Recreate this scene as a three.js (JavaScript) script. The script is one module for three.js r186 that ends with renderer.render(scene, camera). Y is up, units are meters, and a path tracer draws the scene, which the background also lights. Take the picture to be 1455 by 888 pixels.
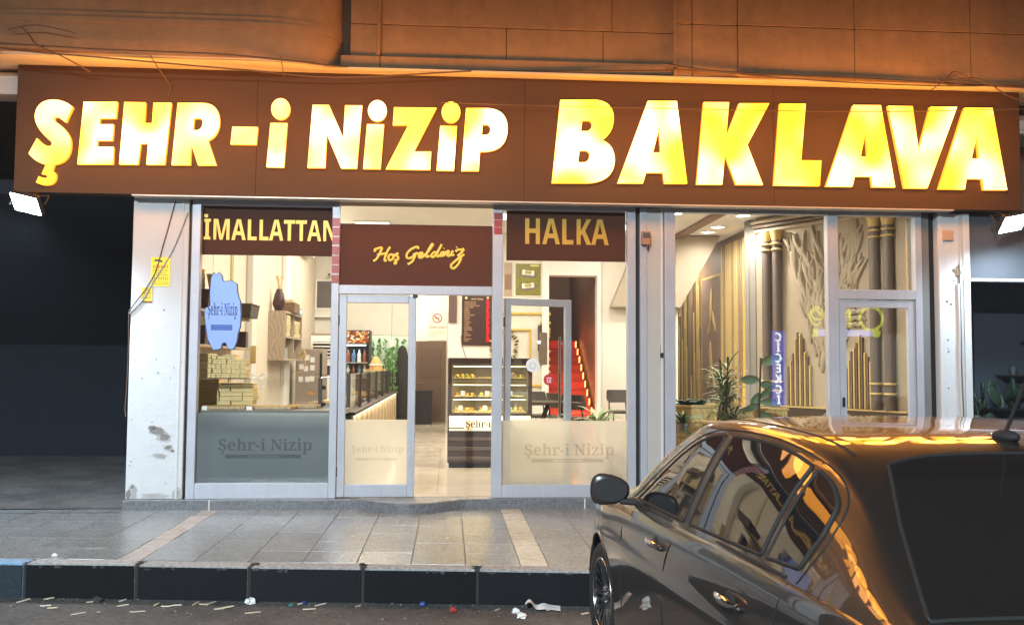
import * as THREE from 'three';
import { RoundedBoxGeometry } from 'three/addons/geometries/RoundedBoxGeometry.js';
import { mergeGeometries, mergeVertices, toCreasedNormals } from 'three/addons/utils/BufferGeometryUtils.js';
import { FontLoader } from 'three/addons/loaders/FontLoader.js';
import { TextGeometry } from 'three/addons/geometries/TextGeometry.js';

// ---------------------------------------------------------------- camera, sky, street light, exposure
const scene = new THREE.Scene();
const camera = new THREE.PerspectiveCamera(37.72, 1455 / 888, 0.05, 600);
camera.position.set(0, 1.42, 9.17);
camera.rotation.order = 'YXZ';
camera.rotation.set(0.0575, -0.0694, 0.0061);
const renderer = new THREE.WebGLRenderer({ antialias: true });
renderer.toneMapping = THREE.LinearToneMapping;
renderer.toneMappingExposure = 1.6;
renderer.shadowMap.enabled = true;

{ // night sky over a lit town: a little brighter and warmer towards the horizon
  const w = 64, h = 32, d = new Float32Array(w * h * 4);
  for (let y = 0; y < h; y++) for (let x = 0; x < w; x++) {
    const e = Math.max(0, ((y + 0.5) / h - 0.5) * 2), g = Math.exp(-e * 3.5), i = (y * w + x) * 4;
    d[i] = 0.010 + 0.020 * g; d[i + 1] = 0.010 + 0.017 * g; d[i + 2] = 0.012 + 0.014 * g; d[i + 3] = 1;
  }
  const t = new THREE.DataTexture(d, w, h, THREE.RGBAFormat, THREE.FloatType);
  t.mapping = THREE.EquirectangularReflectionMapping; t.magFilter = THREE.LinearFilter; t.needsUpdate = true;
  scene.background = t; scene.environment = t;
}
const STREET_LAMP = { at: [-4.2, 7.2, 15.5], aim: [0.6, 0.8, 1.5], power: 680, color: new THREE.Color(0.80, 0.93, 1.0) };
const ROOM = { warm: new THREE.Color(1.0, 0.89, 0.73), neutral: new THREE.Color(1.0, 0.92, 0.8) };

// ---------------------------------------------------------------- helpers
let seed = 7;
const rnd = () => { seed = (seed + 0x6d2b79f5) | 0; let t = Math.imul(seed ^ (seed >>> 15), 1 | seed); t = (t + Math.imul(t ^ (t >>> 7), 61 | t)) ^ t; return ((t ^ (t >>> 14)) >>> 0) / 4294967296; };
const rr = (a, b) => a + (b - a) * rnd();
const lerp = (a, b, t) => a + (b - a) * t, clamp = (x, a, b) => Math.min(b, Math.max(a, x));
const V3 = (x, y, z) => new THREE.Vector3(x, y, z);
const used = new Map();
function numbered(name) { const n = used.get(name) ?? 0; used.set(name, n + 1); return n ? name + '_' + String(n).padStart(3, '0') : name; }
function info(o, label, category, group) { o.userData.label = label; o.userData.category = category; if (group) o.userData.group = group; return o; }
function thing(name, label, category, [x, y, z] = [0, 0, 0], turn = 0, group) {
  const o = new THREE.Group(); o.name = numbered(name); o.position.set(x, y, z); o.rotation.y = turn; scene.add(o);
  return info(o, label, category, group);
}
function part(parent, name, geo, mat, at, rot) {
  const m = new THREE.Mesh(geo, mat); m.name = numbered(name); m.castShadow = m.receiveShadow = true;
  if (at) m.position.set(...at); if (rot) m.rotation.set(...rot);
  parent.add(m); return m;
}
function single(name, label, category, geo, mat, at, rot, group) { return info(part(scene, name, geo, mat, at, rot), label, category, group); }
function struct(name, geo, mat, at, rot) { const m = part(scene, name, geo, mat, at, rot); m.userData.kind = 'structure'; return m; }
function structGroup(name) { const o = new THREE.Group(); o.name = numbered(name); o.userData.kind = 'structure'; scene.add(o); return o; }
function copyOf(root, label, [x, y, z], turn = 0, group) {
  const c = root.clone(); c.name = numbered(root.name.replace(/_\d{3}$/, '')); c.position.set(x, y, z); c.rotation.y = turn; scene.add(c);
  c.userData = { ...root.userData, label }; if (group) c.userData.group = group; return c;
}
function uvm(g) { // uv in metres, from the axis each face looks along
  if (g.index) g = g.toNonIndexed();
  const p = g.attributes.position, uv = new Float32Array(p.count * 2), a = V3(), b = V3(), c = V3();
  for (let i = 0; i < p.count; i += 3) {
    a.fromBufferAttribute(p, i); b.fromBufferAttribute(p, i + 1); c.fromBufferAttribute(p, i + 2);
    const n = b.clone().sub(a).cross(c.clone().sub(a)), x = Math.abs(n.x), y = Math.abs(n.y), z = Math.abs(n.z);
    [a, b, c].forEach((v, k) => { uv[(i + k) * 2] = x > y && x > z ? v.z : v.x; uv[(i + k) * 2 + 1] = y >= x && y >= z ? v.z : v.y; });
  }
  g.setAttribute('uv', new THREE.BufferAttribute(uv, 2)); return g;
}
const cache = new Map();
const keep = (k, f) => { if (!cache.has(k)) cache.set(k, f()); return cache.get(k); };
// a box centred on (x, y, z); r > 0 rounds its edges
function bx(w, h, d, x = 0, y = 0, z = 0, r = 0) {
  const g = r > 0 ? new RoundedBoxGeometry(w, h, d, 1, Math.min(r, w / 2.01, h / 2.01, d / 2.01)) : new THREE.BoxGeometry(w, h, d);
  g.translate(x, y, z); return uvm(g);
}
const sharedBox = (w, h, d, r = 0) => keep(['b', w.toFixed(4), h.toFixed(4), d.toFixed(4), r].join(), () => bx(w, h, d, 0, 0, 0, r));
const bb = (x0, x1, y0, y1, z0, z1, r = 0) => bx(x1 - x0, y1 - y0, z1 - z0, (x0 + x1) / 2, (y0 + y1) / 2, (z0 + z1) / 2, r);
const cyl = (r0, r1, h, n = 20, open = false) => new THREE.CylinderGeometry(r0, r1, h, n, 1, open);
const join = (list) => mergeGeometries(list.map((g) => { g = g.index ? g.toNonIndexed() : g; for (const k of Object.keys(g.attributes)) if (!['position', 'normal', 'uv'].includes(k)) g.deleteAttribute(k); return g; }));
function tube(pts, r, n = 0, sides = 6, closed = false, tension = 0.5) {
  const c = new THREE.CatmullRomCurve3(pts.map((p) => (p.isVector3 ? p : V3(...p))), closed, 'catmullrom', tension);
  return new THREE.TubeGeometry(c, n || Math.max(4, pts.length * 4), r, sides, closed);
}
function rod(a, b, r, n = 8) { // straight cylinder between two points
  const A = V3(...a), B = V3(...b), g = new THREE.CylinderGeometry(r, r, A.distanceTo(B), n);
  g.applyQuaternion(new THREE.Quaternion().setFromUnitVectors(V3(0, 1, 0), B.clone().sub(A).normalize()));
  g.translate((A.x + B.x) / 2, (A.y + B.y) / 2, (A.z + B.z) / 2); return g;
}
function prism(pts, depth, bevel = 0) { // an outline in x and y, pulled towards +z
  const s = new THREE.Shape(pts.map((p) => new THREE.Vector2(...p)));
  return new THREE.ExtrudeGeometry(s, { depth, bevelEnabled: bevel > 0, bevelSize: bevel, bevelThickness: bevel, bevelSegments: 1, steps: 1 });
}
// ---- procedural textures
const hash = (x, y, s) => { let h = Math.imul(x, 374761393) + Math.imul(y, 668265263) + Math.imul(s, 1442695041); h = Math.imul(h ^ (h >>> 13), 1274126177); return ((h ^ (h >>> 16)) >>> 0) / 4294967296; };
function vnoise(x, y, per, s) {
  const ix = Math.floor(x), iy = Math.floor(y), fx = x - ix, fy = y - iy, u = fx * fx * (3 - 2 * fx), v = fy * fy * (3 - 2 * fy), m = (k) => ((k % per) + per) % per;
  return lerp(lerp(hash(m(ix), m(iy), s), hash(m(ix + 1), m(iy), s), u), lerp(hash(m(ix), m(iy + 1), s), hash(m(ix + 1), m(iy + 1), s), u), v);
}
function fbm(u, v, base, oct, s, gain = 0.5) { let a = 0, w = 1, t = 0, p = base; for (let i = 0; i < oct; i++) { a += w * vnoise(u * p, v * p, p, s + i * 17); t += w; w *= gain; p *= 2; } return a / t; }
function tex(n, f, srgb, size = 1) { // f(u, v) gives [r, g, b] or a number; the texture covers `size` metres
  const d = new Uint8Array(n * n * 4);
  for (let y = 0; y < n; y++) for (let x = 0; x < n; x++) { let c = f((x + 0.5) / n, (y + 0.5) / n); if (!Array.isArray(c)) c = [c, c, c]; const i = (y * n + x) * 4; for (let k = 0; k < 3; k++) d[i + k] = clamp(Math.round(c[k] * 255), 0, 255); d[i + 3] = 255; }
  const t = new THREE.DataTexture(d, n, n); t.wrapS = t.wrapT = THREE.RepeatWrapping; t.magFilter = THREE.LinearFilter; t.minFilter = THREE.LinearMipmapLinearFilter; t.repeat.set(1 / size, 1 / size);
  if (srgb) t.colorSpace = THREE.SRGBColorSpace; t.needsUpdate = true; return t;
}
function again(t, size, size2) { const c = t.clone(); c.repeat.set(1 / size, 1 / (size2 ?? size)); c.needsUpdate = true; return c; }
function canvasTex(w, h, draw, srgb = true) {
  const c = document.createElement('canvas'); c.width = w; c.height = h; const x = c.getContext('2d'); draw(x, w, h);
  const t = new THREE.CanvasTexture(c); t.magFilter = THREE.LinearFilter; if (srgb) t.colorSpace = THREE.SRGBColorSpace; return t;
}
const lin = (r, g, b) => new THREE.Color().setRGB(r, g, b);
function std(color, roughness = 0.7, o = {}) { return new THREE.MeshStandardMaterial({ color, roughness, ...o }); }
function phys(color, roughness = 0.7, o = {}) { return new THREE.MeshPhysicalMaterial({ color, roughness, ...o }); }
function glow(color, k, o = {}) { return new THREE.MeshStandardMaterial({ color: 0x000000, roughness: 0.6, emissive: color, emissiveIntensity: k, ...o }); }
function panelLight(x, y, z, w, d, color, k) { // soft ceiling light that shines down
  const l = new THREE.RectAreaLight(color, k, w, d); l.position.set(x, y, z); l.rotation.x = -Math.PI / 2; l.name = 'area_light'; return l;
}

// ---------------------------------------------------------------- shared textures and materials
const T = {
  grain: tex(256, (u, v) => { const a = fbm(u, v, 6, 5, 1), s = hash((u * 256) | 0, (v * 256) | 0, 5); return 0.62 + 0.28 * a + 0.22 * (s - 0.5); }, false, 0.5),
  blotch: tex(256, (u, v) => 0.55 + 0.6 * (fbm(u, v, 3, 6, 21) - 0.5) + 0.2, false, 2.5),
  wall: tex(256, (u, v) => { const a = fbm(u, v, 3, 6, 31), b = fbm(u, v, 24, 3, 35); return [0.86 + 0.16 * (a - 0.5) + 0.06 * (b - 0.5), 0.86 + 0.16 * (a - 0.5) + 0.06 * (b - 0.5), 0.85 + 0.18 * (a - 0.5)]; }, false, 2),
  weather: tex(512, (u, v) => { const a = fbm(u, v, 3, 6, 231), s = fbm(u * 1.0, v * 0.12, 24, 4, 233), b = fbm(u, v, 40, 2, 235), k = 0.84 + 0.30 * (a - 0.5) + 0.20 * (s - 0.5) + 0.22 * (b - 0.5); return [k, k * 0.985, k * 0.97]; }, false, 3),
  bump: tex(256, (u, v) => fbm(u, v, 16, 4, 41), false, 0.4),
  rough: tex(256, (u, v) => { const a = fbm(u, v, 5, 5, 51); return 0.35 + 0.6 * a; }, false, 1.3),
  roughFine: tex(256, (u, v) => 0.72 + 0.3 * (fbm(u, v, 8, 4, 151) - 0.5) + 0.1 * (hash((u * 256) | 0, (v * 256) | 0, 155) - 0.5), false, 0.8),
  granite: tex(512, (u, v) => { const s = hash((u * 512) | 0, (v * 512) | 0, 61), b = fbm(u, v, 64, 2, 63), a = fbm(u, v, 4, 4, 65), k = 0.74 + 0.6 * (b - 0.5) + 0.36 * (s - 0.5) + 0.12 * (a - 0.5); return [k, k, k * 0.99]; }, false, 0.9),
  asphalt: tex(512, (u, v) => { const s = hash((u * 512) | 0, (v * 512) | 0, 71), b = fbm(u, v, 60, 3, 73), a = fbm(u, v, 4, 5, 75), k = 0.55 + 0.5 * (b - 0.5) + 0.3 * (s - 0.5) + 0.75 * (a - 0.5), w = 0.06 * (fbm(u, v, 3, 3, 79) - 0.5); return [k + w, k, k - w]; }, false, 1.6),
  wood: tex(256, (u, v) => { const w = fbm(u, v, 2, 3, 81) * 6, g = 0.5 + 0.5 * Math.sin((u * 10 + w) * 6.283), f = fbm(u, v, 64, 2, 85), k = 0.75 + 0.22 * (g - 0.5) + 0.2 * (f - 0.5); return [k, k * 0.96, k * 0.9]; }, false, 0.5),
  steelFine: tex(128, (u, v) => 0.86 + 0.08 * (vnoise(u * 64, v * 2, 64, 91) - 0.5) + 0.12 * (fbm(u, v, 4, 4, 95) - 0.5), false, 0.5),
  steel: tex(128, (u, v) => 0.55 + 0.35 * (vnoise(u * 64, v * 2, 64, 91) - 0.5) + 0.2 * (fbm(u, v, 4, 4, 95) - 0.5), false, 0.4),
};
const M = {
  plasterWhite: std(lin(0.66, 0.67, 0.69), 0.85, { map: T.wall, bumpMap: T.bump, bumpScale: 0.002 }),
  wallCream: std(lin(0.80, 0.765, 0.70), 0.75, { map: T.wall }),
  wallBeige: std(lin(0.76, 0.67, 0.55), 0.7, { map: T.wall }),
  ceiling: std(lin(0.88, 0.86, 0.82), 0.85, { map: T.wall }),
  brownWall: std(lin(0.26, 0.165, 0.115), 0.55, { map: T.wall }),
  facade: std(lin(0.42, 0.25, 0.125), 0.8, { map: T.weather, bumpMap: T.bump, bumpScale: 0.002 }),
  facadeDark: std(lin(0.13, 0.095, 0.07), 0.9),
  soffit: std(lin(0.78, 0.68, 0.52), 0.85, { map: T.wall }),
  signBoard: std(lin(0.080, 0.034, 0.007), 0.72, { map: T.wall }),
  alu: std(lin(0.50, 0.52, 0.58), 0.4, { metalness: 0.15, map: T.steelFine }),
  aluGrey: std(lin(0.20, 0.21, 0.24), 0.45, { metalness: 0.55, map: T.steel }),
  steel: std(lin(0.5, 0.5, 0.5), 0.28, { metalness: 1, roughnessMap: T.steel }),
  chrome: std(lin(0.75, 0.75, 0.76), 0.08, { metalness: 1 }),
  black: std(lin(0.012, 0.012, 0.013), 0.45),
  rubber: std(lin(0.010, 0.010, 0.011), 0.8),
  darkMetal: std(lin(0.035, 0.032, 0.03), 0.4, { metalness: 0.5 }),
  brownBoard: std(lin(0.088, 0.024, 0.009), 0.8),
  gold: std(lin(0.74, 0.44, 0.075), 0.4, { metalness: 0.3 }),
  goldSoft: std(lin(0.60, 0.44, 0.18), 0.5, { metalness: 0.25, map: T.wall }),
  glass: phys(lin(0.98, 0.99, 0.98), 0.0, { transmission: 1, thickness: 0, ior: 1.5 }),
  glassTint: phys(lin(0.55, 0.6, 0.62), 0.0, { transmission: 1, thickness: 0, ior: 1.5 }),
  wood: std(lin(0.46, 0.32, 0.17), 0.6, { map: T.wood, bumpMap: T.wood, bumpScale: 0.0015 }),
  woodPale: std(lin(0.60, 0.47, 0.29), 0.6, { map: T.wood }),
  woodDark: std(lin(0.07, 0.045, 0.03), 0.5, { map: T.wood }),
  slatBrown: std(lin(0.19, 0.135, 0.105), 0.5, { map: T.wood }),
  white: std(lin(0.78, 0.77, 0.74), 0.5),
  whiteGloss: std(lin(0.8, 0.8, 0.8), 0.25),
  paper: std(lin(0.8, 0.79, 0.76), 0.9),
  concrete: std(lin(0.30, 0.29, 0.27), 0.9, { map: T.grain, bumpMap: T.bump, bumpScale: 0.004 }),
  concreteDark: std(lin(0.13, 0.12, 0.11), 0.95, { map: T.grain, bumpMap: T.bump, bumpScale: 0.006 }),
  cable: std(lin(0.11, 0.065, 0.04), 0.6),
  voidDark: std(lin(0.0045, 0.010, 0.022), 0.9, { map: T.grain }),  // blue tint puts the lamp flare over the passage into its wall colour
  leaf: phys(lin(0.035, 0.085, 0.03), 0.45),
  leafPale: phys(lin(0.16, 0.24, 0.09), 0.5),
  leafDark: phys(lin(0.02, 0.045, 0.022), 0.4),
  soil: std(lin(0.03, 0.02, 0.014), 1),
};

// ---------------------------------------------------------------- street lamp (stands across the road, behind the camera)
{
  const t = thing('street_lamp', 'tall grey street lamp on the far side of the road', 'street lamp', [STREET_LAMP.at[0], -0.24, STREET_LAMP.at[2] + 1.3]);
  const H = STREET_LAMP.at[1] + 0.24; // height of the light itself above the road
  part(t, 'pole', cyl(0.05, 0.09, H, 14), M.darkMetal, [0, H / 2, 0]);
  part(t, 'arm', rod([0, H - 0.1, 0], [0, H + 0.13, -1.0], 0.035), M.darkMetal);
  part(t, 'lamp_head', bx(0.3, 0.08, 0.6, 0, H + 0.16, -1.3, 0.03), M.darkMetal);
  part(t, 'lamp_glass', bx(0.22, 0.02, 0.42, 0, H + 0.11, -1.3), glow(STREET_LAMP.color, 14));
  part(t, 'added_light_shield', bb(-1.0, 1.0, H - 0.178, H + 0.5, -2.03, -2.01, 0.005), M.darkMetal); part(t, 'added_shield_top', bb(-1.0, 1.0, H + 0.48, H + 0.5, -2.01, -0.6, 0.005), M.darkMetal);  // added unseen plates that keep lamp light off the sign and upper wall
  const s = new THREE.SpotLight(STREET_LAMP.color, STREET_LAMP.power, 0, 1.15, 0.5, 2);
  s.position.set(...STREET_LAMP.at); s.target.position.set(...STREET_LAMP.aim); s.shadow.radius = 5; s.castShadow = true; s.name = 'street_light'; scene.add(s, s.target);
}

// ---------------------------------------------------------------- ground, road, kerb, pavement
struct('ground', bb(-300, 300, -0.7, -0.5, -300, 300), M.concreteDark);
{
  const road = struct('road', new THREE.PlaneGeometry(80, 20, 120, 30), std(lin(0.125, 0.12, 0.112), 0.85, { map: again(T.asphalt, 1.6), bumpMap: again(T.asphalt, 0.8), bumpScale: 0.006 }), [0, -0.24, 12.0], [-Math.PI / 2, 0, 0]);
  const p = road.geometry.attributes.position, uv = road.geometry.attributes.uv;
  for (let i = 0; i < p.count; i++) { p.setZ(i, 0.006 * (vnoise(p.getX(i) * 1.3 + 200, p.getY(i) * 1.3 + 200, 4096, 3) - 0.5)); uv.setXY(i, p.getX(i), p.getY(i)); }
  road.geometry.computeVertexNormals();
}
const SK = 0.106, KERB0 = 2.704; // the kerb runs at a slight angle to the shop front: z = KERB0 + SK * x
{
  const kerb = structGroup('kerb'); kerb.position.set(0, 0, KERB0); kerb.rotation.y = -Math.atan(SK);
  const stoneM = std(lin(0.36, 0.365, 0.37), 0.8, { map: T.granite, bumpMap: T.bump, bumpScale: 0.006 }), mortar = std(lin(0.034, 0.033, 0.032), 0.95, { map: T.grain });
  const blackPaint = phys(lin(0.008, 0.0085, 0.0105), 0.75, { map: T.blotch, bumpMap: T.bump, bumpScale: 0.0015, specularIntensity: 0.35 }), bluePaint = std(lin(0.008, 0.018, 0.028), 0.7, { bumpMap: T.bump, bumpScale: 0.004 }), paleBlue = std(lin(0.2, 0.36, 0.55), 0.7, { map: T.granite });
  const blackPaints = [0, 1, 2].map((i) => { const m = blackPaint.clone(); m.color.multiplyScalar(0.8 + 0.35 * i); return m; }), bare = std(lin(0.085, 0.085, 0.087), 0.9, { map: T.grain }), bareDark = std(lin(0.05, 0.05, 0.052), 0.9, { map: T.grain });
  for (let k = -9; k < 12; k++) {
    const x0 = -0.585 + 0.803 * k + 0.012, x1 = x0 + 0.803 - 0.024, blue = k === -4 || k === -5, j = rr(-0.004, 0.004);
    const w = x1 - x0;
    const st = part(kerb, 'kerb_stone', sharedBox(0.779, 0.33, 0.15, 0.016), blue ? paleBlue : stoneM, [(x0 + x1) / 2, -0.165 + j, -0.078 + rr(-0.004, 0.004)], [0, rr(-0.004, 0.004), rr(-0.003, 0.003)]);
    part(st, 'painted_face', sharedBox(0.774, 0.235, 0.008, 0.003), blue ? bluePaint : blackPaints[(k + 30) % 3], [rr(-0.002, 0.002), 0.035 + rr(-0.006, 0), 0.0745]);
    if (k > -6 && k < 4) for (let q = 0; q < 5; q++) { // chips and scuffs where the paint has come off
      const top = q < 5, pts = [], w = rr(0.008, 0.035), h = top ? rr(0.005, 0.014) : rr(0.004, 0.012); for (let i = 0; i < 11; i++) { const a = (i / 11) * 6.283, r = 0.5 + 0.6 * rnd(); pts.push([Math.cos(a) * w * r, Math.sin(a) * h * r]); }
      part(st, 'paint_chip', uvm(prism(pts, 0.0015)), q % 3 ? bare : bareDark, [rr(-0.36, 0.36), top ? 0.147 - rr(0, 0.01) : rr(-0.06, 0.12), 0.0782]);
    }
    const mo = part(kerb, 'mortar_joint', keep('mj', () => bx(0.026, 0.26, 0.13, 0, 0, 0, 0.006)), mortar, [x0 - 0.012, -0.135 + rr(-0.012, 0.004), -0.078]);
    if (k > -5 && k < 4) for (let q = 0; q < 3; q++) part(mo, 'mortar_crumb', keep('crumb' + q, () => { const g = new THREE.IcosahedronGeometry(0.013 + 0.006 * q, 1), p = g.attributes.position; for (let i = 0; i < p.count; i++) { const v = V3().fromBufferAttribute(p, i), f = 0.7 + 0.6 * hash((v.x * 900) | 0, (v.y * 900) | 0, (v.z * 900) | 0); p.setXYZ(i, v.x * f * 1.5, v.y * f * 0.6, v.z * f); } g.computeVertexNormals(); return uvm(g); }), mortar, [rr(-0.03, 0.03), 0.13 + rr(-0.004, 0.006), rr(-0.03, 0.06)], [0, rr(0, 6), 0]);
  }
}
{
  const pav = structGroup('pavement');
  part(pav, 'pavement_bed', bb(-30, 30, -0.3, -0.006, -6, 2.35 - 0.4), std(lin(0.17, 0.165, 0.155), 0.95, { map: T.grain }));
  const bed = new THREE.Shape([[-30, -6], [30, -6], [30, KERB0 + SK * 30 - 0.15], [-30, KERB0 - SK * 30 - 0.15]].map((p) => new THREE.Vector2(...p)));
  const bg = new THREE.ExtrudeGeometry(bed, { depth: 0.2, bevelEnabled: false }); bg.rotateX(Math.PI / 2); bg.translate(0, -0.010, 0);
  part(pav, 'mortar_bed', uvm(bg), std(lin(0.17, 0.165, 0.155), 0.95, { map: T.grain }));
  const S = 0.39, tones = [];
  for (let i = 0; i < 5; i++) { const k = 0.262 + 0.008 * i; tones.push(std(lin(k * 0.95, k * 0.99, k), 0.32, { map: T.granite, roughnessMap: T.roughFine, bumpMap: T.granite, bumpScale: 0.0012 })); }
  const pink = std(lin(0.42, 0.355, 0.31), 0.5, { map: T.granite, roughnessMap: T.rough }), pale = std(lin(0.52, 0.49, 0.41), 0.5, { map: T.granite, roughnessMap: T.rough });
  const tileGeo = (w, v) => keep('tile' + w + v, () => {
    const g = new RoundedBoxGeometry(w - 0.005, 0.03, S - 0.005, 1, 0.0025), p = g.attributes.position;
    for (let i = 0; i < p.count; i++) p.setZ(i, p.getZ(i) + SK * p.getX(i));
    const u = uvm(g); for (let i = 0; i < u.attributes.uv.count; i++) u.attributes.uv.setXY(i, u.attributes.uv.getX(i) + v * 0.37, u.attributes.uv.getY(i) + v * 0.21);
    u.computeVertexNormals(); return u;
  });
  const cols = [];
  for (let k = 0; k < 8; k++) cols.push([-2.37 - S * (k + 1), S]);
  cols.push([-2.37, 0.17, pink]);
  for (let k = 0; k < 7; k++) cols.push([-2.20 + S * k, S]);
  cols.push([0.53, 0.20, pale]);
  for (let k = 0; k < 13; k++) cols.push([0.73 + S * k, S]);
  for (const [x0, w, m] of cols) for (let r = 0; r < 9; r++) {
    const xc = x0 + w / 2, zc = KERB0 + SK * xc - 0.156 - S * (r + 0.5);
    if (zc < -0.12) continue;
    part(pav, m ? 'strip_paver' : 'paving_slab', tileGeo(w, Math.floor(rnd() * 4)), m ?? tones[Math.floor(rnd() * 5)], [xc, -0.015 + rr(-0.0015, 0.0015), zc], [rr(-0.0008, 0.0008), 0, rr(-0.0008, 0.0008)]);
  }
  // beyond the picture the paving goes on as one sheet of the same stone
  for (const [a, b] of [[-30, -5.5], [5.82, 30]]) {
    const s = new THREE.Shape([[a, -0.2], [b, -0.2], [b, KERB0 + SK * b - 0.156], [a, KERB0 + SK * a - 0.156]].map((p) => new THREE.Vector2(...p))), g = new THREE.ExtrudeGeometry(s, { depth: 0.03, bevelEnabled: false });
    g.rotateX(Math.PI / 2); part(pav, 'far_paving', uvm(g), tones[2]);
  }
}
{ const pts = []; for (let i = 0; i < 16; i++) pts.push([-4.3 + 0.08 * i, 0.002, 0.17 + 0.02 * Math.sin(i * 1.7) + 0.015 * hash(i, 4, 2)]); const g = tube(pts, 0.009, 60, 5); g.scale(1, 0.4, 1); single('paving_crack', 'dark irregular crack across the paving at the foot of the white pier', 'crack', g, M.rubber); }
// open passage beside the shop: rough floor, dark walls
{
  const f = struct('passage_floor', new THREE.PlaneGeometry(9, 5.6, 90, 56), std(lin(0.16, 0.15, 0.14), 0.85, { map: T.asphalt, bumpMap: T.bump, bumpScale: 0.01 }), [-7.6, 0.004, -2.85], [-Math.PI / 2, 0, 0]);
  const p = f.geometry.attributes.position, uv = f.geometry.attributes.uv;
  for (let i = 0; i < p.count; i++) { p.setZ(i, 0.02 * (fbm((p.getX(i) + 5) / 10, (p.getY(i) + 5) / 10, 6, 4, 7) - 0.35)); uv.setXY(i, p.getX(i), p.getY(i)); }
  f.geometry.computeVertexNormals();
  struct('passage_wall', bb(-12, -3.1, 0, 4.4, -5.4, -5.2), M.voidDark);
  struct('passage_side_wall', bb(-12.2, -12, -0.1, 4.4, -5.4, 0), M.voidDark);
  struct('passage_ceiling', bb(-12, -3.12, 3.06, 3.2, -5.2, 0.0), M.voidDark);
  single('beam_end', 'pale plastered beam end showing past the sign above the passage', 'beam', bb(-5.4, -4.2, 4.04, 4.26, -0.25, 0.02, 0.01), M.plasterWhite);
}

// ---------------------------------------------------------------- shop shell: step, floor, walls, ceiling
{
  const step = structGroup('step'), m = std(lin(0.20, 0.205, 0.22), 0.55, { map: T.granite, roughnessMap: T.rough }), joint = std(lin(0.6, 0.6, 0.58), 0.8);
  const xs = [-3.12, -2.30, -0.89], xe = [0.18, 1.37, 3.2, 5.45];
  for (const l of [xs, xe]) for (let i = 0; i + 1 < l.length; i++) part(step, 'step_stone', bb(l[i] + (i ? 0.006 : 0.001), l[i + 1] - 0.001, -0.02, 0.1, -0.36, 0.05, 0.008), m);
  for (const x of [-2.297, 1.373]) part(step, 'white_joint', bb(x - 0.006, x + 0.006, -0.02, 0.094, -0.3, 0.049), joint);
  const s = new THREE.Shape(); s.moveTo(-0.889, 0.36); s.lineTo(-0.889, -0.05); s.bezierCurveTo(-0.72, -0.06, -0.66, -0.3, -0.36, -0.31); s.bezierCurveTo(-0.05, -0.3, 0.02, -0.08, 0.179, -0.05); s.lineTo(0.179, 0.36);
  const g = new THREE.ExtrudeGeometry(s, { depth: 0.104, bevelEnabled: true, bevelSize: 0.006, bevelThickness: 0.006, bevelSegments: 1, curveSegments: 20 }); g.rotateX(-Math.PI / 2); g.translate(0, -0.014, 0);
  part(step, 'bowed_step_stone', uvm(g), m);
}
{
  const fl = structGroup('shop_floor'), m = [0, 1, 2].map((i) => std(lin(0.56 + 0.02 * i, 0.50 + 0.02 * i, 0.41 + 0.018 * i), 0.22, { map: T.wall, roughnessMap: again(T.rough, 0.9) }));
  part(fl, 'floor_bed', bb(-2.9, 7.3, -0.02, 0.094, -13, -0.34), std(lin(0.16, 0.14, 0.11), 0.8));
  const S = 0.6, g = keep('ftile', () => bx(S - 0.004, 0.02, S - 0.004, 0, 0, 0, 0.002));
  for (let i = -2; i < 5; i++) for (let k = 0; k < 21; k++) part(fl, 'floor_tile', g, m[Math.floor(rnd() * 3)], [-0.1 + S * (i + 0.5), 0.09, -0.36 - S * (k + 0.5)]);
  part(fl, 'floor_sheet', bb(2.9, 7.2, 0.0, 0.1, -13, -0.36), m[1]); part(fl, 'floor_sheet', bb(-2.8, -1.3, 0.0, 0.1, -13, -0.36), m[1]);
  part(fl, 'threshold_slab', bb(-1.1, 1.95, 0.0, 0.104, -0.362, -0.1), m[0]);
}
struct('shop_side_wall', bb(-2.95, -2.75, 0, 4.2, -13, -0.38), M.wallBeige);
struct('back_wall', bb(-2.75, -0.78, 0, 4.0, -12.2, -12), std(lin(0.55, 0.72, 0.61), 0.8, { map: T.wall }));
struct('back_wall', join([bb(-0.78, -0.74, 0, 4.0, -12.2, -12), bb(-0.74, -0.05, 1.96, 4.0, -12.2, -12), bb(-0.05, 0.02, 0, 4.0, -12.2, -12)]), M.wallCream);
struct('side_wall', bb(0.0, 0.2, 0, 4.0, -12, -8.9), M.wallCream);
struct('bulkhead', bb(-2.75, -0.82, 2.02, 4.0, -10.2, -9.9), M.wallCream);
// wall with the stair doorway
struct('stair_wall', join([bb(0.0, 1.97, 0.05, 4.0, -8.9, -8.7), bb(1.97, 2.92, 3.18, 4.0, -8.9, -8.7), bb(2.92, 4.55, 0.05, 4.0, -8.9, -8.7)]), M.wallCream);
struct('stairwell_wall', join([bb(1.75, 1.95, 0, 5.5, -13, -8.9), bb(2.95, 3.15, 0, 5.5, -13, -8.9), bb(1.75, 3.15, 0, 5.5, -13.2, -13)]), M.brownWall);
struct('stairwell_ceiling', bb(1.7, 3.2, 4.9, 5.1, -13, -8.7), M.brownWall);
struct('cafe_back_wall', bb(4.35, 5.75, 0, 4.0, -13.1, -12.7), M.slatBrown);
struct('cafe_return_wall', bb(4.35, 4.55, 0, 4.0, -12.7, -8.9), M.wallCream);
struct('cafe_side_wall', bb(5.6, 5.8, 0, 4.0, -12.7, -6.2), M.wallBeige);
struct('shop_ceiling', join([bb(-2.95, 7.4, 4.0, 4.2, -8.9, -0.36), bb(-2.95, 1.7, 4.0, 4.2, -13.1, -8.9), bb(3.2, 7.4, 4.0, 4.2, -13.1, -8.9)]), M.ceiling);
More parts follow.
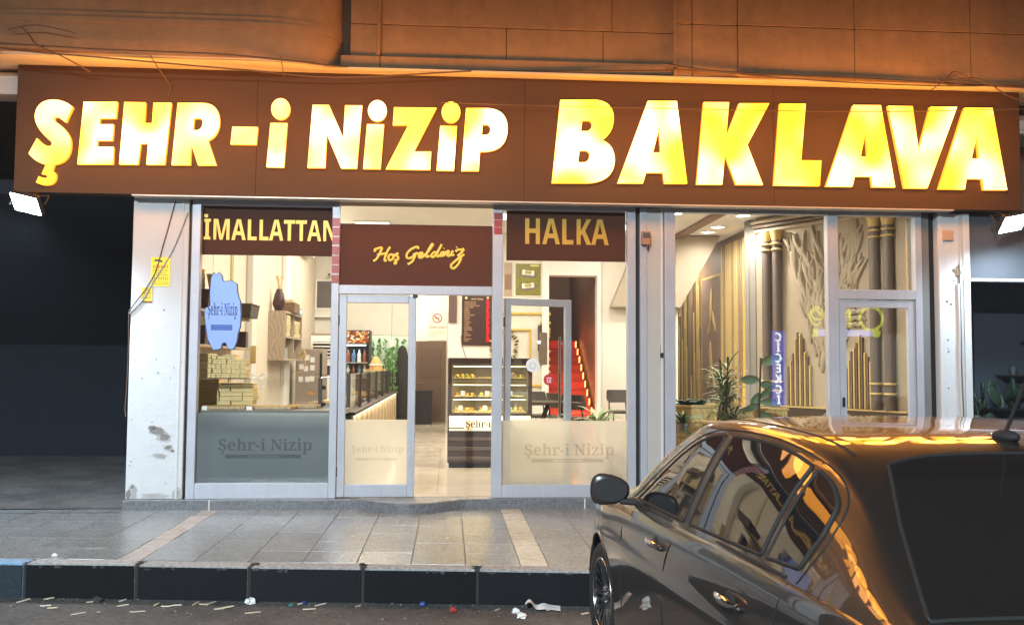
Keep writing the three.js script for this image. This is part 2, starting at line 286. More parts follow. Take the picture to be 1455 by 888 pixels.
struct('cafe_outer_wall', join([bb(7.1, 7.3, 0, 4.0, -6.2, -1.0), bb(5.44, 7.3, 0, 4.0, -1.05, -0.95), bb(5.44, 5.54, 0, 4.0, -0.95, -0.36), bb(5.8, 7.3, 0, 4.0, -6.4, -6.2)]), M.brownWall);

// ---------------------------------------------------------------- upper building over the shop
{
  const b = thing('apartment_building', 'brown panelled upper storey jutting out above the shop sign', 'building', [0, 0, 0]);
  part(b, 'lintel_beam', bb(-4.2, 5.95, 3.062, 4.3, -0.36, -0.02), M.facadeDark);
  part(b, 'core_wall', bb(-14, 16, 4.32, 9, -6, 0.1), M.facadeDark);
  part(b, 'soffit', bb(-14, 16, 4.30, 4.318, -0.3, 0.30), M.soffit);
  // bay with a rounded end, seen from below
  const outline = (o, y0, y1, mat, name) => {
    const s = new THREE.Shape(); s.moveTo(-14, 0); s.lineTo(-14, -0.44 - o); s.lineTo(-1.95, -0.44 - o); s.bezierCurveTo(-1.5, -0.44 - o, -1.2 + o, -0.36, -1.10 + o, -0.12); s.lineTo(-1.10 + o, 0);
    const g = new THREE.ExtrudeGeometry(s, { depth: y1 - y0, bevelEnabled: false, curveSegments: 24 }); g.rotateX(-Math.PI / 2); g.translate(0, y0, 0); return part(b, name, uvm(g), mat);
  };
  outline(0, 4.302, 4.330, M.soffit, 'bay_soffit');
  outline(0.012, 4.331, 4.62, M.facade, 'bay_skirt');
  outline(0.024, 4.621, 4.68, M.facade, 'bay_moulding'); outline(0.018, 4.681, 4.73, M.facade, 'bay_moulding');
  outline(0.012, 4.731, 8.8, M.facade, 'bay_wall');
  // flat middle part and the panelled bay: each panel a slab of its own with an open joint
  const panel = (x0, x1, y0, y1, z) => part(b, 'facade_panel', bb(x0 + 0.003, x1 - 0.003, y0 + 0.003, y1 - 0.003, z - 0.05, z, 0.006), M.facade);
  for (const [x0, x1] of [[-1.09, -0.70], [-0.70, 2.27]]) panel(x0, x1, 4.32, 4.46, 0.24);
  for (const [x0, x1] of [[-1.0, -0.70], [-0.70, 0.55], [0.55, 1.53], [1.53, 2.27]]) { panel(x0, x1, 4.46, 4.79, 0.2); }
  for (const [x0, x1] of [[-1.0, -0.70], [-0.70, 1.62], [1.62, 2.27]]) { panel(x0, x1, 4.79, 6.0, 0.2); panel(x0, x1, 6.0, 7.4, 0.2); }
  part(b, 'bay_core', bb(2.27, 16, 4.302, 8.9, 0.1, 0.25), M.facadeDark);
  const xs = [2.25, 2.42, 2.89, 4.1, 5.33, 6.6, 7.9, 9.2];
  for (let i = 0; i + 1 < xs.length; i++) { panel(xs[i], xs[i + 1], 4.32, 4.86, 0.3 - 0.012 * (i < 2)); panel(xs[i], xs[i + 1], 4.86, 6.1, 0.3 - 0.012 * (i < 2)); panel(xs[i], xs[i + 1], 6.1, 7.4, 0.3 - 0.012 * (i < 2)); }
  part(b, 'corner_bead', rod([2.245, 4.31, 0.3], [2.245, 7.4, 0.3], 0.018), M.facade);
  part(b, 'downpipe', rod([-0.715, 4.47, 0.25], [-0.715, 7.4, 0.25], 0.02), M.facade);
}

// ---------------------------------------------------------------- the lit sign
{
  const sign = thing('shop_sign', 'long brown shop sign with glowing yellow letters across the whole front', 'sign', [0, 0, 0]);
  for (const [a, b] of [[-4.19, -1.9], [-1.9, 0.74], [0.74, 3.3], [3.3, 5.93]]) part(sign, 'sign_panel', bb(a + 0.001, b - 0.001, 3.052, 4.296, 0.0, 0.15, 0.003), M.signBoard);
  part(sign, 'bottom_trim', bb(-3.08, 5.2, 3.036, 3.051, 0.02, 0.155, 0.003), std(lin(0.55, 0.5, 0.45), 0.4, { metalness: 0.3 }));
  // unevenly lit acrylic faces: brighter and paler where the lamps sit close behind
  const led = tex(256, (u, v) => { const n = fbm(u, v, 4, 2, 301), k = clamp((n - 0.30) * 2.3, 0, 1); return [0.72 + 0.28 * k, 0.72 * 0.34 + 0.17 * k, 0.008 + 0.135 * k * k]; }, false, 1.5);
  const face = (k, du) => { const t = led.clone(); t.offset.set(du, du * 0.7); t.needsUpdate = true; return new THREE.MeshStandardMaterial({ color: lin(0.2, 0.1, 0.01), roughness: 0.35, emissive: 0xffffff, emissiveMap: t, emissiveIntensity: k }); };
  const faces = [face(3.9, 0), face(4.3, 0.37), face(4.0, 0.71)], hot = face(6.4, 0.2), side = new THREE.MeshStandardMaterial({ color: lin(0.25, 0.1, 0.01), roughness: 0.4, emissive: lin(1, 0.33, 0.02), emissiveIntensity: 1.3 });
  const LETTER = 2.0; // strength of the lamp added before each letter, per metre of its width
  const trace = (s, l) => { l.forEach((p, i) => (p.length === 2 ? (i ? s.lineTo(...p) : s.moveTo(...p)) : s.quadraticCurveTo(...p))); s.closePath(); return s; };
  const LETTERS = {
    S_cedilla: [[[-3.644,3.881], [-3.706,3.728], [-3.777,3.788,-3.803,3.781], [-3.829,3.766,-3.801,3.733], [-3.654,3.640,-3.650,3.524], [-3.644,3.319,-3.842,3.312], [-3.957,3.313,-4.040,3.420], [-3.968,3.569], [-3.898,3.491,-3.852,3.494], [-3.813,3.500,-3.834,3.540], [-3.992,3.666,-3.996,3.789], [-3.985,3.944,-3.822,3.950], [-3.717,3.948,-3.644,3.881]]],
    cedilla: [[[-3.878,3.309], [-3.803,3.312], [-3.818,3.254], [-3.780,3.245,-3.780,3.197], [-3.787,3.112,-3.885,3.117], [-3.924,3.120,-3.961,3.141], [-3.938,3.201], [-3.874,3.172,-3.858,3.192], [-3.856,3.219,-3.912,3.222]]],
    E: [[[-3.582,3.324], [-3.542,3.935], [-3.226,3.943], [-3.237,3.782], [-3.388,3.778], [-3.391,3.717], [-3.257,3.721], [-3.264,3.563], [-3.405,3.560], [-3.406,3.498], [-3.250,3.501], [-3.252,3.331]]],
    H: [[[-3.191,3.332], [-3.159,3.942], [-2.959,3.944], [-2.966,3.740], [-2.892,3.741], [-2.883,3.943], [-2.715,3.947], [-2.763,3.338], [-2.934,3.335], [-2.923,3.541], [-2.996,3.539], [-3.016,3.334]]],
    R: [[[-2.696,3.336], [-2.654,3.948], [-2.411,3.953], [-2.253,3.952,-2.249,3.771], [-2.252,3.633,-2.355,3.582], [-2.271,3.342], [-2.444,3.338], [-2.515,3.547], [-2.520,3.339]],[[-2.494,3.800], [-2.440,3.801], [-2.407,3.795,-2.412,3.746], [-2.418,3.691,-2.464,3.683], [-2.500,3.682]]],
    dash: [[[-2.140,3.552], [-2.125,3.726], [-1.881,3.728], [-1.894,3.554]]],
    N: [[[-1.395,3.337], [-1.356,3.961], [-1.197,3.966], [-1.052,3.640], [-1.040,3.966], [-0.872,3.969], [-0.915,3.339], [-1.067,3.337], [-1.212,3.671], [-1.223,3.339]]],
    Z: [[[-0.560,3.959], [-0.139,3.965], [-0.357,3.520], [-0.188,3.524], [-0.196,3.341], [-0.632,3.339], [-0.417,3.784], [-0.569,3.780]]],
    P: [[[0.113,3.337], [0.154,3.968], [0.368,3.973], [0.568,3.969,0.569,3.763], [0.563,3.551,0.350,3.536], [0.295,3.534], [0.284,3.339]],[[0.320,3.807], [0.362,3.808], [0.401,3.802,0.398,3.752], [0.387,3.703,0.349,3.702], [0.311,3.701]]],
    B: [[[1.015,3.234], [1.098,4.076], [1.440,4.088], [1.639,4.083,1.639,3.897], [1.632,3.746,1.518,3.680], [1.650,3.633,1.649,3.469], [1.639,3.256,1.370,3.240]],[[1.319,3.874], [1.376,3.876], [1.426,3.870,1.418,3.820], [1.404,3.766,1.355,3.765], [1.305,3.764]],[[1.291,3.568], [1.348,3.569], [1.401,3.563,1.394,3.513], [1.383,3.449,1.327,3.448], [1.277,3.447]]],
    A: [[[1.678,3.246], [1.988,4.090], [2.284,4.096], [2.386,3.256], [2.155,3.252], [2.141,3.360], [1.966,3.358], [1.935,3.249]],[[2.101,3.815], [2.038,3.563], [2.117,3.565]]],
    K: [[[2.484,3.250], [2.562,4.093], [2.823,4.098], [2.791,3.738], [2.929,4.090], [3.242,4.099], [3.010,3.664], [3.167,3.258], [2.891,3.255], [2.776,3.569], [2.747,3.253]]],
    L: [[[3.282,3.256], [3.354,4.099], [3.623,4.104], [3.568,3.518], [3.779,3.520], [3.759,3.259]]],
    A2: [[[3.825,3.256], [4.125,4.104], [4.416,4.109], [4.552,3.260], [4.313,3.259], [4.302,3.366], [4.128,3.364], [4.100,3.258]],[[4.254,3.848], [4.193,3.569], [4.268,3.574]]],
    V: [[[4.492,4.106], [4.754,4.108], [4.808,3.640], [4.945,4.108], [5.230,4.113], [4.893,3.256], [4.653,3.254]]],
    A3: [[[5.016,3.252], [5.313,4.107], [5.610,4.111], [5.748,3.256], [5.499,3.253], [5.483,3.366], [5.314,3.365], [5.293,3.253]],[[5.436,3.816], [5.372,3.576], [5.456,3.578]]],
    stem: [[[-1.790,3.335], [-1.761,3.772], [-1.598,3.774], [-1.623,3.335]]],
    stem2: [[[-0.853,3.338], [-0.821,3.782], [-0.656,3.784], [-0.684,3.339]]],
    stem3: [[[-0.132,3.337], [-0.101,3.782], [0.064,3.784], [0.038,3.338]]],
  };
  const solid = (rings) => rings.reduce((s, r, i) => { if (!i) return trace(new THREE.Shape(), r); s.holes.push(trace(new THREE.Path(), r)); return s; }, null);
  const dot = (x, y) => { const s = new THREE.Shape(); s.absellipse(x, y, 0.092, 0.106, 0, Math.PI * 2); return s; };
  const put = (name, shapes, m) => {
    const g = new THREE.ExtrudeGeometry(shapes, { depth: 0.045, bevelEnabled: false, curveSegments: 10 }); g.translate(0, 0, 0.152);
    const l = part(sign, 'sign_letter', g, [m, side]); l.userData.label = 'glowing letter ' + name;
    g.computeBoundingBox(); const b = g.boundingBox, lamp = new THREE.PointLight(lin(1, 0.36, 0.035), LETTER * (b.max.x - b.min.x), 0, 2); // added unseen lamp before each letter, spreads orange glow on wall and board
    lamp.position.set((b.min.x + b.max.x) / 2, (b.min.y + b.max.y) / 2, 0.8); lamp.shadow.radius = 10; lamp.name = 'added_letter_lamp'; scene.add(lamp); return l;
  };
  const L = LETTERS;
  put('Ş', [solid(L.S_cedilla), solid(L.cedilla)], faces[0]); put('E', [solid(L.E)], hot); put('H', [solid(L.H)], hot); put('R', [solid(L.R)], faces[1]); put('hyphen', [solid(L.dash)], faces[2]);
  put('İ', [solid(L.stem), dot(-1.665, 3.914)], faces[1]); put('N', [solid(L.N)], faces[0]); put('İ', [solid(L.stem2), dot(-0.723, 3.92)], hot); put('Z', [solid(L.Z)], faces[2]); put('İ', [solid(L.stem3), dot(0.004, 3.924)], hot); put('P', [solid(L.P)], hot);
  put('B', [solid(L.B)], hot); put('A', [solid(L.A)], hot); put('K', [solid(L.K)], faces[1]); put('L', [solid(L.L)], faces[2]); put('A', [solid(L.A2)], faces[1]); put('V', [solid(L.V)], faces[0]); put('A', [solid(L.A3)], faces[1]);
}

// ---------------------------------------------------------------- flood lamps under both ends of the sign
{
  const FLOOD = new THREE.Color(0.66, 0.85, 1.0);
  for (const [x, y, z, label, tilt, power] of [[-3.95, 2.89, 0.42, 'white LED flood lamp hanging under the Ş end of the sign', -0.35, 22], [5.66, 2.87, 0.42, 'white LED flood lamp under the last A of the sign', 0.3, 9]]) {
    const t = thing('flood_lamp', label, 'flood lamp', [x, y, z]), head = part(t, 'housing', bx(0.30, 0.20, 0.05, 0, 0, -0.03, 0.012), M.darkMetal, [0, 0, 0], [0.75, tilt, 0]);
    part(head, 'lamp_glass', bx(0.285, 0.185, 0.01, 0, 0, 0, 0.004), glow(FLOOD, 30));
    part(t, 'bracket', join([rod([-0.16, 0.0, -0.03], [-0.16, 0.1, -0.12], 0.008), rod([0.16, 0.0, -0.03], [0.16, 0.1, -0.12], 0.008), rod([-0.16, 0.1, -0.12], [0.16, 0.1, -0.12], 0.008), rod([0, 0.1, -0.12], [0, 0.17, -0.3], 0.012)]), M.darkMetal);
    const s = new THREE.SpotLight(FLOOD, power, 0, 1.4, 0.6, 2); s.position.set(x - tilt * 0.0, y - 0.03, z + 0.06); s.target.position.set(x + tilt * 1.2, 0, z + 0.1); s.shadow.radius = 4; s.castShadow = true; s.name = 'flood_light'; scene.add(s, s.target);
  }
}

// ---------------------------------------------------------------- shop front: piers, frames, glass, boards
const ZF = -0.06; // middle plane of the frames
const stile = (p, x0, x1, y0, y1, m = M.alu, z0 = ZF - 0.045, z1 = ZF + 0.045) => part(p, 'frame_stile', bb(x0, x1, y0, y1, z0, z1, 0.005), m);
const rail = (p, x0, x1, y0, y1, m = M.alu, z0 = ZF - 0.042, z1 = ZF + 0.042) => part(p, 'frame_rail', bb(x0, x1, y0, y1, z0, z1, 0.005), m);
const pane = (p, x0, x1, y0, y1, z = ZF, m = M.glass) => part(p, 'glass_pane', bb(x0, x1, y0, y1, z - 0.003, z + 0.003), m);
// frosted film with the shop's name printed in grey
function filmTex(w, h, size, dx, ink, base) {
  return canvasTex(Math.round(w * 400), Math.round(h * 400), (c, W, H) => {
    c.fillStyle = base; c.fillRect(0, 0, W, H); c.fillStyle = ink; c.textAlign = 'center'; c.textBaseline = 'middle';
    c.font = `bold ${size}px serif`; c.fillText('Şehr-i Nizip', W / 2 + dx, H * 0.46);
    const tw = c.measureText('Şehr-i Nizip').width; c.fillRect(W / 2 + dx - tw * 0.42, H * 0.60, tw * 0.8, size * 0.24);
    c.fillStyle = base; c.font = `bold ${size * 0.17}px sans-serif`; c.fillText('BAKLAVA & DONDURMA', W / 2 + dx - tw * 0.02, H * 0.60 + size * 0.125);
  });
}
function film(p, x0, x1, y0, y1, z, o) {
  const w = x1 - x0, h = y1 - y0, m = phys(0xffffff, 0.84, { transmission: o.through ?? 0.75, thickness: 0, ior: 1.45, map: filmTex(w, h, o.size, o.dx ?? 0, o.ink ?? '#b3a894', o.base ?? '#f4efe6') });
  const g = new THREE.PlaneGeometry(w, h); g.translate((x0 + x1) / 2, (y0 + y1) / 2, z); return part(p, 'frosted_film', g, m);
}

{ // plastered pier beside the passage
  const t = thing('plastered_pier', 'white plastered pier with chipped patches at the passage corner', 'pier', [-2.84, 0.1, 0]);
  const g = bx(0.54, 2.96, 0.42, 0, 1.48, -0.21, 0.012), p = g.attributes.position;
  part(t, 'shaft', g, M.plasterWhite);
  part(t, 'corner_bead', bb(0.205, 0.222, 0.0, 2.94, 0.0, 0.006, 0.003), M.plasterWhite);
  const chip = (x, y, w, h, s, m) => { const pts = []; for (let i = 0; i < 26; i++) { const a = (i / 26) * Math.PI * 2, r = 0.55 + 0.35 * hash(i >> 2, s, 9) + 0.3 * hash(i, s, 9); pts.push([x + Math.cos(a) * w * r, y + Math.sin(a) * h * r]); } part(t, 'chipped_patch', uvm(prism(pts, 0.0025)), m, [0, 0, 0.0]); };
  const raw = std(lin(0.27, 0.25, 0.23), 0.95, { map: T.grain }), raw2 = std(lin(0.42, 0.40, 0.38), 0.95, { map: T.grain });
  const worn = std(lin(0.52, 0.51, 0.50), 0.95, { map: T.grain }); for (const [x, y, w, h, s] of [[0.025, 0.655, 0.10, 0.05, 63], [0.095, 0.595, 0.078, 0.045, 64], [0.135, 0.497, 0.05, 0.036, 66], [0.05, 0.415, 0.08, 0.03, 67], [-0.2, 0.08, 0.06, 0.09, 68], [0.22, 0.05, 0.05, 0.07, 69], [0.0, 0.03, 0.16, 0.03, 70]]) { chip(x, y, w, h, s, worn); t.children[t.children.length - 1].position.z = -0.0012; }
  chip(0.02, 0.66, 0.075, 0.035, 3, raw); chip(0.09, 0.60, 0.055, 0.03, 4, raw); chip(-0.03, 0.69, 0.04, 0.022, 5, raw); chip(0.13, 0.50, 0.03, 0.022, 6, raw); chip(0.06, 0.42, 0.05, 0.02, 7, raw2); chip(0.17, 0.47, 0.022, 0.016, 8, raw);
  chip(-0.24, 0.05, 0.025, 0.05, 9, raw); chip(-0.2, 0.12, 0.014, 0.02, 10, raw); chip(0.23, 0.06, 0.02, 0.03, 11, raw2); chip(-0.14, 1.17, 0.008, 0.006, 12, raw); chip(0.05, 1.84, 0.012, 0.008, 13, raw);
  for (let i = 0; i < 14; i++) chip(rr(-0.25, 0.25), rr(0.05, 1.7), rr(0.003, 0.009), rr(0.003, 0.008), 20 + i, i % 3 ? raw : raw2);
}
single('dark_reveal', 'narrow dark strip between white pier and first window frame', 'reveal', bb(-2.568, -2.545, 0.1, 3.04, -0.3, -0.06), M.black);
{
  const t = thing('display_window', 'tall fixed shop window beside the white pier, frosted below', 'window', [0, 0, 0]);
  stile(t, -2.545, -2.46, 0.1, 3.04); rail(t, -2.46, -1.17, 0.1, 0.25); rail(t, -2.46, -1.17, 2.99, 3.04);
  pane(t, -2.46, -1.17, 0.25, 2.99);
  film(t, -2.459, -1.171, 0.252, 0.935, ZF - 0.006, { size: 62, dx: 8, ink: '#77828a', base: '#aab5bb', through: 0.75 });
}
{
  const t = thing('entrance_frame', 'grey metal entrance frame of two posts and a header', 'door frame', [0, 0, 0]);
  stile(t, -1.17, -1.095, 0.1, 3.04); stile(t, 0.44, 0.545, 0.1, 3.04); rail(t, -1.095, 0.44, 2.12, 2.21);
  pane(t, -1.095, 0.44, 2.835, 3.04, ZF - 0.02);
  const red = std(lin(0.30, 0.03, 0.02), 0.4), pale = std(lin(0.55, 0.5, 0.48), 0.5);
  for (let i = 0; i < 7; i++) { const y = 2.22 + i * 0.095; part(t, 'red_tape', bb(-1.169, -1.096, y + (i % 3 === 1 ? 0.01 : 0.004), y + 0.088, ZF + 0.0455, ZF + 0.0475), red); if (i < 4) part(t, 'pale_tape', bb(-1.169, -1.096, y + 0.0885, y + 0.0945, ZF + 0.0455, ZF + 0.048), pale); }
  for (let i = 0; i < 3; i++) { const y = 2.74 + i * 0.075; part(t, 'red_tape', bb(0.452, 0.534, y, y + 0.07, ZF + 0.0455, ZF + 0.0475), red); }
  part(t, 'door_closer_shoe', bb(-0.36, -0.31, 2.09, 2.118, ZF - 0.03, ZF + 0.05, 0.004), M.darkMetal);
}
function doorLeaf(label, at, turn, o) { // a leaf 0.77 m wide whose hinge side is x = 0
  const t = thing('glass_door', label, 'door', at, turn), w = 0.765, s = (a, b, c, d) => part(t, 'frame_stile', bb(a, b, c, d, -0.022, 0.022, 0.006), M.alu), r = (a, b, c, d) => part(t, 'frame_rail', bb(a, b, c, d, -0.02, 0.02, 0.006), M.alu);
  s(0, 0.075, 0, 2.0); s(w - 0.075, w, 0, 2.0); r(0.075, w - 0.075, 0, 0.125); r(0.075, w - 0.075, 1.925, 2.0);
  part(t, 'glass_pane', bb(0.075, w - 0.075, 0.125, 1.925, -0.003, 0.003), M.glass);
  const W = w - 0.152, H = 0.635, g = new THREE.PlaneGeometry(W, H); g.translate(w / 2, 0.127 + H / 2, -0.006);
  part(t, 'frosted_film', g, phys(0xffffff, 0.84, { transmission: 0.78, thickness: 0, ior: 1.45, map: filmTex(W, H, 35, 6, '#cfc5b4', '#e6decf') }));
  part(t, 'hinge', cyl(0.012, 0.012, 0.1, 10), M.steel, [-0.004, 0.25, 0.018]); part(t, 'hinge', cyl(0.012, 0.012, 0.1, 10), M.steel, [-0.004, 1.75, 0.018]);
  if (o.handle) { const h = part(t, 'pull_handle', rod([w - 0.1, 0.72, -0.06], [w - 0.1, 1.62, -0.06], 0.014, 12), M.steel); for (const y of [0.8, 1.54]) part(h, 'handle_foot', rod([w - 0.1, y, -0.06], [w - 0.05, y, -0.02], 0.008), M.steel); }
  return t;
}
doorLeaf('closed glass door leaf with frosted lower half below the welcome board', [-1.09, 0.108, ZF], 0, {});
doorLeaf('glass door leaf swung inward behind the fixed window', [0.565, 0.108, -0.16], 0.33, { handle: true });
{
  const t = thing('fixed_window', 'fixed frosted-bottom window between the open door and the grey pier', 'window', [0, 0, 0]);
  stile(t, 1.82, 1.905, 0.1, 3.04); rail(t, 0.545, 1.82, 0.1, 0.225); rail(t, 0.545, 1.82, 2.995, 3.04);
  pane(t, 0.545, 1.82, 0.225, 2.995); film(t, 0.546, 1.819, 0.227, 0.862, ZF - 0.006, { size: 62, dx: 20, ink: '#c9bfae', base: '#e4dccd', through: 0.78 });
}
single('dark_reveal', 'narrow dark joint between fixed window frame and grey pier', 'reveal', bb(1.905, 1.95, 0.1, 3.04, -0.3, -0.07), M.black);
{
  const t = thing('clad_pier', 'grey pier clad in metal strips between the two glazed fronts', 'pier', [2.08, 0.1, 0]);
  part(t, 'core', bb(-0.07, 0.1, 0, 2.94, -0.4, -0.028, 0.004), std(lin(0.50, 0.49, 0.46), 0.75, { map: T.wall }));
  part(t, 'metal_strip', bb(-0.13, -0.06, 0, 2.94, -0.36, -0.012, 0.006), M.alu); part(t, 'round_edge', rod([0.098, 0, -0.03], [0.098, 2.94, -0.03], 0.016, 12), M.plasterWhite);
  part(t, 'cable_clip', bx(0.03, 0.05, 0.03, 0.09, 1.43, -0.012, 0.006), M.darkMetal); part(t, 'rust_stain', uvm(prism([[0.08, 1.36], [0.092, 1.40], [0.096, 1.6], [0.088, 1.62], [0.078, 1.5]], 0.001)), std(lin(0.12, 0.07, 0.04), 0.9), [0, 0, -0.027]);
}
{
  const t = thing('junction_box', 'small brown cable junction box at the top of the grey pier', 'junction box', [2.0, 2.72, 0.02]);
  part(t, 'body', bx(0.09, 0.14, 0.05, 0, 0, 0, 0.008), std(lin(0.32, 0.17, 0.1), 0.6)); part(t, 'cover', bx(0.075, 0.05, 0.012, 0, 0.03, 0.028, 0.004), M.aluGrey); part(t, 'gland', cyl(0.012, 0.012, 0.05, 10), M.darkMetal, [0.02, -0.09, 0]);
}
{
  const t = thing('cafe_window', 'wide café window showing plants and a relief wall', 'window', [0, 0, 0]);
  stile(t, 2.205, 2.315, 0.1, 3.04); rail(t, 2.315, 3.92, 0.1, 0.24); rail(t, 2.315, 3.92, 3.0, 3.04);
  pane(t, 2.315, 3.92, 0.24, 3.0);
}
{
  const t = thing('cafe_door', 'grey framed café door with a glass light above it', 'door', [0, 0, 0]);
  stile(t, 3.92, 4.035, 0.1, 3.04); stile(t, 4.862, 4.935, 0.1, 3.04); rail(t, 4.035, 4.862, 2.125, 2.225); rail(t, 4.035, 4.862, 3.0, 3.04); part(t, 'transom_pane', bb(4.035, 4.862, 2.225, 3.0, ZF - 0.003, ZF + 0.003), M.glass);
  const d = part(t, 'door_leaf', join([bb(4.045, 4.115, 0.11, 2.115, ZF - 0.025, ZF + 0.025), bb(4.785, 4.855, 0.11, 2.115, ZF - 0.025, ZF + 0.025), bb(4.115, 4.785, 0.11, 0.26, ZF - 0.022, ZF + 0.022), bb(4.115, 4.785, 2.04, 2.115, ZF - 0.022, ZF + 0.022)]), M.alu);
  part(d, 'glass_pane', bb(4.115, 4.785, 0.26, 2.04, ZF - 0.003, ZF + 0.003), M.glass); part(d, 'lock', bx(0.03, 0.1, 0.015, 4.078, 1.06, ZF + 0.03, 0.006), M.darkMetal);
  part(t, 'inner_strip', bb(4.83, 4.845, 2.23, 2.99, ZF - 0.09, ZF - 0.06), M.woodPale);
}
single('side_panel', 'grey vertical panel between café door and white pilaster', 'panel', bb(4.935, 5.03, 0.1, 3.04, -0.3, -0.05, 0.004), std(lin(0.19, 0.185, 0.18), 0.6, { map: T.wall }));
single('dark_reveal', 'dark gap beside the white pilaster at the café door', 'reveal', bb(5.03, 5.10, 0.1, 3.04, -0.3, -0.09), M.black);
{
  const t = thing('pilaster', 'white tiled pilaster with a broken patch and cables past the café door', 'pilaster', [5.27, 0, 0]);
  part(t, 'shaft', bb(-0.17, 0.165, 0, 3.04, -0.36, 0.0, 0.012), M.plasterWhite); part(t, 'groove_strip', bb(0.055, 0.09, 0, 3.04, 0.0, 0.012, 0.004), std(lin(0.45, 0.45, 0.44), 0.8)); part(t, 'edge_strip', bb(0.092, 0.166, 0, 3.04, 0.0005, 0.022, 0.006), M.plasterWhite); part(t, 'edge_strip', bb(-0.171, -0.12, 0, 3.04, 0.0005, 0.014, 0.005), M.plasterWhite);
  const raw = std(lin(0.30, 0.24, 0.17), 0.95, { map: T.grain, bumpMap: T.bump, bumpScale: 0.01 });
  for (let i = 0; i < 7; i++) { const g = new THREE.IcosahedronGeometry(rr(0.016, 0.032), 1), p = g.attributes.position; for (let k = 0; k < p.count; k++) { const f = 0.75 + 0.5 * hash((p.getX(k) * 800) | 0, (p.getY(k) * 800) | 0, i); p.setXYZ(k, p.getX(k) * f, p.getY(k) * f * 1.2, p.getZ(k) * f * 0.5); } g.computeVertexNormals(); part(t, 'broken_plaster', uvm(g), raw, [rr(-0.01, 0.05), 2.36 + rr(-0.10, 0.10), 0.002]); }
  part(t, 'white_cable', tube([[0.03, 2.3, 0.02], [0.035, 1.9, 0.018], [0.028, 1.4, 0.02], [0.04, 0.9, 0.018], [0.05, 0.15, 0.02]], 0.013, 30), std(lin(0.5, 0.47, 0.44), 0.6)); part(t, 'grey_cable', tube([[0.05, 2.5, 0.014], [0.05, 1.9, 0.02], [0.052, 1.3, 0.016], [0.066, 0.7, 0.02], [0.07, 0.15, 0.02]], 0.009, 30), std(lin(0.12, 0.11, 0.1), 0.6));
  part(t, 'old_fixing', bx(0.12, 0.11, 0.03, -0.07, 2.8, 0.01, 0.01), std(lin(0.45, 0.30, 0.2), 0.8));
  for (let i = 0; i < 12; i++) part(t, 'paint_chip', keep('pc' + (i % 3), () => cyl(0.006 + 0.003 * (i % 3), 0.006, 0.002, 7)), raw, [rr(-0.1, 0.05), rr(0.8, 2.4), 0.001], [Math.PI / 2, 0, 0]);
}
function potLike(r, h) { return new THREE.LatheGeometry([[0.001, 0], [r * 0.72, 0], [r, h], [r * 0.9, h - 0.03], [0.001, h - 0.03]].map((q) => new THREE.Vector2(...q)), 16); }
// neighbouring shop: a shallow dark display window
{
  const t = thing('neighbour_shop', 'dark shop front next door under the flood lamp', 'shop front', [5.44, 0, 0]);
  part(t, 'fascia', bb(0.0, 6, 2.36, 3.05, -0.4, -0.02, 0.006), std(lin(0.085, 0.09, 0.105), 0.6, { map: T.wall })); part(t, 'fascia_trim', bb(0.0, 6, 2.325, 2.358, -0.1, -0.005, 0.004), M.alu);
  part(t, 'glass_pane', bb(0.005, 6, 0.3, 2.325, -0.066, -0.06), M.glass); part(t, 'plinth', bb(0.0, 6, 0, 0.3, -0.4, -0.02, 0.006), M.aluGrey);
  part(t, 'dark_backing', bb(0.1, 6, 0.1, 2.6, -0.94, -0.9), std(lin(0.035, 0.042, 0.06), 0.8)); part(t, 'display_floor', bb(0.1, 6, 0.3, 0.34, -0.9, -0.1), M.black);
  const fol = phys(lin(0.022, 0.045, 0.027), 0.5, { side: THREE.DoubleSide }), lf = new THREE.SphereGeometry(0.07, 8, 6); lf.scale(1, 1.6, 0.25);
  for (let i = 0; i < 3; i++) { const s = part(t, 'display_shelf', bb(0.5 + 0.3 * i, 3.6, 0.95 + 0.38 * i, 0.965 + 0.38 * i, -0.88, -0.66), M.darkMetal); for (let k = 0; k < 8; k++) { const x = 0.62 + 0.3 * i + 0.26 * k + rr(-0.06, 0.06), h = rr(0.06, 0.14); part(s, 'pot', cyl(0.05, 0.035, h, 10), k % 3 ? M.darkMetal : M.aluGrey, [x, 0.965 + 0.38 * i + h / 2, -0.77]); if (k % 2) for (let q = 0; q < 4; q++) part(s, 'leaf', lf, fol, [x + rr(-0.07, 0.07), 0.99 + 0.38 * i + h + rr(0, 0.12), -0.76 + rr(-0.05, 0.05)], [rr(-0.6, 0.6), rr(0, 3), rr(-0.8, 0.8)]); } }
  const big = part(t, 'display_plant', potLike(0.16, 0.3), M.darkMetal, [0.42, 0.34, -0.5]); for (let q = 0; q < 16; q++) part(big, 'leaf', lf, fol, [rr(-0.2, 0.28), rr(0.35, 0.95), rr(-0.12, 0.2)], [rr(-0.6, 0.6), rr(0, 3), rr(-0.9, 0.9)]);
}
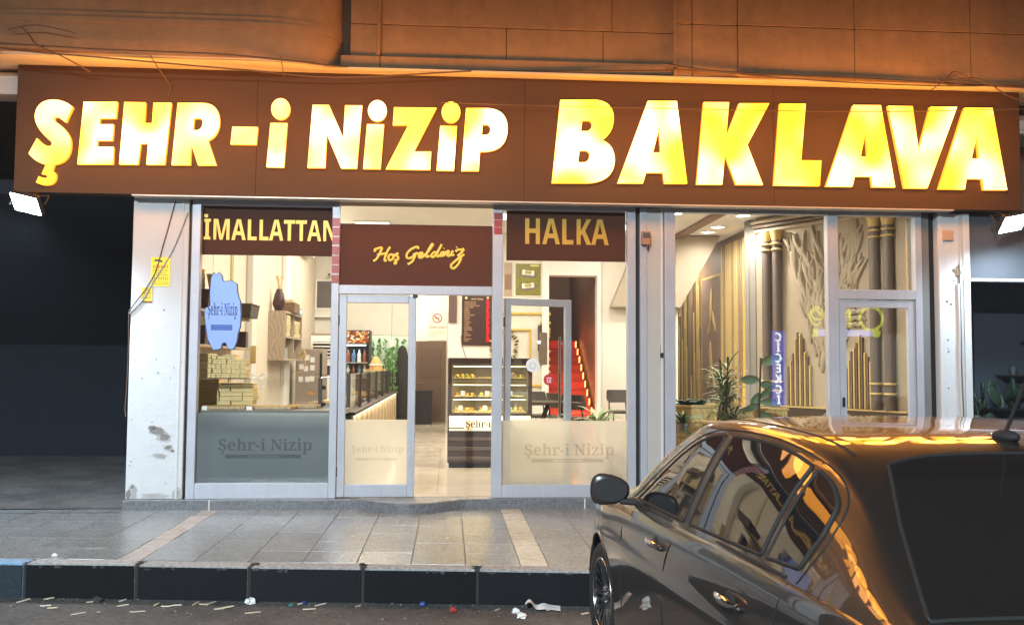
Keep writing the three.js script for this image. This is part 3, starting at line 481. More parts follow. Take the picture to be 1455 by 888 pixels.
// boards with gold letters
const font = await new FontLoader().loadAsync('fonts/droid/droid_sans_bold.typeface.json');
function goldText(t, str, x0, x1, y0, y1, z, dotAt = []) {
  const g = new TextGeometry(str, { font, size: 1, depth: 0.02, curveSegments: 6, bevelEnabled: false }); g.computeBoundingBox(); const b = g.boundingBox, sx = (x1 - x0) / (b.max.x - b.min.x), sy = (y1 - y0) / (b.max.y - b.min.y);
  g.translate(-b.min.x, -b.min.y, 0); g.scale(sx, sy, 0.3); g.translate(x0, y0, z); return part(t, 'gold_lettering', g, M.gold);
}
{
  const t = thing('name_board', 'brown board lettered İMALLATTAN in gold above the first window', 'board', [0, 0, 0]);
  part(t, 'panel', bb(-2.56, -1.10, 2.505, 3.03, -0.135, -0.11, 0.003), M.brownBoard); goldText(t, 'IMALLATTAN', -2.455, -1.14, 2.655, 2.865, -0.109); part(t, 'letter_dot', bb(-2.455, -2.415, 2.878, 2.91, -0.109, -0.103), M.gold);
}
{
  const t = thing('name_board', 'brown board lettered HALKA in gold above the fixed window', 'board', [0, 0, 0]);
  part(t, 'panel', bb(0.585, 1.815, 2.49, 3.03, -0.135, -0.11, 0.003), M.brownBoard); goldText(t, 'HALKA', 0.775, 1.64, 2.66, 2.925, -0.109);
}
{
  const t = thing('welcome_board', 'brown board reading Hoş Geldiniz in yellow script over the door', 'board', [0, 0, 0]);
  part(t, 'panel', bb(-1.093, 0.438, 2.214, 2.832, ZF - 0.03, ZF - 0.004, 0.003), M.brownBoard);
  // handwriting drawn as raised strokes; coordinates in hundredths of the board
  const X = (u) => -1.085 + (u - 92) / 842 * 1.52, Y = (v) => 2.22 + (522 - v) / 342 * 0.605, zz = ZF + 0.0005;
  const yellow = std(lin(0.80, 0.58, 0.06), 0.4);
  const strokes = [
    ['H', [[283, 335], [277, 326], [290, 318], [318, 312], [310, 335], [292, 372], [272, 390]]], ['H', [[364, 306], [350, 330], [338, 360], [334, 384], [345, 386]]], ['H', [[292, 354], [315, 349], [348, 344]]],
    ['o', [[376, 350], [362, 352], [355, 368], [360, 382], [372, 381], [382, 366], [376, 351], [388, 354], [398, 348]]],
    ['ş', [[385, 362], [402, 344], [406, 340], [404, 358], [410, 370], [402, 382], [388, 380]]], ['ş', [[398, 384], [392, 391], [399, 394], [394, 402], [383, 398]]],
    ['G', [[518, 316], [520, 306], [505, 306], [478, 320], [458, 344], [458, 366], [474, 370], [496, 356], [506, 342], [500, 365], [484, 392], [462, 405]]], ['G', [[492, 350], [508, 342], [522, 342]]],
    ['e', [[520, 360], [538, 352], [544, 340], [534, 338], [524, 352], [528, 366], [542, 364], [556, 352]]],
    ['l', [[556, 352], [580, 324], [602, 290], [598, 286], [584, 308], [566, 348], [570, 362], [584, 354]]],
    ['d', [[622, 334], [608, 334], [594, 350], [598, 362], [612, 356], [630, 328], [652, 286], [634, 322], [624, 350], [632, 358], [644, 348]]],
    ['i', [[656, 328], [646, 348], [650, 356], [662, 348]]], ['i', [[662, 312], [664, 309]]],
    ['n', [[668, 326], [660, 350], [664, 352], [680, 330], [690, 324], [690, 334], [684, 350], [694, 354], [706, 342]]],
    ['i', [[714, 322], [706, 342], [710, 350], [722, 344]]], ['i', [[734, 304], [737, 301]]],
    ['z', [[728, 328], [744, 316], [760, 318], [776, 312], [762, 334], [742, 352], [756, 356], [758, 372], [744, 400], [722, 424], [706, 420], [706, 404], [728, 382], [758, 358], [778, 344]]],
  ];
  for (const [ch, pts] of strokes) { const g = tube(pts.map(([u, v]) => [X(u), Y(v), 0]), 0.0135, pts.length * 5, 8); g.scale(1, 1, 0.45); g.translate(0, 0, zz); part(t, 'script_stroke', g, yellow); }
}
{ // warning stickers on the pier
  const t = thing('warning_sticker', 'large yellow DİKKAT camera warning sticker on white pier', 'sticker', [-2.83, 2.315, 0.004]);
  part(t, 'sheet', bx(0.185, 0.285, 0.003), std(0xffffff, 0.45, { map: canvasTex(384, 590, (c, w, h) => {
    c.fillStyle = '#f3e21c'; c.fillRect(0, 0, w, h); c.fillStyle = '#3b3a2a'; c.save(); c.translate(130, 70); c.rotate(0.2); c.fillRect(-60, -26, 120, 42); c.fillRect(-84, 20, 60, 14); c.beginPath(); c.arc(70, 0, 24, 0, 7); c.fill(); c.restore();
    c.strokeStyle = '#8c8420'; c.lineWidth = 5; c.beginPath(); c.arc(280, 72, 46, 0, 7); c.stroke(); c.font = 'bold 34px sans-serif'; c.textAlign = 'center'; c.fillText('CE', 280, 84);
    c.fillStyle = '#c8411c'; c.font = 'bold 88px sans-serif'; c.fillText('DİKKAT', w / 2, 225, 330); c.fillStyle = '#4a4520'; c.font = 'bold 36px sans-serif'; c.fillText('İŞYERİMİZ 24 SAAT', w / 2, 282, 330); c.fillText('KAMERA İLE', w / 2, 328, 250); c.fillText('İZLENMEKTEDİR', w / 2, 374, 320);
    c.fillStyle = '#6b6214'; c.font = 'bold 84px sans-serif'; c.fillText('EMİNTEC', w / 2, 462, 350); c.fillStyle = '#5a5318'; c.fillRect(24, 490, w - 48, 10); c.font = 'bold 50px sans-serif'; c.fillText('0546 523 65 64', w / 2, 556, 340);
  }) }));
  const g = t.children[0].geometry, uv = g.attributes.uv, p = g.attributes.position; for (let i = 0; i < uv.count; i++) uv.setXY(i, p.getX(i) / 0.185 + 0.5, p.getY(i) / 0.285 + 0.5);
}
{
  const t = thing('small_sticker', 'small faded yellow phone sticker below the large yellow sticker', 'sticker', [-2.957, 2.085, 0.004]);
  part(t, 'sheet', bx(0.105, 0.15, 0.003), std(0xffffff, 0.5, { map: canvasTex(256, 366, (c, w, h) => { c.fillStyle = '#ecd43c'; c.fillRect(0, 0, w, h); c.fillStyle = '#5b4d1c'; c.textAlign = 'center'; c.font = 'bold 60px sans-serif'; c.fillText('☎', w / 2, 62); c.beginPath(); c.arc(w / 2, 40, 20, 0, 7); c.fill(); c.fillRect(40, 84, 176, 14); c.fillStyle = '#8a3f16'; c.fillRect(28, 128, 200, 22); c.fillStyle = '#5b4d1c'; c.fillRect(46, 184, 164, 16); c.fillRect(30, 236, 200, 22); c.fillStyle = '#7d2e22'; c.fillRect(0, 330, w, 36); }) }));
  const g = t.children[0].geometry, uv = g.attributes.uv, p = g.attributes.position; for (let i = 0; i < uv.count; i++) uv.setXY(i, p.getX(i) / 0.105 + 0.5, p.getY(i) / 0.15 + 0.5);
}
// cables
const wire = (label, pts, r, n = 40, m = M.cable, grp) => single('cable', label, 'cable', tube(pts, r, n), m, undefined, undefined, grp);
wire('thin dark cable slanting down the white pier above the small sticker', [[-2.70, 3.03, 0.012], [-2.80, 2.62, 0.012], [-2.90, 2.26, 0.012], [-3.115, 1.93, 0.012]], 0.005);
wire('grey cable crossing the white pier behind the large yellow sticker', [[-2.58, 2.9, 0.01], [-2.72, 2.52, 0.006], [-2.90, 2.2, 0.006], [-3.0, 2.02, 0.01], [-3.115, 1.9, 0.012]], 0.0065, 40, std(lin(0.25, 0.25, 0.27), 0.6));
wire('slack cable loop on the passage side of the white pier', [[-3.12, 1.93, 0.01], [-3.125, 1.5, -0.02], [-3.135, 1.15, -0.03], [-3.14, 0.98, -0.02], [-3.12, 0.9, 0.01]], 0.005);
wire('long cable sagging under the rounded bay from its far end', [[-9, 4.55, 0.56], [-5, 4.42, 0.55], [-4.1, 4.315, 0.54], [-3.2, 4.27, 0.5], [-2, 4.24, 0.36], [-1.1, 4.22, 0.28], [0.2, 4.31, 0.3]], 0.008, 80);
wire('cable tied along the lower edge of the rounded bay', [[-6, 4.42, 0.54], [-3.9, 4.36, 0.535], [-3.2, 4.335, 0.54], [-2.2, 4.325, 0.54], [-1.5, 4.31, 0.45], [-0.9, 4.32, 0.28], [0.6, 4.33, 0.27], [2.2, 4.36, 0.33]], 0.010, 90);
wire('frayed cable end hanging at the far end of the rounded bay', [[-3.98, 4.52, 0.56], [-3.9, 4.44, 0.56], [-3.84, 4.36, 0.56], [-3.6, 4.26, 0.5], [-3.45, 4.2, 0.3]], 0.007);
wire('short loose cable curl above the letter Ş', [[-4.1, 4.5, 0.55], [-3.85, 4.535, 0.58], [-3.6, 4.5, 0.57], [-3.5, 4.48, 0.55]], 0.006);
wire('thin cable dropping from the bay to the letter H', [[-2.83, 4.31, 0.5], [-2.78, 4.22, 0.42], [-2.73, 4.12, 0.22], [-2.74, 4.06, 0.17], [-2.76, 3.99, 0.17]], 0.005);
wire('thin cable dropping from the bay beside the first letter İ', [[-1.62, 4.34, 0.5], [-1.62, 4.2, 0.3]], 0.004, 8);
wire('taut dark cable strung across the tops of the large letters', [[-0.1, 4.0, 0.26], [1.0, 3.995, 0.262], [2.6, 4.0, 0.262], [4.3, 4.02, 0.262], [5.9, 4.09, 0.26]], 0.0045, 60);
wire('bundled cables along the lower edge of the panelled bay', [[2.1, 4.42, 0.36], [2.6, 4.36, 0.36], [3.2, 4.345, 0.35], [4.2, 4.33, 0.35], [5.0, 4.31, 0.34], [6.4, 4.28, 0.34]], 0.012, 60);
wire('second sagging cable under the panelled bay', [[2.2, 4.38, 0.33], [3.0, 4.33, 0.36], [4.0, 4.285, 0.36], [5.2, 4.28, 0.36], [6.4, 4.36, 0.34]], 0.007, 60);
wire('pale plastic conduit along the panelled bay', [[2.85, 4.345, 0.33], [3.6, 4.34, 0.33], [4.6, 4.335, 0.33]], 0.012, 30, std(lin(0.5, 0.4, 0.3), 0.5));
wire('loose cable hanging past the last letter A', [[5.0, 4.32, 0.36], [5.3, 4.36, 0.38], [5.5, 4.30, 0.36], [5.75, 4.2, 0.3], [6.2, 4.1, 0.28]], 0.007);
wire('tangled cable ends above the last letters', [[4.85, 4.22, 0.36], [5.0, 4.33, 0.4], [5.1, 4.42, 0.38], [5.25, 4.34, 0.4], [5.05, 4.28, 0.38], [4.9, 4.36, 0.37]], 0.006);

// ---------------------------------------------------------------- inside the bakery: lights
function ceilingPanel(label, x, z, w, d, color, k) {
  const t = thing('ceiling_light', label, 'ceiling light', [x, 3.985, z]);
  part(t, 'frame', bx(w + 0.06, 0.03, d + 0.06, 0, 0, 0, 0.004), M.white); part(t, 'diffuser', bx(w, 0.01, d, 0, -0.018, 0), glow(color, 1.6));
  const l = panelLight(x, 3.955, z, w, d, color, k); scene.add(l);
}
const GP = 'flush ceiling lights of the bakery';
for (const [x, z, k, where] of [[-1.2, -1.6, 52, 'over the window end of the counter'], [-1.2, -4.6, 60, 'over the middle of the counter'], [-1.4, -7.6, 60, 'over the far end of the counter'], [1.0, -2.6, 52, 'above the display fridge'], [1.2, -6.4, 60, 'over the café table'], [3.2, -7.4, 17, 'above the café chairs at the far wall'], [-1.6, -11, 75, 'behind the bulkhead by the green wall']]) { ceilingPanel('flush square ceiling light ' + where, x, z, 0.6, 0.6, ROOM.warm, k); scene.children[scene.children.length - 2].userData.group = GP; }

{ // cove light added along the side wall to brighten the ceiling
  const t = thing('added_light_cove', 'added light cove high along the bakery side wall brightening the ceiling', 'light cove', [-2.75, 3.45, -4.6]); part(t, 'ledge', bb(0, 0.16, 0, 0.04, -4, 4, 0.006), M.white); part(t, 'lip', bb(0.145, 0.16, 0.041, 0.1, -4, 4, 0.004), M.white); part(t, 'strip_lamp', bb(0.05, 0.09, 0.042, 0.055, -3.95, 3.95), glow(ROOM.neutral, 4));
  const l = new THREE.RectAreaLight(ROOM.neutral, 42, 0.06, 7.9); l.position.set(-2.66, 3.52, -4.6); l.rotation.x = Math.PI / 2; l.name = 'added_cove_light'; scene.add(l);
}
// ---------------------------------------------------------------- counters
{
  const t = thing('sales_counter', 'long wood-fronted sales counter with glass guard running back from the window', 'counter', [0, 0, 0]);
  part(t, 'core', bb(-1.62, -1.06, 0.1, 0.86, -9.2, -0.9), M.woodDark); part(t, 'worktop', bb(-1.66, -1.0, 0.86, 0.9, -9.24, -0.88, 0.005), M.woodDark); part(t, 'end_panel', bb(-1.62, -1.04, 0.1, 0.858, -0.898, -0.868), std(lin(0.09, 0.085, 0.08), 0.5));
  for (let i = 0; i < 24; i++) { const z = -1.02 - 0.34 * i; part(t, 'front_slat', sharedBox(0.03, 0.74, i % 2 ? 0.24 : 0.3, 0.006), i % 2 ? M.woodPale : M.wood, [-1.045 + (i % 2) * 0.012, 0.475, z - 0.15]); }
  const guard = part(t, 'guard_glass', bb(-1.085, -1.077, 0.93, 1.30, -8.8, -0.95), M.glass); part(guard, 'top_glass', bb(-1.50, -1.08, 1.301, 1.309, -8.8, -0.95), M.glass); part(guard, 'glass_edge', bb(-1.09, -1.074, 1.300, 1.312, -8.8, -0.95, 0.003), M.steel);
  for (let i = 0; i < 7; i++) part(t, 'guard_post', bb(-1.105, -1.065, 0.9, 1.32, -0.98 - 1.3 * i, -0.94 - 1.3 * i, 0.006), M.woodDark);
  part(t, 'counter_lamp', bb(-1.03, -1.02, 0.845, 0.857, -9, -1.0), glow(ROOM.warm, 3)); const l = panelLight(-1.0, 0.852, -5, 0.03, 8, ROOM.warm, 14); scene.add(l);
}
{
  const t = thing('window_counter', 'low counter behind the first window carrying pastry trays', 'counter', [0, 0, 0]);
  part(t, 'worktop', bb(-2.74, -1.05, 0.905, 0.955, -0.85, -0.14, 0.005), std(lin(0.14, 0.13, 0.12), 0.35)); part(t, 'dark_front', bb(-2.7, -1.7, 0.1, 0.904, -0.24, -0.2), std(lin(0.05, 0.055, 0.06), 0.5)); part(t, 'stone_front', bb(-1.698, -1.06, 0.1, 0.904, -0.25, -0.2), std(lin(0.17, 0.18, 0.18), 0.35, { map: T.blotch }));
  part(t, 'guard_post', bb(-1.39, -1.35, 0.94, 1.27, -0.84, -0.8, 0.006), M.woodDark); part(t, 'guard_knob', new THREE.SphereGeometry(0.025, 12, 8), M.darkMetal, [-1.33, 1.17, -0.79]); part(t, 'guard_knob', new THREE.SphereGeometry(0.025, 12, 8), M.darkMetal, [-1.33, 0.99, -0.79]);
  part(t, 'guard_rail', rod([-1.37, 1.27, -0.82], [-1.08, 1.29, -0.95], 0.006), M.steel); part(t, 'guard_glass', bb(-2.7, -1.39, 0.96, 1.25, -0.824, -0.818), M.glass);
}
// pastry trays on the counter
{
  const pastry = std(lin(0.62, 0.36, 0.09), 0.5, { map: T.wall }), dough = mergeGeometries([new THREE.CylinderGeometry(0.026, 0.03, 0.022, 4, 1)].map((g) => g.toNonIndexed()));
  const tray = (label, x, z, w, d) => {
    const t = thing('pastry_tray', label, 'tray', [x, 0.957, z]); part(t, 'pan', join([bx(w, 0.008, d, 0, 0.004, 0), bx(w, 0.03, 0.006, 0, 0.019, d / 2 - 0.003), bx(w, 0.03, 0.006, 0, 0.019, -d / 2 + 0.003), bx(0.006, 0.03, d, w / 2 - 0.003, 0.019, 0), bx(0.006, 0.03, d, -w / 2 + 0.003, 0.019, 0)]), M.woodPale);
    const list = []; for (let i = 0; i < w / 0.052 - 1; i++) for (let k = 0; k < d / 0.052 - 1; k++) { const g = dough.clone(); g.scale(0.85, 1, 1); g.translate(-w / 2 + 0.045 + 0.052 * i + rr(-0.003, 0.003), 0.022 + rr(-0.002, 0.004), -d / 2 + 0.045 + 0.052 * k + rr(-0.003, 0.003)); list.push(g); }
    const p = part(t, 'baklava_pieces', mergeGeometries(list), pastry); p.userData.kind = 'stuff';
  };
  tray('pale tray of golden pastry squares below the box stacks', -2.28, -0.32, 0.52, 0.3); tray('pale tray of golden pastry squares under the hanging plaque', -1.78, -0.34, 0.42, 0.28); tray('long pale tray of pastry squares beside the guard post', -1.52, -0.62, 0.34, 0.26); tray('small tray of pastry on the wood-fronted counter', -1.36, -1.5, 0.4, 0.5);
}
// boxes stacked in the window
{
  const shelf = single('glass_shelf', 'glass shelf between upper and lower box stacks in the window', 'shelf', bb(-2.72, -2.0, 1.262, 1.272, -0.58, -0.24), M.glassTint);
  const boxM = [0, 1, 2].map((i) => std(lin(0.84 + 0.02 * i, 0.62 + 0.03 * i, 0.28 + 0.03 * i), 0.6, { map: T.wall })), edge = std(lin(0.42, 0.30, 0.10), 0.4);
  const mk = (w, h, d) => keep(['bx', w, h, d].join(), () => bx(w, h, d, 0, 0, 0, 0.004));
  const crate = (label, grp, w, h, d, x, y, z, turn = 0) => { const t = thing('pastry_box', label, 'box', [x, y, z], turn, grp); part(t, 'box_body', mk(w, h * 0.62, d), boxM[Math.floor(rnd() * 3)], [0, h * 0.31, 0]); part(t, 'lid', mk(w + 0.004, h * 0.36, d + 0.004), boxM[Math.floor(rnd() * 3)], [0, h * 0.80, 0]); part(t, 'gold_band', mk(w + 0.0045, h * 0.06, d + 0.0045), edge, [0, h * 0.64, 0]); };
  for (let i = 0; i < 5; i++) crate('long cream pastry box of the upper stack beside the window frame', 'long boxes of the upper stack', 0.2, 0.048, 0.25, -2.5 + rr(-0.006, 0.006), 1.273 + 0.05 * i, -0.42, rr(-0.02, 0.02));
  for (let r = 0; r < 5; r++) for (let k = 0; k < (r === 4 ? 5 : 7); k++) crate('small cream pastry box in the upper stack above the glass shelf', 'small boxes of the upper stack', 0.045, 0.046, 0.2, -2.372 + 0.0475 * k + (r % 2) * 0.008 + rr(-0.002, 0.002), 1.273 + 0.048 * r, -0.41 + rr(-0.008, 0.008), rr(-0.03, 0.03));
  for (let i = 0; i < 6; i++) crate('long cream pastry box of the lower stack beside the window frame', 'long boxes of the lower stack', 0.24, 0.048, 0.25, -2.5 + rr(-0.008, 0.008), 0.975 + 0.048 * i, -0.70, rr(-0.02, 0.02));
  for (let r = 0; r < 6; r++) for (let k = 0; k < 3; k++) crate('flat cream pastry box in the lower stack under the glass shelf', 'flat boxes of the lower stack', 0.115, 0.044, 0.22, -2.31 + 0.119 * k + rr(-0.008, 0.008), 0.945 + 0.046 * r, -0.62 + rr(-0.02, 0.02), rr(-0.05, 0.05));
  for (const [x, label] of [[-2.42, 'small framed price tag in front of the lower box stack'], [-1.98, 'small framed price tag beside the lower box stack']]) { const t = thing('price_tag', label, 'price tag', [x, 0.942, -0.17]); part(t, 'frame', bx(0.075, 0.055, 0.008, 0, 0.032, 0, 0.003), std(lin(0.35, 0.12, 0.06), 0.5)); part(t, 'card', bx(0.058, 0.04, 0.004, 0, 0.032, 0.004), M.paper); }
  { const t = thing('ribbon_bow', 'white ribbon bow hanging at the end of the glass shelf', 'ribbon', [-1.93, 1.28, -0.35]); const m = std(lin(0.75, 0.66, 0.52), 0.6); part(t, 'loop', tube([[0, 0, 0], [-0.06, 0.03, 0.01], [-0.085, 0.0, 0], [-0.04, -0.015, 0], [0, 0, 0]], 0.008, 20), m); part(t, 'loop', tube([[0, 0, 0], [0.05, 0.04, 0.01], [0.08, 0.01, 0], [0.04, -0.012, 0], [0, 0, 0]], 0.008, 20), m); part(t, 'tail', tube([[0, 0, 0], [0.015, -0.05, 0.01], [0.03, -0.12, 0]], 0.011, 12), m); part(t, 'tail', tube([[0, 0, 0], [0.035, -0.03, 0.01], [0.05, -0.07, 0]], 0.009, 12), m); }
}
// blue lit plaque in the window
{
  const t = thing('lit_plaque', 'glowing pale blue plaque with wavy outline hanging in the first window', 'lit sign', [-2.27, 1.93, -0.15]);
  const pts = [[-0.085, 0.39], [-0.06, 0.37], [-0.035, 0.39], [-0.01, 0.365], [0.0, 0.315], [0.025, 0.302], [0.05, 0.312], [0.085, 0.315], [0.10, 0.30], [0.13, 0.285], [0.135, 0.22], [0.15, 0.15], [0.165, 0.12], [0.172, 0.0], [0.17, -0.12], [0.15, -0.19], [0.14, -0.27], [0.115, -0.335], [0.09, -0.34], [0.06, -0.325], [0.045, -0.275], [0.01, -0.28], [0.0, -0.33], [-0.03, -0.34], [-0.07, -0.345], [-0.095, -0.30], [-0.12, -0.24], [-0.14, -0.12], [-0.155, -0.02], [-0.15, 0.05], [-0.125, 0.06], [-0.105, 0.08], [-0.11, 0.2], [-0.105, 0.33]];
  const s = new THREE.Shape(pts.map((p) => new THREE.Vector2(p[0] * 1.08, p[1] * 1.05 - 0.012))), wg = new THREE.ExtrudeGeometry(s, { depth: 0.025, bevelEnabled: true, bevelSize: 0.006, bevelThickness: 0.006, bevelSegments: 1 });
  part(t, 'case', wg, std(lin(0.05, 0.06, 0.12), 0.5), [0, 0, -0.04]);
  const fg = new THREE.ShapeGeometry(s), uv = fg.attributes.uv, p = fg.attributes.position; for (let i = 0; i < uv.count; i++) uv.setXY(i, (p.getX(i) + 0.21) / 0.42, (p.getY(i) + 0.42) / 0.84);
  const print = canvasTex(512, 1024, (c, w, h) => { c.fillStyle = '#ffffff'; c.fillRect(0, 0, w, h); c.fillStyle = '#20305f'; c.textAlign = 'center'; c.save(); c.translate(w / 2 + 10, 545); c.scale(0.72, 1.9); c.font = 'bold 104px serif'; c.fillText('Şehr-i Nizip', 0, 0, 500); c.restore(); c.strokeStyle = '#4a5a8a'; c.lineWidth = 9; c.fillStyle = '#8fa2d0'; c.fillRect(136, 668, 246, 58); c.strokeRect(136, 668, 246, 58); c.fillStyle = '#384a80'; c.font = 'bold 30px sans-serif'; c.fillText('BAKLAVA & DONDURMA', w / 2 + 2, 708, 220); });
  part(t, 'lit_face', fg, new THREE.MeshStandardMaterial({ color: 0x111111, roughness: 0.4, emissive: lin(0.27, 0.42, 0.95), emissiveMap: print, emissiveIntensity: 0.8 }), [0, 0, -0.007]);
  part(t, 'hanging_wire', join([rod([-0.1, 0.36, -0.02], [-0.1, 0.85, -0.02], 0.0015), rod([0.1, 0.3, -0.02], [0.1, 0.85, -0.02], 0.0015)]), M.steel);
}
// wall shelves with baskets behind the plaque
{
  const t = thing('wall_shelf', 'upper wooden wall shelf with baskets behind the hanging plaque', 'shelf', [-2.62, 1.96, -1.3]); part(t, 'board', bx(0.26, 0.03, 2.4, 0, 0, 0, 0.004), M.woodPale);
  const b2 = thing('wall_shelf', 'lower wooden wall shelf with small black boxes behind the hanging plaque', 'shelf', [-2.62, 1.60, -1.3]); part(b2, 'board', bx(0.26, 0.025, 2.4, 0, 0, 0, 0.004), M.woodPale);
  const basket = (label, x, y, z, w, h, d, m) => { const t = thing('basket', label, 'basket', [x, y, z]); const g = new THREE.BoxGeometry(w, h, d, 1, 3, 1), p = g.attributes.position; for (let i = 0; i < p.count; i++) { const k = 0.85 + 0.15 * (p.getY(i) / h + 0.5); p.setX(i, p.getX(i) * k); p.setZ(i, p.getZ(i) * k); } g.translate(0, h / 2, 0); g.computeVertexNormals(); part(t, 'body', uvm(g), m); part(t, 'rim', join([bx(w, 0.015, 0.012, 0, h, d / 2, 0.004), bx(w, 0.015, 0.012, 0, h, -d / 2, 0.004), bx(0.012, 0.015, d, w / 2, h, 0, 0.004), bx(0.012, 0.015, d, -w / 2, h, 0, 0.004)]), m); return t; };
  const brown = std(lin(0.10, 0.055, 0.045), 0.7, { map: T.wood }), grey = std(lin(0.11, 0.085, 0.08), 0.7, { map: T.wood });
  basket('brown basket left of the glowing plaque on upper shelf', -2.58, 1.976, -0.55, 0.24, 0.2, 0.3, brown); basket('grey-brown basket beside the glowing plaque', -2.5, 1.976, -2.25, 0.26, 0.16, 0.5, grey);
  basket('small brown basket between the wall shelves', -2.56, 1.613, -0.85, 0.14, 0.12, 0.24, brown);
  { const t = thing('glass_jar', 'glass jar with pale sweets in the upper corner of first window', 'jar', [-2.58, 2.18, -0.48]); part(t, 'jar_body', cyl(0.05, 0.055, 0.18, 16), std(lin(0.5, 0.45, 0.2), 0.3), [0, 0.09, 0]); part(t, 'lid', cyl(0.052, 0.052, 0.03, 16), M.gold, [0, 0.195, 0]); }
  { const t = thing('paper_cone', 'yellow paper cone standing in the brown basket', 'paper cone', [-2.46, 2.18, -0.52]); part(t, 'sheet', cyl(0.06, 0.03, 0.16, 10), std(lin(0.55, 0.38, 0.1), 0.6), [0, 0.08, 0]); part(t, 'folded_edge', new THREE.TorusGeometry(0.06, 0.006, 6, 14), M.goldSoft, [0, 0.16, 0], [Math.PI / 2, 0, 0]); }
  for (const [i, l] of ['dark coffee box at the window end of the lower wall shelf', 'dark coffee box in the middle of the lower wall shelf', 'dark coffee box at the far end of the lower wall shelf'].entries()) { const t = thing('coffee_box', l, 'box', [-2.56, 1.613, -0.5 - 0.95 * i]); part(t, 'carton', bx(0.12, 0.2, 0.14, 0, 0.1, 0, 0.004), std(lin(0.045, 0.025, 0.035), 0.4)); part(t, 'label', bx(0.124, 0.07, 0.1, 0, 0.1, 0), std(lin(0.12, 0.06, 0.08), 0.5)); }
}
// gold strips and pilaster on the wall
single('wall_strip', 'narrow gold strip running up the bakery wall beside the plaque', 'trim', bb(-2.75, -2.735, 0.9, 3.9, -2.62, -2.52), M.goldSoft);
single('wall_pilaster', 'flat cream pilaster on the bakery side wall', 'pilaster', bb(-2.75, -2.66, 0.1, 3.98, -3.75, -3.45, 0.01), M.wallCream);
single('wall_pilaster', 'second flat white pilaster further back on the bakery side wall', 'pilaster', bb(-2.75, -2.68, 0.1, 3.98, -6.6, -6.1, 0.01), M.white);
single('gold_notice', 'small gold framed notice on the cream pilaster', 'notice', join([bb(-2.67, -2.60, 1.42, 1.66, -3.448, -3.436), bb(-2.66, -2.61, 1.45, 1.63, -3.437, -3.432)]), M.goldSoft);
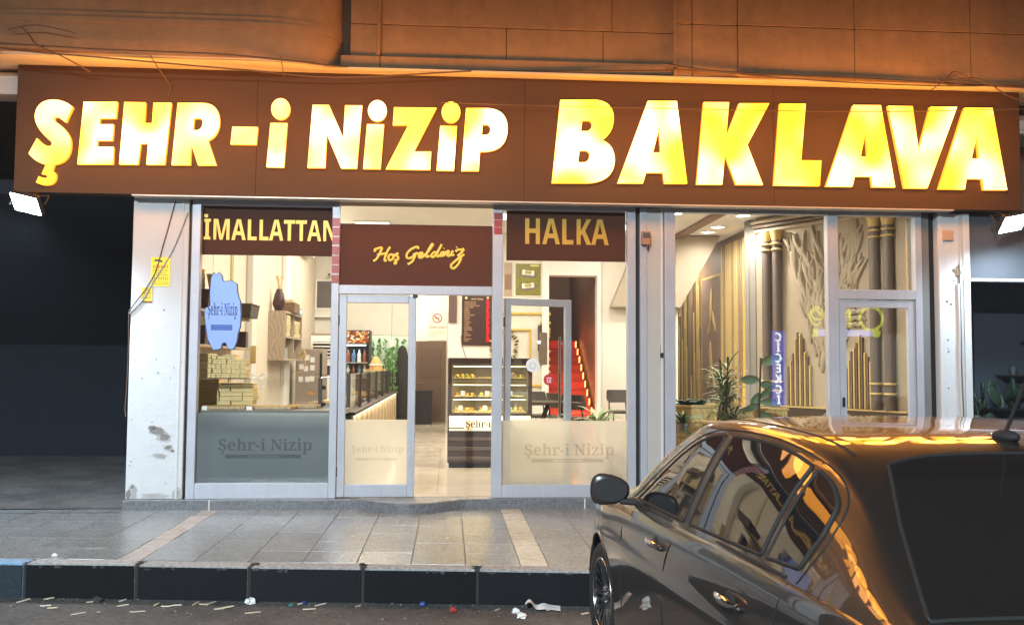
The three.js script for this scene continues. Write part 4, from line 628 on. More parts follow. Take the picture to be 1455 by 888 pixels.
// open shelf unit
{
  const t = thing('shelf_unit', 'grey-brown open shelf unit with pastry boxes on the side wall', 'shelf unit', [-2.75, 1.47, -5.0]), m = std(lin(0.50, 0.42, 0.34), 0.6, { map: T.wood });
  part(t, 'end_panel', bb(0, 0.26, 0, 0.76, -0.03, 0.0), m); part(t, 'end_panel', bb(0, 0.26, 0, 0.76, -1.6, -1.57), m); part(t, 'divider', bb(0, 0.258, 0.02, 0.74, -0.815, -0.785), m); for (const y of [0, 0.35, 0.73]) part(t, 'board', bb(0.001, 0.259, y, y + 0.03, -1.57, -0.03), m); part(t, 'back_board', bb(0, 0.012, 0.03, 0.73, -1.57, -0.03), m);
  const pale = std(lin(0.66, 0.55, 0.30), 0.6, { map: T.wall });
  for (let i = 0; i < 6; i++) single('carton', 'pale yellow carton in the tall stack inside the shelf unit', 'carton', sharedBox(0.22, 0.052, 0.3, 0.005), pale, [-2.60, 1.877 + 0.054 * i, -5.3 + rr(-0.02, 0.02)], [0, rr(-0.05, 0.05), 0], 'cartons of the tall stack in the shelf unit');
  for (let i = 0; i < 4; i++) single('carton', 'pale yellow carton in the low stack inside the shelf unit', 'carton', sharedBox(0.22, 0.065, 0.45, 0.005), pale, [-2.60, 1.883 + 0.067 * i, -6.12 + rr(-0.02, 0.02)], [0, rr(-0.06, 0.06), 0], 'cartons of the low stack in the shelf unit');
  { const g = thing('glass_canister', 'row of glass canisters low in the shelf unit', 'canister', [-2.6, 1.5, -5.3]); part(g, 'glass_body', cyl(0.06, 0.06, 0.17, 14), std(lin(0.3, 0.36, 0.36), 0.2), [0, 0.085, 0]); part(g, 'lid', cyl(0.062, 0.062, 0.03, 14), M.steel, [0, 0.185, 0]); copyOf(g, 'second glass canister low in the shelf unit', [-2.6, 1.5, -5.52]); g.userData.label = 'first glass canister low in the shelf unit'; }
  { const v = thing('dark_vase', 'dark vase with dry stems on top of the shelf unit', 'vase', [-2.62, 2.23, -5.15]); part(v, 'body', new THREE.LatheGeometry([[0, 0], [0.06, 0], [0.1, 0.12], [0.07, 0.26], [0.045, 0.32], [0.05, 0.34]].map((p) => new THREE.Vector2(...p)), 16), std(lin(0.05, 0.02, 0.02), 0.3)); for (let i = 0; i < 6; i++) part(v, 'stem', tube([[0, 0.3, 0], [rr(-0.05, 0.05), 0.42, rr(-0.05, 0.05)], [rr(-0.09, 0.09), 0.55, rr(-0.09, 0.09)]], 0.005, 8), M.goldSoft); }
  { const w = thing('wicker_tray', 'wicker tray of cartons on top of the shelf unit', 'tray', [-2.58, 2.23, -5.75]); part(w, 'rim', join([bx(0.26, 0.16, 0.02, 0, 0.08, 0.25), bx(0.26, 0.16, 0.02, 0, 0.08, -0.25), bx(0.02, 0.16, 0.5, 0.13, 0.08, 0)]), std(lin(0.22, 0.14, 0.08), 0.8, { map: T.wood })); part(w, 'carton_stack', join([bx(0.2, 0.06, 0.44, 0, 0.04, 0), bx(0.2, 0.06, 0.42, 0, 0.11, 0), bx(0.2, 0.06, 0.4, 0, 0.18, 0)]), pale); }
  { const w = thing('blue_carton', 'blue and white carton at the end of the shelf unit top', 'carton', [-2.58, 2.23, -6.35]); part(w, 'carton', bx(0.22, 0.12, 0.3, 0, 0.06, 0, 0.005), std(lin(0.2, 0.4, 0.55), 0.5)); part(w, 'label', bx(0.224, 0.05, 0.2, 0, 0.06, 0), M.white); }
  { const w = thing('dried_bundle', 'yellow dried flower bundle hanging from the shelf unit', 'dried flowers', [-2.42, 1.62, -6.3]); for (let i = 0; i < 14; i++) part(w, 'stalk', tube([[0, 0.06, 0], [rr(-0.05, 0.05), -0.03, rr(-0.05, 0.05)], [rr(-0.1, 0.1), -0.1 + rr(-0.04, 0.06), rr(-0.09, 0.09)]], 0.007, 8), M.goldSoft); part(w, 'cord', tube([[0, -0.06, 0], [0.05, -0.2, 0.05], [0.0, -0.32, 0.05], [-0.15, -0.34, 0.08]], 0.007, 16), M.goldSoft); }
}
{ // steel cabinet with notes, standing air conditioner, framed picture
  const t = thing('steel_cabinet', 'grey steel cabinet covered with white paper notes', 'cabinet', [-2.38, 0.1, -6.75]); part(t, 'body', bx(0.46, 1.58, 0.6, 0, 0.79, -0.3, 0.01), std(lin(0.34, 0.28, 0.24), 0.5, { metalness: 0.2 })); part(t, 'door_edge', bx(0.04, 1.4, 0.02, 0.20, 0.8, 0.006, 0.004), M.darkMetal);
  for (let i = 0; i < 9; i++) part(t, 'paper_note', sharedBox(0.075, 0.09, 0.003), M.paper, [-0.15 + 0.11 * (i % 3) + rr(-0.02, 0.02), 1.42 - 0.17 * Math.floor(i / 3) + rr(-0.03, 0.03), 0.0035], [0, 0, rr(-0.08, 0.08)]); part(t, 'orange_note', sharedBox(0.12, 0.05, 0.003), std(lin(0.6, 0.28, 0.1), 0.8), [0.05, 0.82, 0.004]);
  const a = thing('air_conditioner', 'tall white standing air conditioner at the back of the bakery', 'air conditioner', [-2.35, 0.1, -8.3]); part(a, 'cabinet', bx(0.5, 1.85, 0.36, 0, 0.925, -0.18, 0.02), M.white); part(a, 'outlet', bb(-0.2, 0.22, 1.42, 1.74, -0.001, 0.004), M.black); for (let i = 0; i < 5; i++) part(a, 'louvre', sharedBox(0.42, 0.022, 0.03, 0.005), M.white, [0.01, 1.45 + 0.066 * i, 0.012], [0.3, 0, 0]); part(a, 'display', bx(0.1, 0.18, 0.006, 0.12, 1.2, 0.003, 0.002), std(lin(0.06, 0.03, 0.04), 0.2)); part(a, 'top_papers', bx(0.46, 0.05, 0.3, 0, 1.877, -0.16, 0.006), std(lin(0.35, 0.28, 0.22), 0.8));
  const f = thing('framed_picture', 'dark framed picture high on the bulkhead of the bakery', 'picture', [-2.55, 2.85, -9.895]); part(f, 'frame', bx(0.4, 0.62, 0.03, 0, 0, 0, 0.005), M.white); part(f, 'print', bx(0.33, 0.55, 0.004, 0, 0, 0.016), std(lin(0.13, 0.11, 0.11), 0.3));
  single('wall_ledge', 'thin white ledge under the framed picture', 'ledge', bb(-2.75, -2.2, 2.38, 2.41, -9.899, -9.8), M.white);
  const c = thing('camera', 'small white security camera at the back bulkhead corner', 'camera', [-2.45, 3.25, -9.85]); part(c, 'body', bx(0.07, 0.07, 0.16, 0, 0, 0.05, 0.02), M.white); part(c, 'lens', cyl(0.025, 0.025, 0.02, 12), M.black, [0, 0, 0.14], [Math.PI / 2, 0, 0]); part(c, 'mount', cyl(0.02, 0.03, 0.06, 10), M.white, [0, 0.05, 0]);
}
{ // chilled drinks cabinet with photo header, ivy wall, things on the counter
  const t = thing('drinks_fridge', 'glass drinks fridge with a lit food picture header behind the counter', 'fridge', [-1.9, 0.1, -9.3]);
  part(t, 'case', join([bx(0.02, 1.72, 0.55, -0.31, 0.86, -0.28), bx(0.02, 1.72, 0.55, 0.31, 0.86, -0.28), bx(0.6, 1.72, 0.02, 0, 0.86, -0.55), bx(0.6, 0.3, 0.5, 0, 0.15, -0.27)]), M.black); part(t, 'header', bx(0.66, 0.28, 0.5, 0, 1.86, -0.25, 0.01), M.black);
  const food = canvasTex(256, 108, (c, w, h) => { c.fillStyle = '#5a1f0c'; c.fillRect(0, 0, w, h); for (let i = 0; i < 160; i++) { c.fillStyle = ['#d9822b', '#a83b16', '#f0b65a', '#7a2a10', '#e8d6b0'][i % 5]; c.beginPath(); c.ellipse(hash(i, 1, 3) * w, hash(i, 2, 3) * h, 5 + 11 * hash(i, 3, 3), 4 + 6 * hash(i, 4, 3), hash(i, 5, 3) * 3, 0, 7); c.fill(); } });
  part(t, 'lit_picture', new THREE.PlaneGeometry(0.62, 0.24), new THREE.MeshStandardMaterial({ color: 0x222222, emissive: 0xffffff, emissiveMap: food, emissiveIntensity: 1.1, roughness: 0.3 }), [0, 1.86, 0.002]);
  part(t, 'glass_door', bx(0.58, 1.38, 0.012, 0, 1.01, 0.0), M.glass); for (let i = 0; i < 4; i++) part(t, 'shelf', bx(0.58, 0.012, 0.45, 0, 0.42 + 0.31 * i, -0.27), M.white);
  for (let i = 0; i < 4; i++) for (let k = 0; k < 5; k++) part(t, 'bottle', keep('btl', () => new THREE.LatheGeometry([[0, 0], [0.04, 0], [0.04, 0.16], [0.015, 0.21], [0.015, 0.25], [0, 0.25]].map((p) => new THREE.Vector2(...p)), 10)), [M.white, std(lin(0.3, 0.08, 0.04), 0.3), std(lin(0.1, 0.2, 0.4), 0.3)][(i + k) % 3], [-0.22 + 0.11 * k, 0.43 + 0.31 * i, -0.15]);
  part(t, 'inner_lamp', bx(0.5, 0.02, 0.02, 0, 1.70, -0.06), glow(lin(0.9, 0.97, 1), 5)); const fl = new THREE.RectAreaLight(lin(0.9, 0.97, 1), 10, 0.5, 0.04); fl.position.set(-1.9, 1.785, -9.37); fl.rotation.x = -Math.PI / 2; scene.add(fl);
  // ivy
  const leafG = new THREE.BufferGeometry(); leafG.setAttribute('position', new THREE.BufferAttribute(new Float32Array([0, 0, 0, 0.02, -0.02, 0.006, 0, -0.05, 0, 0, 0, 0, 0, -0.05, 0, -0.02, -0.02, 0.006]), 3)); leafG.computeVertexNormals(); leafG.setAttribute('uv', new THREE.BufferAttribute(new Float32Array(12), 2));
  const strandOf = (len, n, spread) => { const list = []; for (let i = 0; i < n; i++) { const g = leafG.clone(), s = rr(0.8, 1.6); g.scale(s, s, s); g.rotateX(rr(-0.6, 0.6)); g.rotateY(rr(0, 6.28)); g.rotateZ(rr(-0.7, 0.7)); g.translate(rr(-spread, spread), -len * rnd() ** 0.9, rr(-spread, spread)); list.push(g); } return mergeGeometries(list); };
  const ivyM = phys(lin(0.07, 0.17, 0.05), 0.5, { side: THREE.DoubleSide });
  for (let i = 0; i < 8; i++) { const t = thing('ivy_strand', 'thin ivy strand hanging down the pale green back wall', 'ivy', [-2.0 + 0.14 * i, 2.03 - (i % 3) * 0.02, -11.9], 0, 'ivy strands on the green back wall'); const l = part(t, 'leaves', strandOf(rr(0.35, 1.1), 46, 0.035), ivyM); l.userData.kind = 'stuff'; part(t, 'stem', rod([0, 0, 0], [0, -0.8, 0], 0.004, 5), M.leafDark); }
  { const t = thing('hanging_ivy', 'bushy bright green trailing ivy at the end of the counter', 'plant', [-1.12, 1.78, -9.05]); const l = part(t, 'leaves', strandOf(1.0, 420, 0.10), phys(lin(0.10, 0.26, 0.06), 0.5, { side: THREE.DoubleSide })); l.userData.kind = 'stuff'; part(t, 'pot', cyl(0.09, 0.07, 0.14, 14), M.white, [0, 0.05, 0]); part(t, 'hook', rod([0, 0.1, 0], [0, 2.1, 0], 0.004, 5), M.steel); }
  { const t = thing('tall_figure_stand', 'tall dark rounded coat stand beside the trailing ivy', 'stand', [-0.95, 0.1, -9.9]); part(t, 'draped_cloth', new THREE.LatheGeometry([[0.001, 1.72], [0.08, 1.66], [0.14, 1.45], [0.17, 1.1], [0.19, 0.5], [0.2, 0.05], [0.0, 0.0]].map((p) => new THREE.Vector2(...p)), 18), std(lin(0.03, 0.025, 0.02), 0.8)); part(t, 'base', cyl(0.22, 0.24, 0.05, 18), M.woodDark, [0, 0.02, 0]); }
  { const t = thing('bread_basket', 'tall gold pastry cone standing on the glass guard', 'pastry stand', [-1.3, 1.311, -7.5]); part(t, 'pastry_cone', new THREE.LatheGeometry([[0.0, 0.25], [0.05, 0.23], [0.10, 0.12], [0.12, 0.02], [0.12, 0]].map((p) => new THREE.Vector2(...p)), 14), std(lin(0.6, 0.34, 0.12), 0.5)); part(t, 'tray', cyl(0.19, 0.19, 0.025, 18), M.goldSoft, [0, 0.01, 0]); part(t, 'ribbon', new THREE.TorusGeometry(0.12, 0.012, 6, 16), M.white, [0, 0.1, 0], [Math.PI / 2, 0, 0]); }
  { const t = thing('scale', 'small white weighing scale on the counter top', 'scale', [-1.35, 0.9, -3.2]); part(t, 'body', bx(0.3, 0.1, 0.34, 0, 0.05, 0, 0.015), M.white); part(t, 'plate', bx(0.26, 0.012, 0.3, 0, 0.115, 0, 0.004), M.steel); part(t, 'screen', bx(0.2, 0.12, 0.03, 0, 0.26, -0.16, 0.01), M.aluGrey); part(t, 'stem', cyl(0.015, 0.015, 0.14, 8), M.aluGrey, [0, 0.16, -0.16]); }
  for (const [i, z] of [-2.2, -4.2, -5.4].entries()) { const t = thing('display_tray', ['tray of golden pastries nearest on the counter under the guard', 'tray of golden pastries in the middle of the counter', 'tray of golden pastries far along the counter'][i], 'tray', [-1.32, 0.905, z]); part(t, 'pan', bx(0.4, 0.03, 0.7, 0, 0.015, 0, 0.006), M.steel); part(t, 'pastries', join(Array.from({ length: 24 }, (_, k) => bx(0.08, 0.05, 0.09, -0.14 + 0.093 * (k % 4), 0.055, -0.28 + 0.112 * Math.floor(k / 4), 0.012))), std(lin(0.62, 0.36, 0.10), 0.5)); }
}
{ // doorway at the back, notices
  const t = thing('back_door', 'brown inner door standing at the end of the corridor', 'door', [-0.395, 0.1, -11.99]); part(t, 'leaf', bx(0.69, 1.85, 0.04, 0, 0.925, 0, 0.005), std(lin(0.115, 0.07, 0.045), 0.5)); part(t, 'handle', rod([-0.27, 0.9, 0.04], [-0.17, 0.9, 0.04], 0.012), M.steel); for (const y of [0.5, 1.35]) part(t, 'raised_panel', bx(0.46, 0.66, 0.012, 0, y, 0.024, 0.006), std(lin(0.10, 0.06, 0.04), 0.5));
  const k = thing('dark_crate', 'low dark crate in front of the brown inner door', 'crate', [-0.55, 0.1, -11.4]); part(k, 'body', bx(0.4, 0.72, 0.35, 0, 0.36, 0, 0.01), M.black); part(k, 'lid', bx(0.42, 0.03, 0.37, 0, 0.73, 0, 0.005), M.darkMetal);
  const n = thing('no_smoking_sign', 'white no-smoking notice above the brown inner door', 'sign', [-0.26, 2.33, -11.985]); const sm = canvasTex(360, 560, (c, w, h) => { c.fillStyle = '#dcd2c4'; c.fillRect(0, 0, w, h); c.strokeStyle = '#9c2412'; c.lineWidth = 20; c.beginPath(); c.arc(w / 2, 150, 82, 0, 7); c.stroke(); c.fillStyle = '#3a2c26'; c.fillRect(w / 2 - 55, 140, 96, 20); c.beginPath(); c.moveTo(w / 2 - 58, 92); c.lineTo(w / 2 + 58, 208); c.stroke(); c.fillStyle = '#a02a16'; c.textAlign = 'center'; c.font = 'bold 60px sans-serif'; c.fillText('SİGARA İÇİLMEZ', w / 2, 340, 320); c.fillStyle = '#8d8376'; for (let i = 0; i < 4; i++) c.fillRect(30, 392 + 34 * i, [300, 296, 150, 110][i], 9); c.strokeStyle = '#cfc4b0'; c.lineWidth = 6; c.strokeRect(3, 3, w - 6, h - 6); });
  part(n, 'sheet', new THREE.PlaneGeometry(0.44, 0.68), std(0xffffff, 0.6, { map: sm })); part(n, 'backing', bx(0.46, 0.70, 0.008, 0, 0, -0.006), M.white);
}
// menu board, poster, gold frames and the rest of the stair wall
{
  const menu = canvasTex(460, 780, (c, w, h) => {
    c.fillStyle = '#33180f'; c.fillRect(0, 0, w, h); c.fillStyle = '#e6c58a'; c.beginPath(); c.arc(60, 40, 20, 0, 7); c.arc(395, 34, 18, 0, 7); c.fill(); c.font = 'bold 30px serif'; c.textAlign = 'center'; c.fillText('Şehr-i Nizip', w / 2, 66);
    const items = ['KARIŞIK BAKLAVA', 'FISTIKLI BAKLAVA', 'CEVİZLİ BAKLAVA KURU', 'HAVUÇ DİLİM', 'SARMA', 'ŞÖBİYET', 'DOLAMA', 'BÜLBÜL YUVASI', 'KADAYIF', 'KÜNEFE', 'HALKA', 'TULUMBA', 'LOKMA', 'SÜTLAÇ', 'KAZANDİBİ', 'DONDURMA', 'ÇAY', 'KAHVE', 'MEŞRUBAT', 'SU', 'LİMONATA', 'SALEP']; c.textAlign = 'left'; c.font = 'bold 21px sans-serif';
    items.forEach((s, i) => { c.fillStyle = '#c9a274'; c.fillText(s, 34, 112 + 29 * i, 250); });
  });
  const t = thing('menu_board', 'dark menu board with a column of red lit prices', 'menu board', [0.555, 2.29, -8.68]); part(t, 'panel', bx(0.59, 0.98, 0.03, 0, 0, 0, 0.004), M.brownBoard); part(t, 'printed_sheet', new THREE.PlaneGeometry(0.58, 0.97), std(0xffffff, 0.45, { map: menu }), [0, 0, 0.0165]);
  const digits = canvasTex(96, 900, (c, w, h) => { c.fillStyle = '#400404'; c.fillRect(0, 0, w, h); c.fillStyle = '#ff5a48'; c.font = 'bold 38px monospace'; for (let i = 0; i < 22; i++) c.fillText(String(40 + ((i * 37) % 60) * 5), 8, 34 + 40.5 * i, 80); });
  part(t, 'red_price_display', new THREE.PlaneGeometry(0.085, 0.84), new THREE.MeshStandardMaterial({ color: 0x100000, emissive: 0xff3020, emissiveMap: digits, emissiveIntensity: 2.2, roughness: 0.4 }), [0.215, -0.01, 0.018]);
  part(t, 'power_cord', tube([[-0.28, -0.38, 0.01], [-0.31, -0.3, 0.01], [-0.28, -0.52, 0.01], [-0.2, -0.75, 0.0]], 0.006, 20), M.cable);
  single('wall_panel', 'narrow brown panel beside the menu board', 'panel', bb(0.0, 0.16, 2.24, 2.95, -8.7, -8.66, 0.004), std(lin(0.10, 0.055, 0.045), 0.5));
  const p = thing('pastry_poster', 'green poster showing two pastry dishes above the gold frame', 'poster', [1.555, 3.1, -8.685]); part(p, 'backing', bx(0.53, 0.66, 0.02, 0, 0, -0.004, 0.004), M.white);
  part(p, 'print', new THREE.PlaneGeometry(0.5, 0.63), std(0xffffff, 0.35, { map: canvasTex(256, 322, (c, w, h) => { c.fillStyle = '#7f7a24'; c.fillRect(0, 0, w, h); c.fillStyle = '#5c5a1c'; for (let i = 0; i < 70; i++) c.fillRect(hash(i, 1, 8) * w, hash(i, 2, 8) * h, 14, 9); for (const [y, k] of [[95, 1], [225, -1]]) { c.save(); c.translate(w / 2, y); c.rotate(0.1 * k); c.fillStyle = '#6d5d60'; c.beginPath(); c.ellipse(0, 10, 96, 38, 0, 0, 7); c.fill(); c.fillStyle = '#c9bda4'; c.fillRect(-62, -26, 124, 48); c.fillStyle = '#8a9440'; c.fillRect(-40, -14, 80, 18); c.fillStyle = '#e8dfcc'; c.fillRect(-60, -30, 26, 50); c.fillRect(34, -30, 26, 50); c.restore(); } c.fillStyle = '#d8d48a'; c.fillRect(150, 12, 90, 16); }) }), [0, 0, 0.0075]);
  const p2 = thing('pastry_poster', 'narrow brown poster edge beside the door frame post', 'poster', [1.16, 3.1, -8.685]); part(p2, 'backing', bx(0.16, 0.66, 0.02, 0, 0, -0.004, 0.004), std(lin(0.4, 0.3, 0.22), 0.5)); part(p2, 'print', bx(0.13, 0.3, 0.004, 0, -0.05, 0.008), std(lin(0.22, 0.12, 0.08), 0.4));
  const frame = (label, x0, x1, y0, y1, w, z) => { const t = thing('gilt_picture_surround', label, 'frame', [0, 0, z]); part(t, 'moulding', join([bb(x0, x1, y1 - w, y1, 0, 0.04, 0.01), bb(x0, x1, y0, y0 + w, 0, 0.04, 0.01), bb(x0, x0 + w, y0 + w, y1 - w, 0.001, 0.039, 0.01), bb(x1 - w, x1, y0 + w, y1 - w, 0.001, 0.039, 0.01)]), M.gold); return t; };
  const big = frame('large gold ornamental wall frame with curled corner', 0.86, 1.94, 1.0, 2.45, 0.045, -8.7), orn = []; for (let i = 0; i < 26; i++) { const s = new THREE.SphereGeometry(0.028 + 0.016 * hash(i, 1, 4), 8, 6); s.translate(1.92 + 0.05 * Math.sin(i * 1.7) - 0.005 * i * (i < 12 ? 1 : 0), 2.46 - 0.02 * i + 0.03 * Math.cos(i * 2.1), 0.02); orn.push(s); } part(big, 'carved_corner', join(orn), M.gold);
  const orn2 = []; for (let i = 0; i < 14; i++) { const s = new THREE.SphereGeometry(0.024 + 0.012 * hash(i, 2, 4), 8, 6); s.translate(1.94 + 0.04 * Math.sin(i * 1.9), 1.25 + 0.04 * i, 0.02); orn2.push(s); } part(big, 'carved_side', join(orn2), M.gold);
  frame('small inner gold wall frame around the wreath', 0.95, 1.62, 1.2, 2.13, 0.04, -8.695);
  const w = thing('wreath', 'dark brown leafy wreath hanging inside the gold frames', 'wreath', [1.08, 1.78, -8.65]); for (let i = 0; i < 46; i++) { const a = (i / 46) * 6.283, g = keep('wl' + (i % 2), () => { const s = new THREE.SphereGeometry(0.05, 6, 4); s.scale(1, 0.35, 0.5); return s; }); part(w, 'wreath_leaf', g, i % 3 ? std(lin(0.09, 0.06, 0.035), 0.8) : M.goldSoft, [0.25 * Math.cos(a) + rr(-0.02, 0.02), 0.31 * Math.sin(a) + rr(-0.02, 0.02), rr(0, 0.05)], [rr(-0.5, 0.5), rr(-0.5, 0.5), a + rr(-0.6, 0.6)]); }
  const u = thing('wall_ornament', 'stepped dark wooden wall ornament right of the wreath', 'ornament', [1.83, 1.75, -8.69]); part(u, 'block', bx(0.16, 0.62, 0.08, 0.02, 0, 0.04, 0.004), M.slatBrown); part(u, 'block', bx(0.07, 0.5, 0.07, -0.045, 0.2, 0.036, 0.004), M.woodDark); part(u, 'spot', bx(0.05, 0.05, 0.02, -0.06, 0.12, 0.1), glow(ROOM.neutral, 4));
  single('door_surround', 'white lintel panel over the stair doorway', 'surround', bb(1.93, 2.95, 3.19, 3.52, -8.7, -8.64, 0.006), M.white); single('door_surround', 'white jamb between poster and stair doorway', 'surround', bb(1.83, 1.965, 0.1, 3.6, -8.7, -8.63, 0.006), M.white); single('door_surround', 'narrow white jamb on the café side of the stair doorway', 'surround', bb(2.925, 2.99, 0.1, 3.6, -8.7, -8.63, 0.006), M.white);
}
{ // red lit stairs
  const t = thing('staircase', 'steep staircase with glowing red risers seen through the doorway', 'staircase', [0, 0, 0]), red = std(lin(0.62, 0.055, 0.018), 0.4), tread = std(lin(0.42, 0.04, 0.02), 0.3), RED = lin(1, 0.16, 0.04);
  for (let i = 0; i < 11; i++) { const y = 0.1 + 0.17 * i, z = -8.25 - 0.28 * i; part(t, 'riser', bb(1.99, 2.82, y, y + 0.145, z - 0.03, z, 0.003), red); part(t, 'tread', bb(1.98, 2.83, y + 0.145, y + 0.17, z - 0.3, z + 0.02, 0.004), tread); part(t, 'step_light', bb(2.825, 2.85, y + 0.02, y + 0.16, z - 0.2, z + 0.01), glow(lin(1, 0.32, 0.09), 2.8)); }
  for (const [y, z] of [[1.3, -9.3], [2.1, -10.7], [0.95, -8.5]]) { const l = new THREE.PointLight(RED, 0.28, 0, 2); l.position.set(2.5, y, z); l.shadow.radius = 5; l.name = 'stair_light'; scene.add(l); }
}
ceilingPanel('added warm ceiling light brightening the stairwell walls', 2.45, -10.6, 0.4, 0.4, ROOM.warm, 45); scene.children[scene.children.length - 2].position.y = 4.885; scene.children[scene.children.length - 1].position.y = 4.855;  // lamp added to brighten the brown walls round the stairs
// ---------------------------------------------------------------- the pastry display fridge
{
  const t = thing('display_fridge', 'dark brown pastry display fridge with lit shelves and lettered front', 'display fridge', [0.545, 0.1, -2.65]), m = std(lin(0.06, 0.036, 0.026), 0.45), W = 0.545;
  part(t, 'base', bb(-W, W, 0.06, 0.47, -0.64, -0.03, 0.008), m); part(t, 'kick_plate', bb(-W + 0.02, W - 0.02, 0, 0.06, -0.6, -0.06), M.black);
  for (let i = 0; i < 3; i++) part(t, 'louvre', sharedBox(1.06, 0.05, 0.03, 0.008), std(lin(0.10, 0.07, 0.055), 0.4), [0, 0.12 + 0.125 * i, -0.022]); part(t, 'vent_grille', join(Array.from({ length: 8 }, (_, i) => bx(0.008, 0.16, 0.012, 0.02 + 0.024 * i, 0.2, -0.004))), M.black);
  part(t, 'floor_deck', bb(-W, W, 0.66, 0.70, -0.64, 0.0, 0.004), m); part(t, 'back_panel', bb(-W, W, 0.70, 1.38, -0.64, -0.62), std(lin(0.5, 0.42, 0.3), 0.3)); part(t, 'canopy', bb(-W, W, 1.33, 1.41, -0.64, 0.0, 0.008), m);
  for (const s of [-1, 1]) part(t, 'corner_post', bb(s * (W - 0.025) - 0.025, s * (W - 0.025) + 0.025, 0.70, 1.33, -0.05, 0.0, 0.005), m); for (const s of [-1, 1]) part(t, 'side_glass', bb(s * W - 0.005, s * W + 0.005, 0.70, 1.33, -0.62, -0.05), M.glass); part(t, 'front_glass', bb(-W + 0.05, W - 0.05, 0.70, 1.33, -0.016, -0.01), M.glass);
  const board = canvasTex(1040, 190, (c, w, h) => { c.fillStyle = '#f4ead6'; c.fillRect(0, 0, w, h); c.fillStyle = '#33160c'; c.font = 'bold 128px serif'; c.textAlign = 'center'; c.textBaseline = 'middle'; c.fillText('Şehr-i Nizip', w / 2 + 10, h * 0.52, 640); c.fillRect(0, 150, 190, 14); c.fillRect(820, 150, 220, 14); });
  part(t, 'lettered_panel', new THREE.PlaneGeometry(1.05, 0.185), std(0xffffff, 0.4, { map: board }), [0, 0.567, 0.0015]); part(t, 'panel_backing', bb(-W, W, 0.472, 0.658, -0.1, 0.0), m);
  part(t, 'strip_lamp', bb(-0.52, 0.52, 0.652, 0.66, 0.001, 0.012), glow(lin(1, 0.72, 0.3), 9)); const sl = panelLight(0.545, 0.748, -2.635, 1.04, 0.02, lin(1, 0.74, 0.34), 26); scene.add(sl);
  const tr = std(lin(0.62, 0.48, 0.22), 0.35), past = [std(lin(0.66, 0.42, 0.10), 0.45), std(lin(0.5, 0.25, 0.06), 0.45), std(lin(0.42, 0.42, 0.10), 0.5), M.white];
  for (const [i, y] of [0.71, 0.90, 1.14].entries()) {
    const s = i ? part(t, 'glass_shelf', bb(-W + 0.06, W - 0.06, y - 0.015, y - 0.005, -0.5, -0.12), M.glassTint) : part(t, 'shelf_mat', bb(-W + 0.06, W - 0.06, y - 0.009, y - 0.002, -0.58, -0.06), tr);
    part(t, 'shelf_lamp', bb(-0.47, 0.47, y + 0.155, y + 0.163, -0.15, -0.14), glow(lin(1, 0.80, 0.42), 5)); const l = panelLight(0.545, y + 0.1 + 0.148, -2.80, 0.94, 0.02, lin(1, 0.82, 0.46), 26); scene.add(l);
    for (let k = 0; k < 3; k++) { const x = -0.32 + 0.32 * k, tray = part(t, 'pastry_pan', sharedBox(0.29, 0.018, 0.26, 0.005), tr, [x, y + 0.009, -0.32]); if ((i + k) % 4 !== 3) for (let q = 0; q < 12; q++) part(tray, 'pastry', keep('ps' + ((i + k) % 3), () => [bx(0.055, 0.03, 0.05, 0, 0, 0, 0.008), uvm(cyl(0.024, 0.026, 0.04, 8).toNonIndexed()), uvm(new THREE.SphereGeometry(0.028, 8, 6).toNonIndexed())][(i + k) % 3]), past[(i + k + (q % 2)) % 3], [-0.1 + 0.066 * (q % 4), 0.026, -0.08 + 0.075 * Math.floor(q / 4)], [0, rr(-0.2, 0.2), 0]); }
    for (const x of [-0.38, -0.06, 0.24].slice(i === 2 ? 2 : 0)) part(t, 'price_card', sharedBox(0.06, 0.065, 0.004), M.paper, [x + 0.03 * i, y + 0.05, -0.14], [-0.15, 0, 0]);
  }
}
{ // stickers on the glass
  const t = thing('round_sticker', 'round white sticker on the swung-in glass door', 'sticker', [0.855, 1.42, -0.052]); part(t, 'disc', cyl(0.07, 0.07, 0.003, 28), std(lin(0.72, 0.72, 0.70), 0.5), [0, 0, 0], [Math.PI / 2, 0, 0]); part(t, 'grey_mark', new THREE.TorusGeometry(0.03, 0.004, 5, 20), std(lin(0.45, 0.46, 0.45), 0.5), [0, -0.005, 0.002]);
  const r = thing('round_sticker', 'round red sticker with white marks on the glass door', 'sticker', [1.02, 1.275, -0.052]); part(r, 'disc', cyl(0.056, 0.056, 0.003, 28), std(lin(0.5, 0.02, 0.035), 0.4), [0, 0, 0], [Math.PI / 2, 0, 0]); part(r, 'white_marks', join([bx(0.05, 0.008, 0.002, 0, 0.018, 0.002), bx(0.012, 0.02, 0.002, -0.015, -0.005, 0.002), bx(0.012, 0.02, 0.002, 0.012, -0.005, 0.002), bx(0.045, 0.007, 0.002, 0, -0.026, 0.002)]), M.white);
}
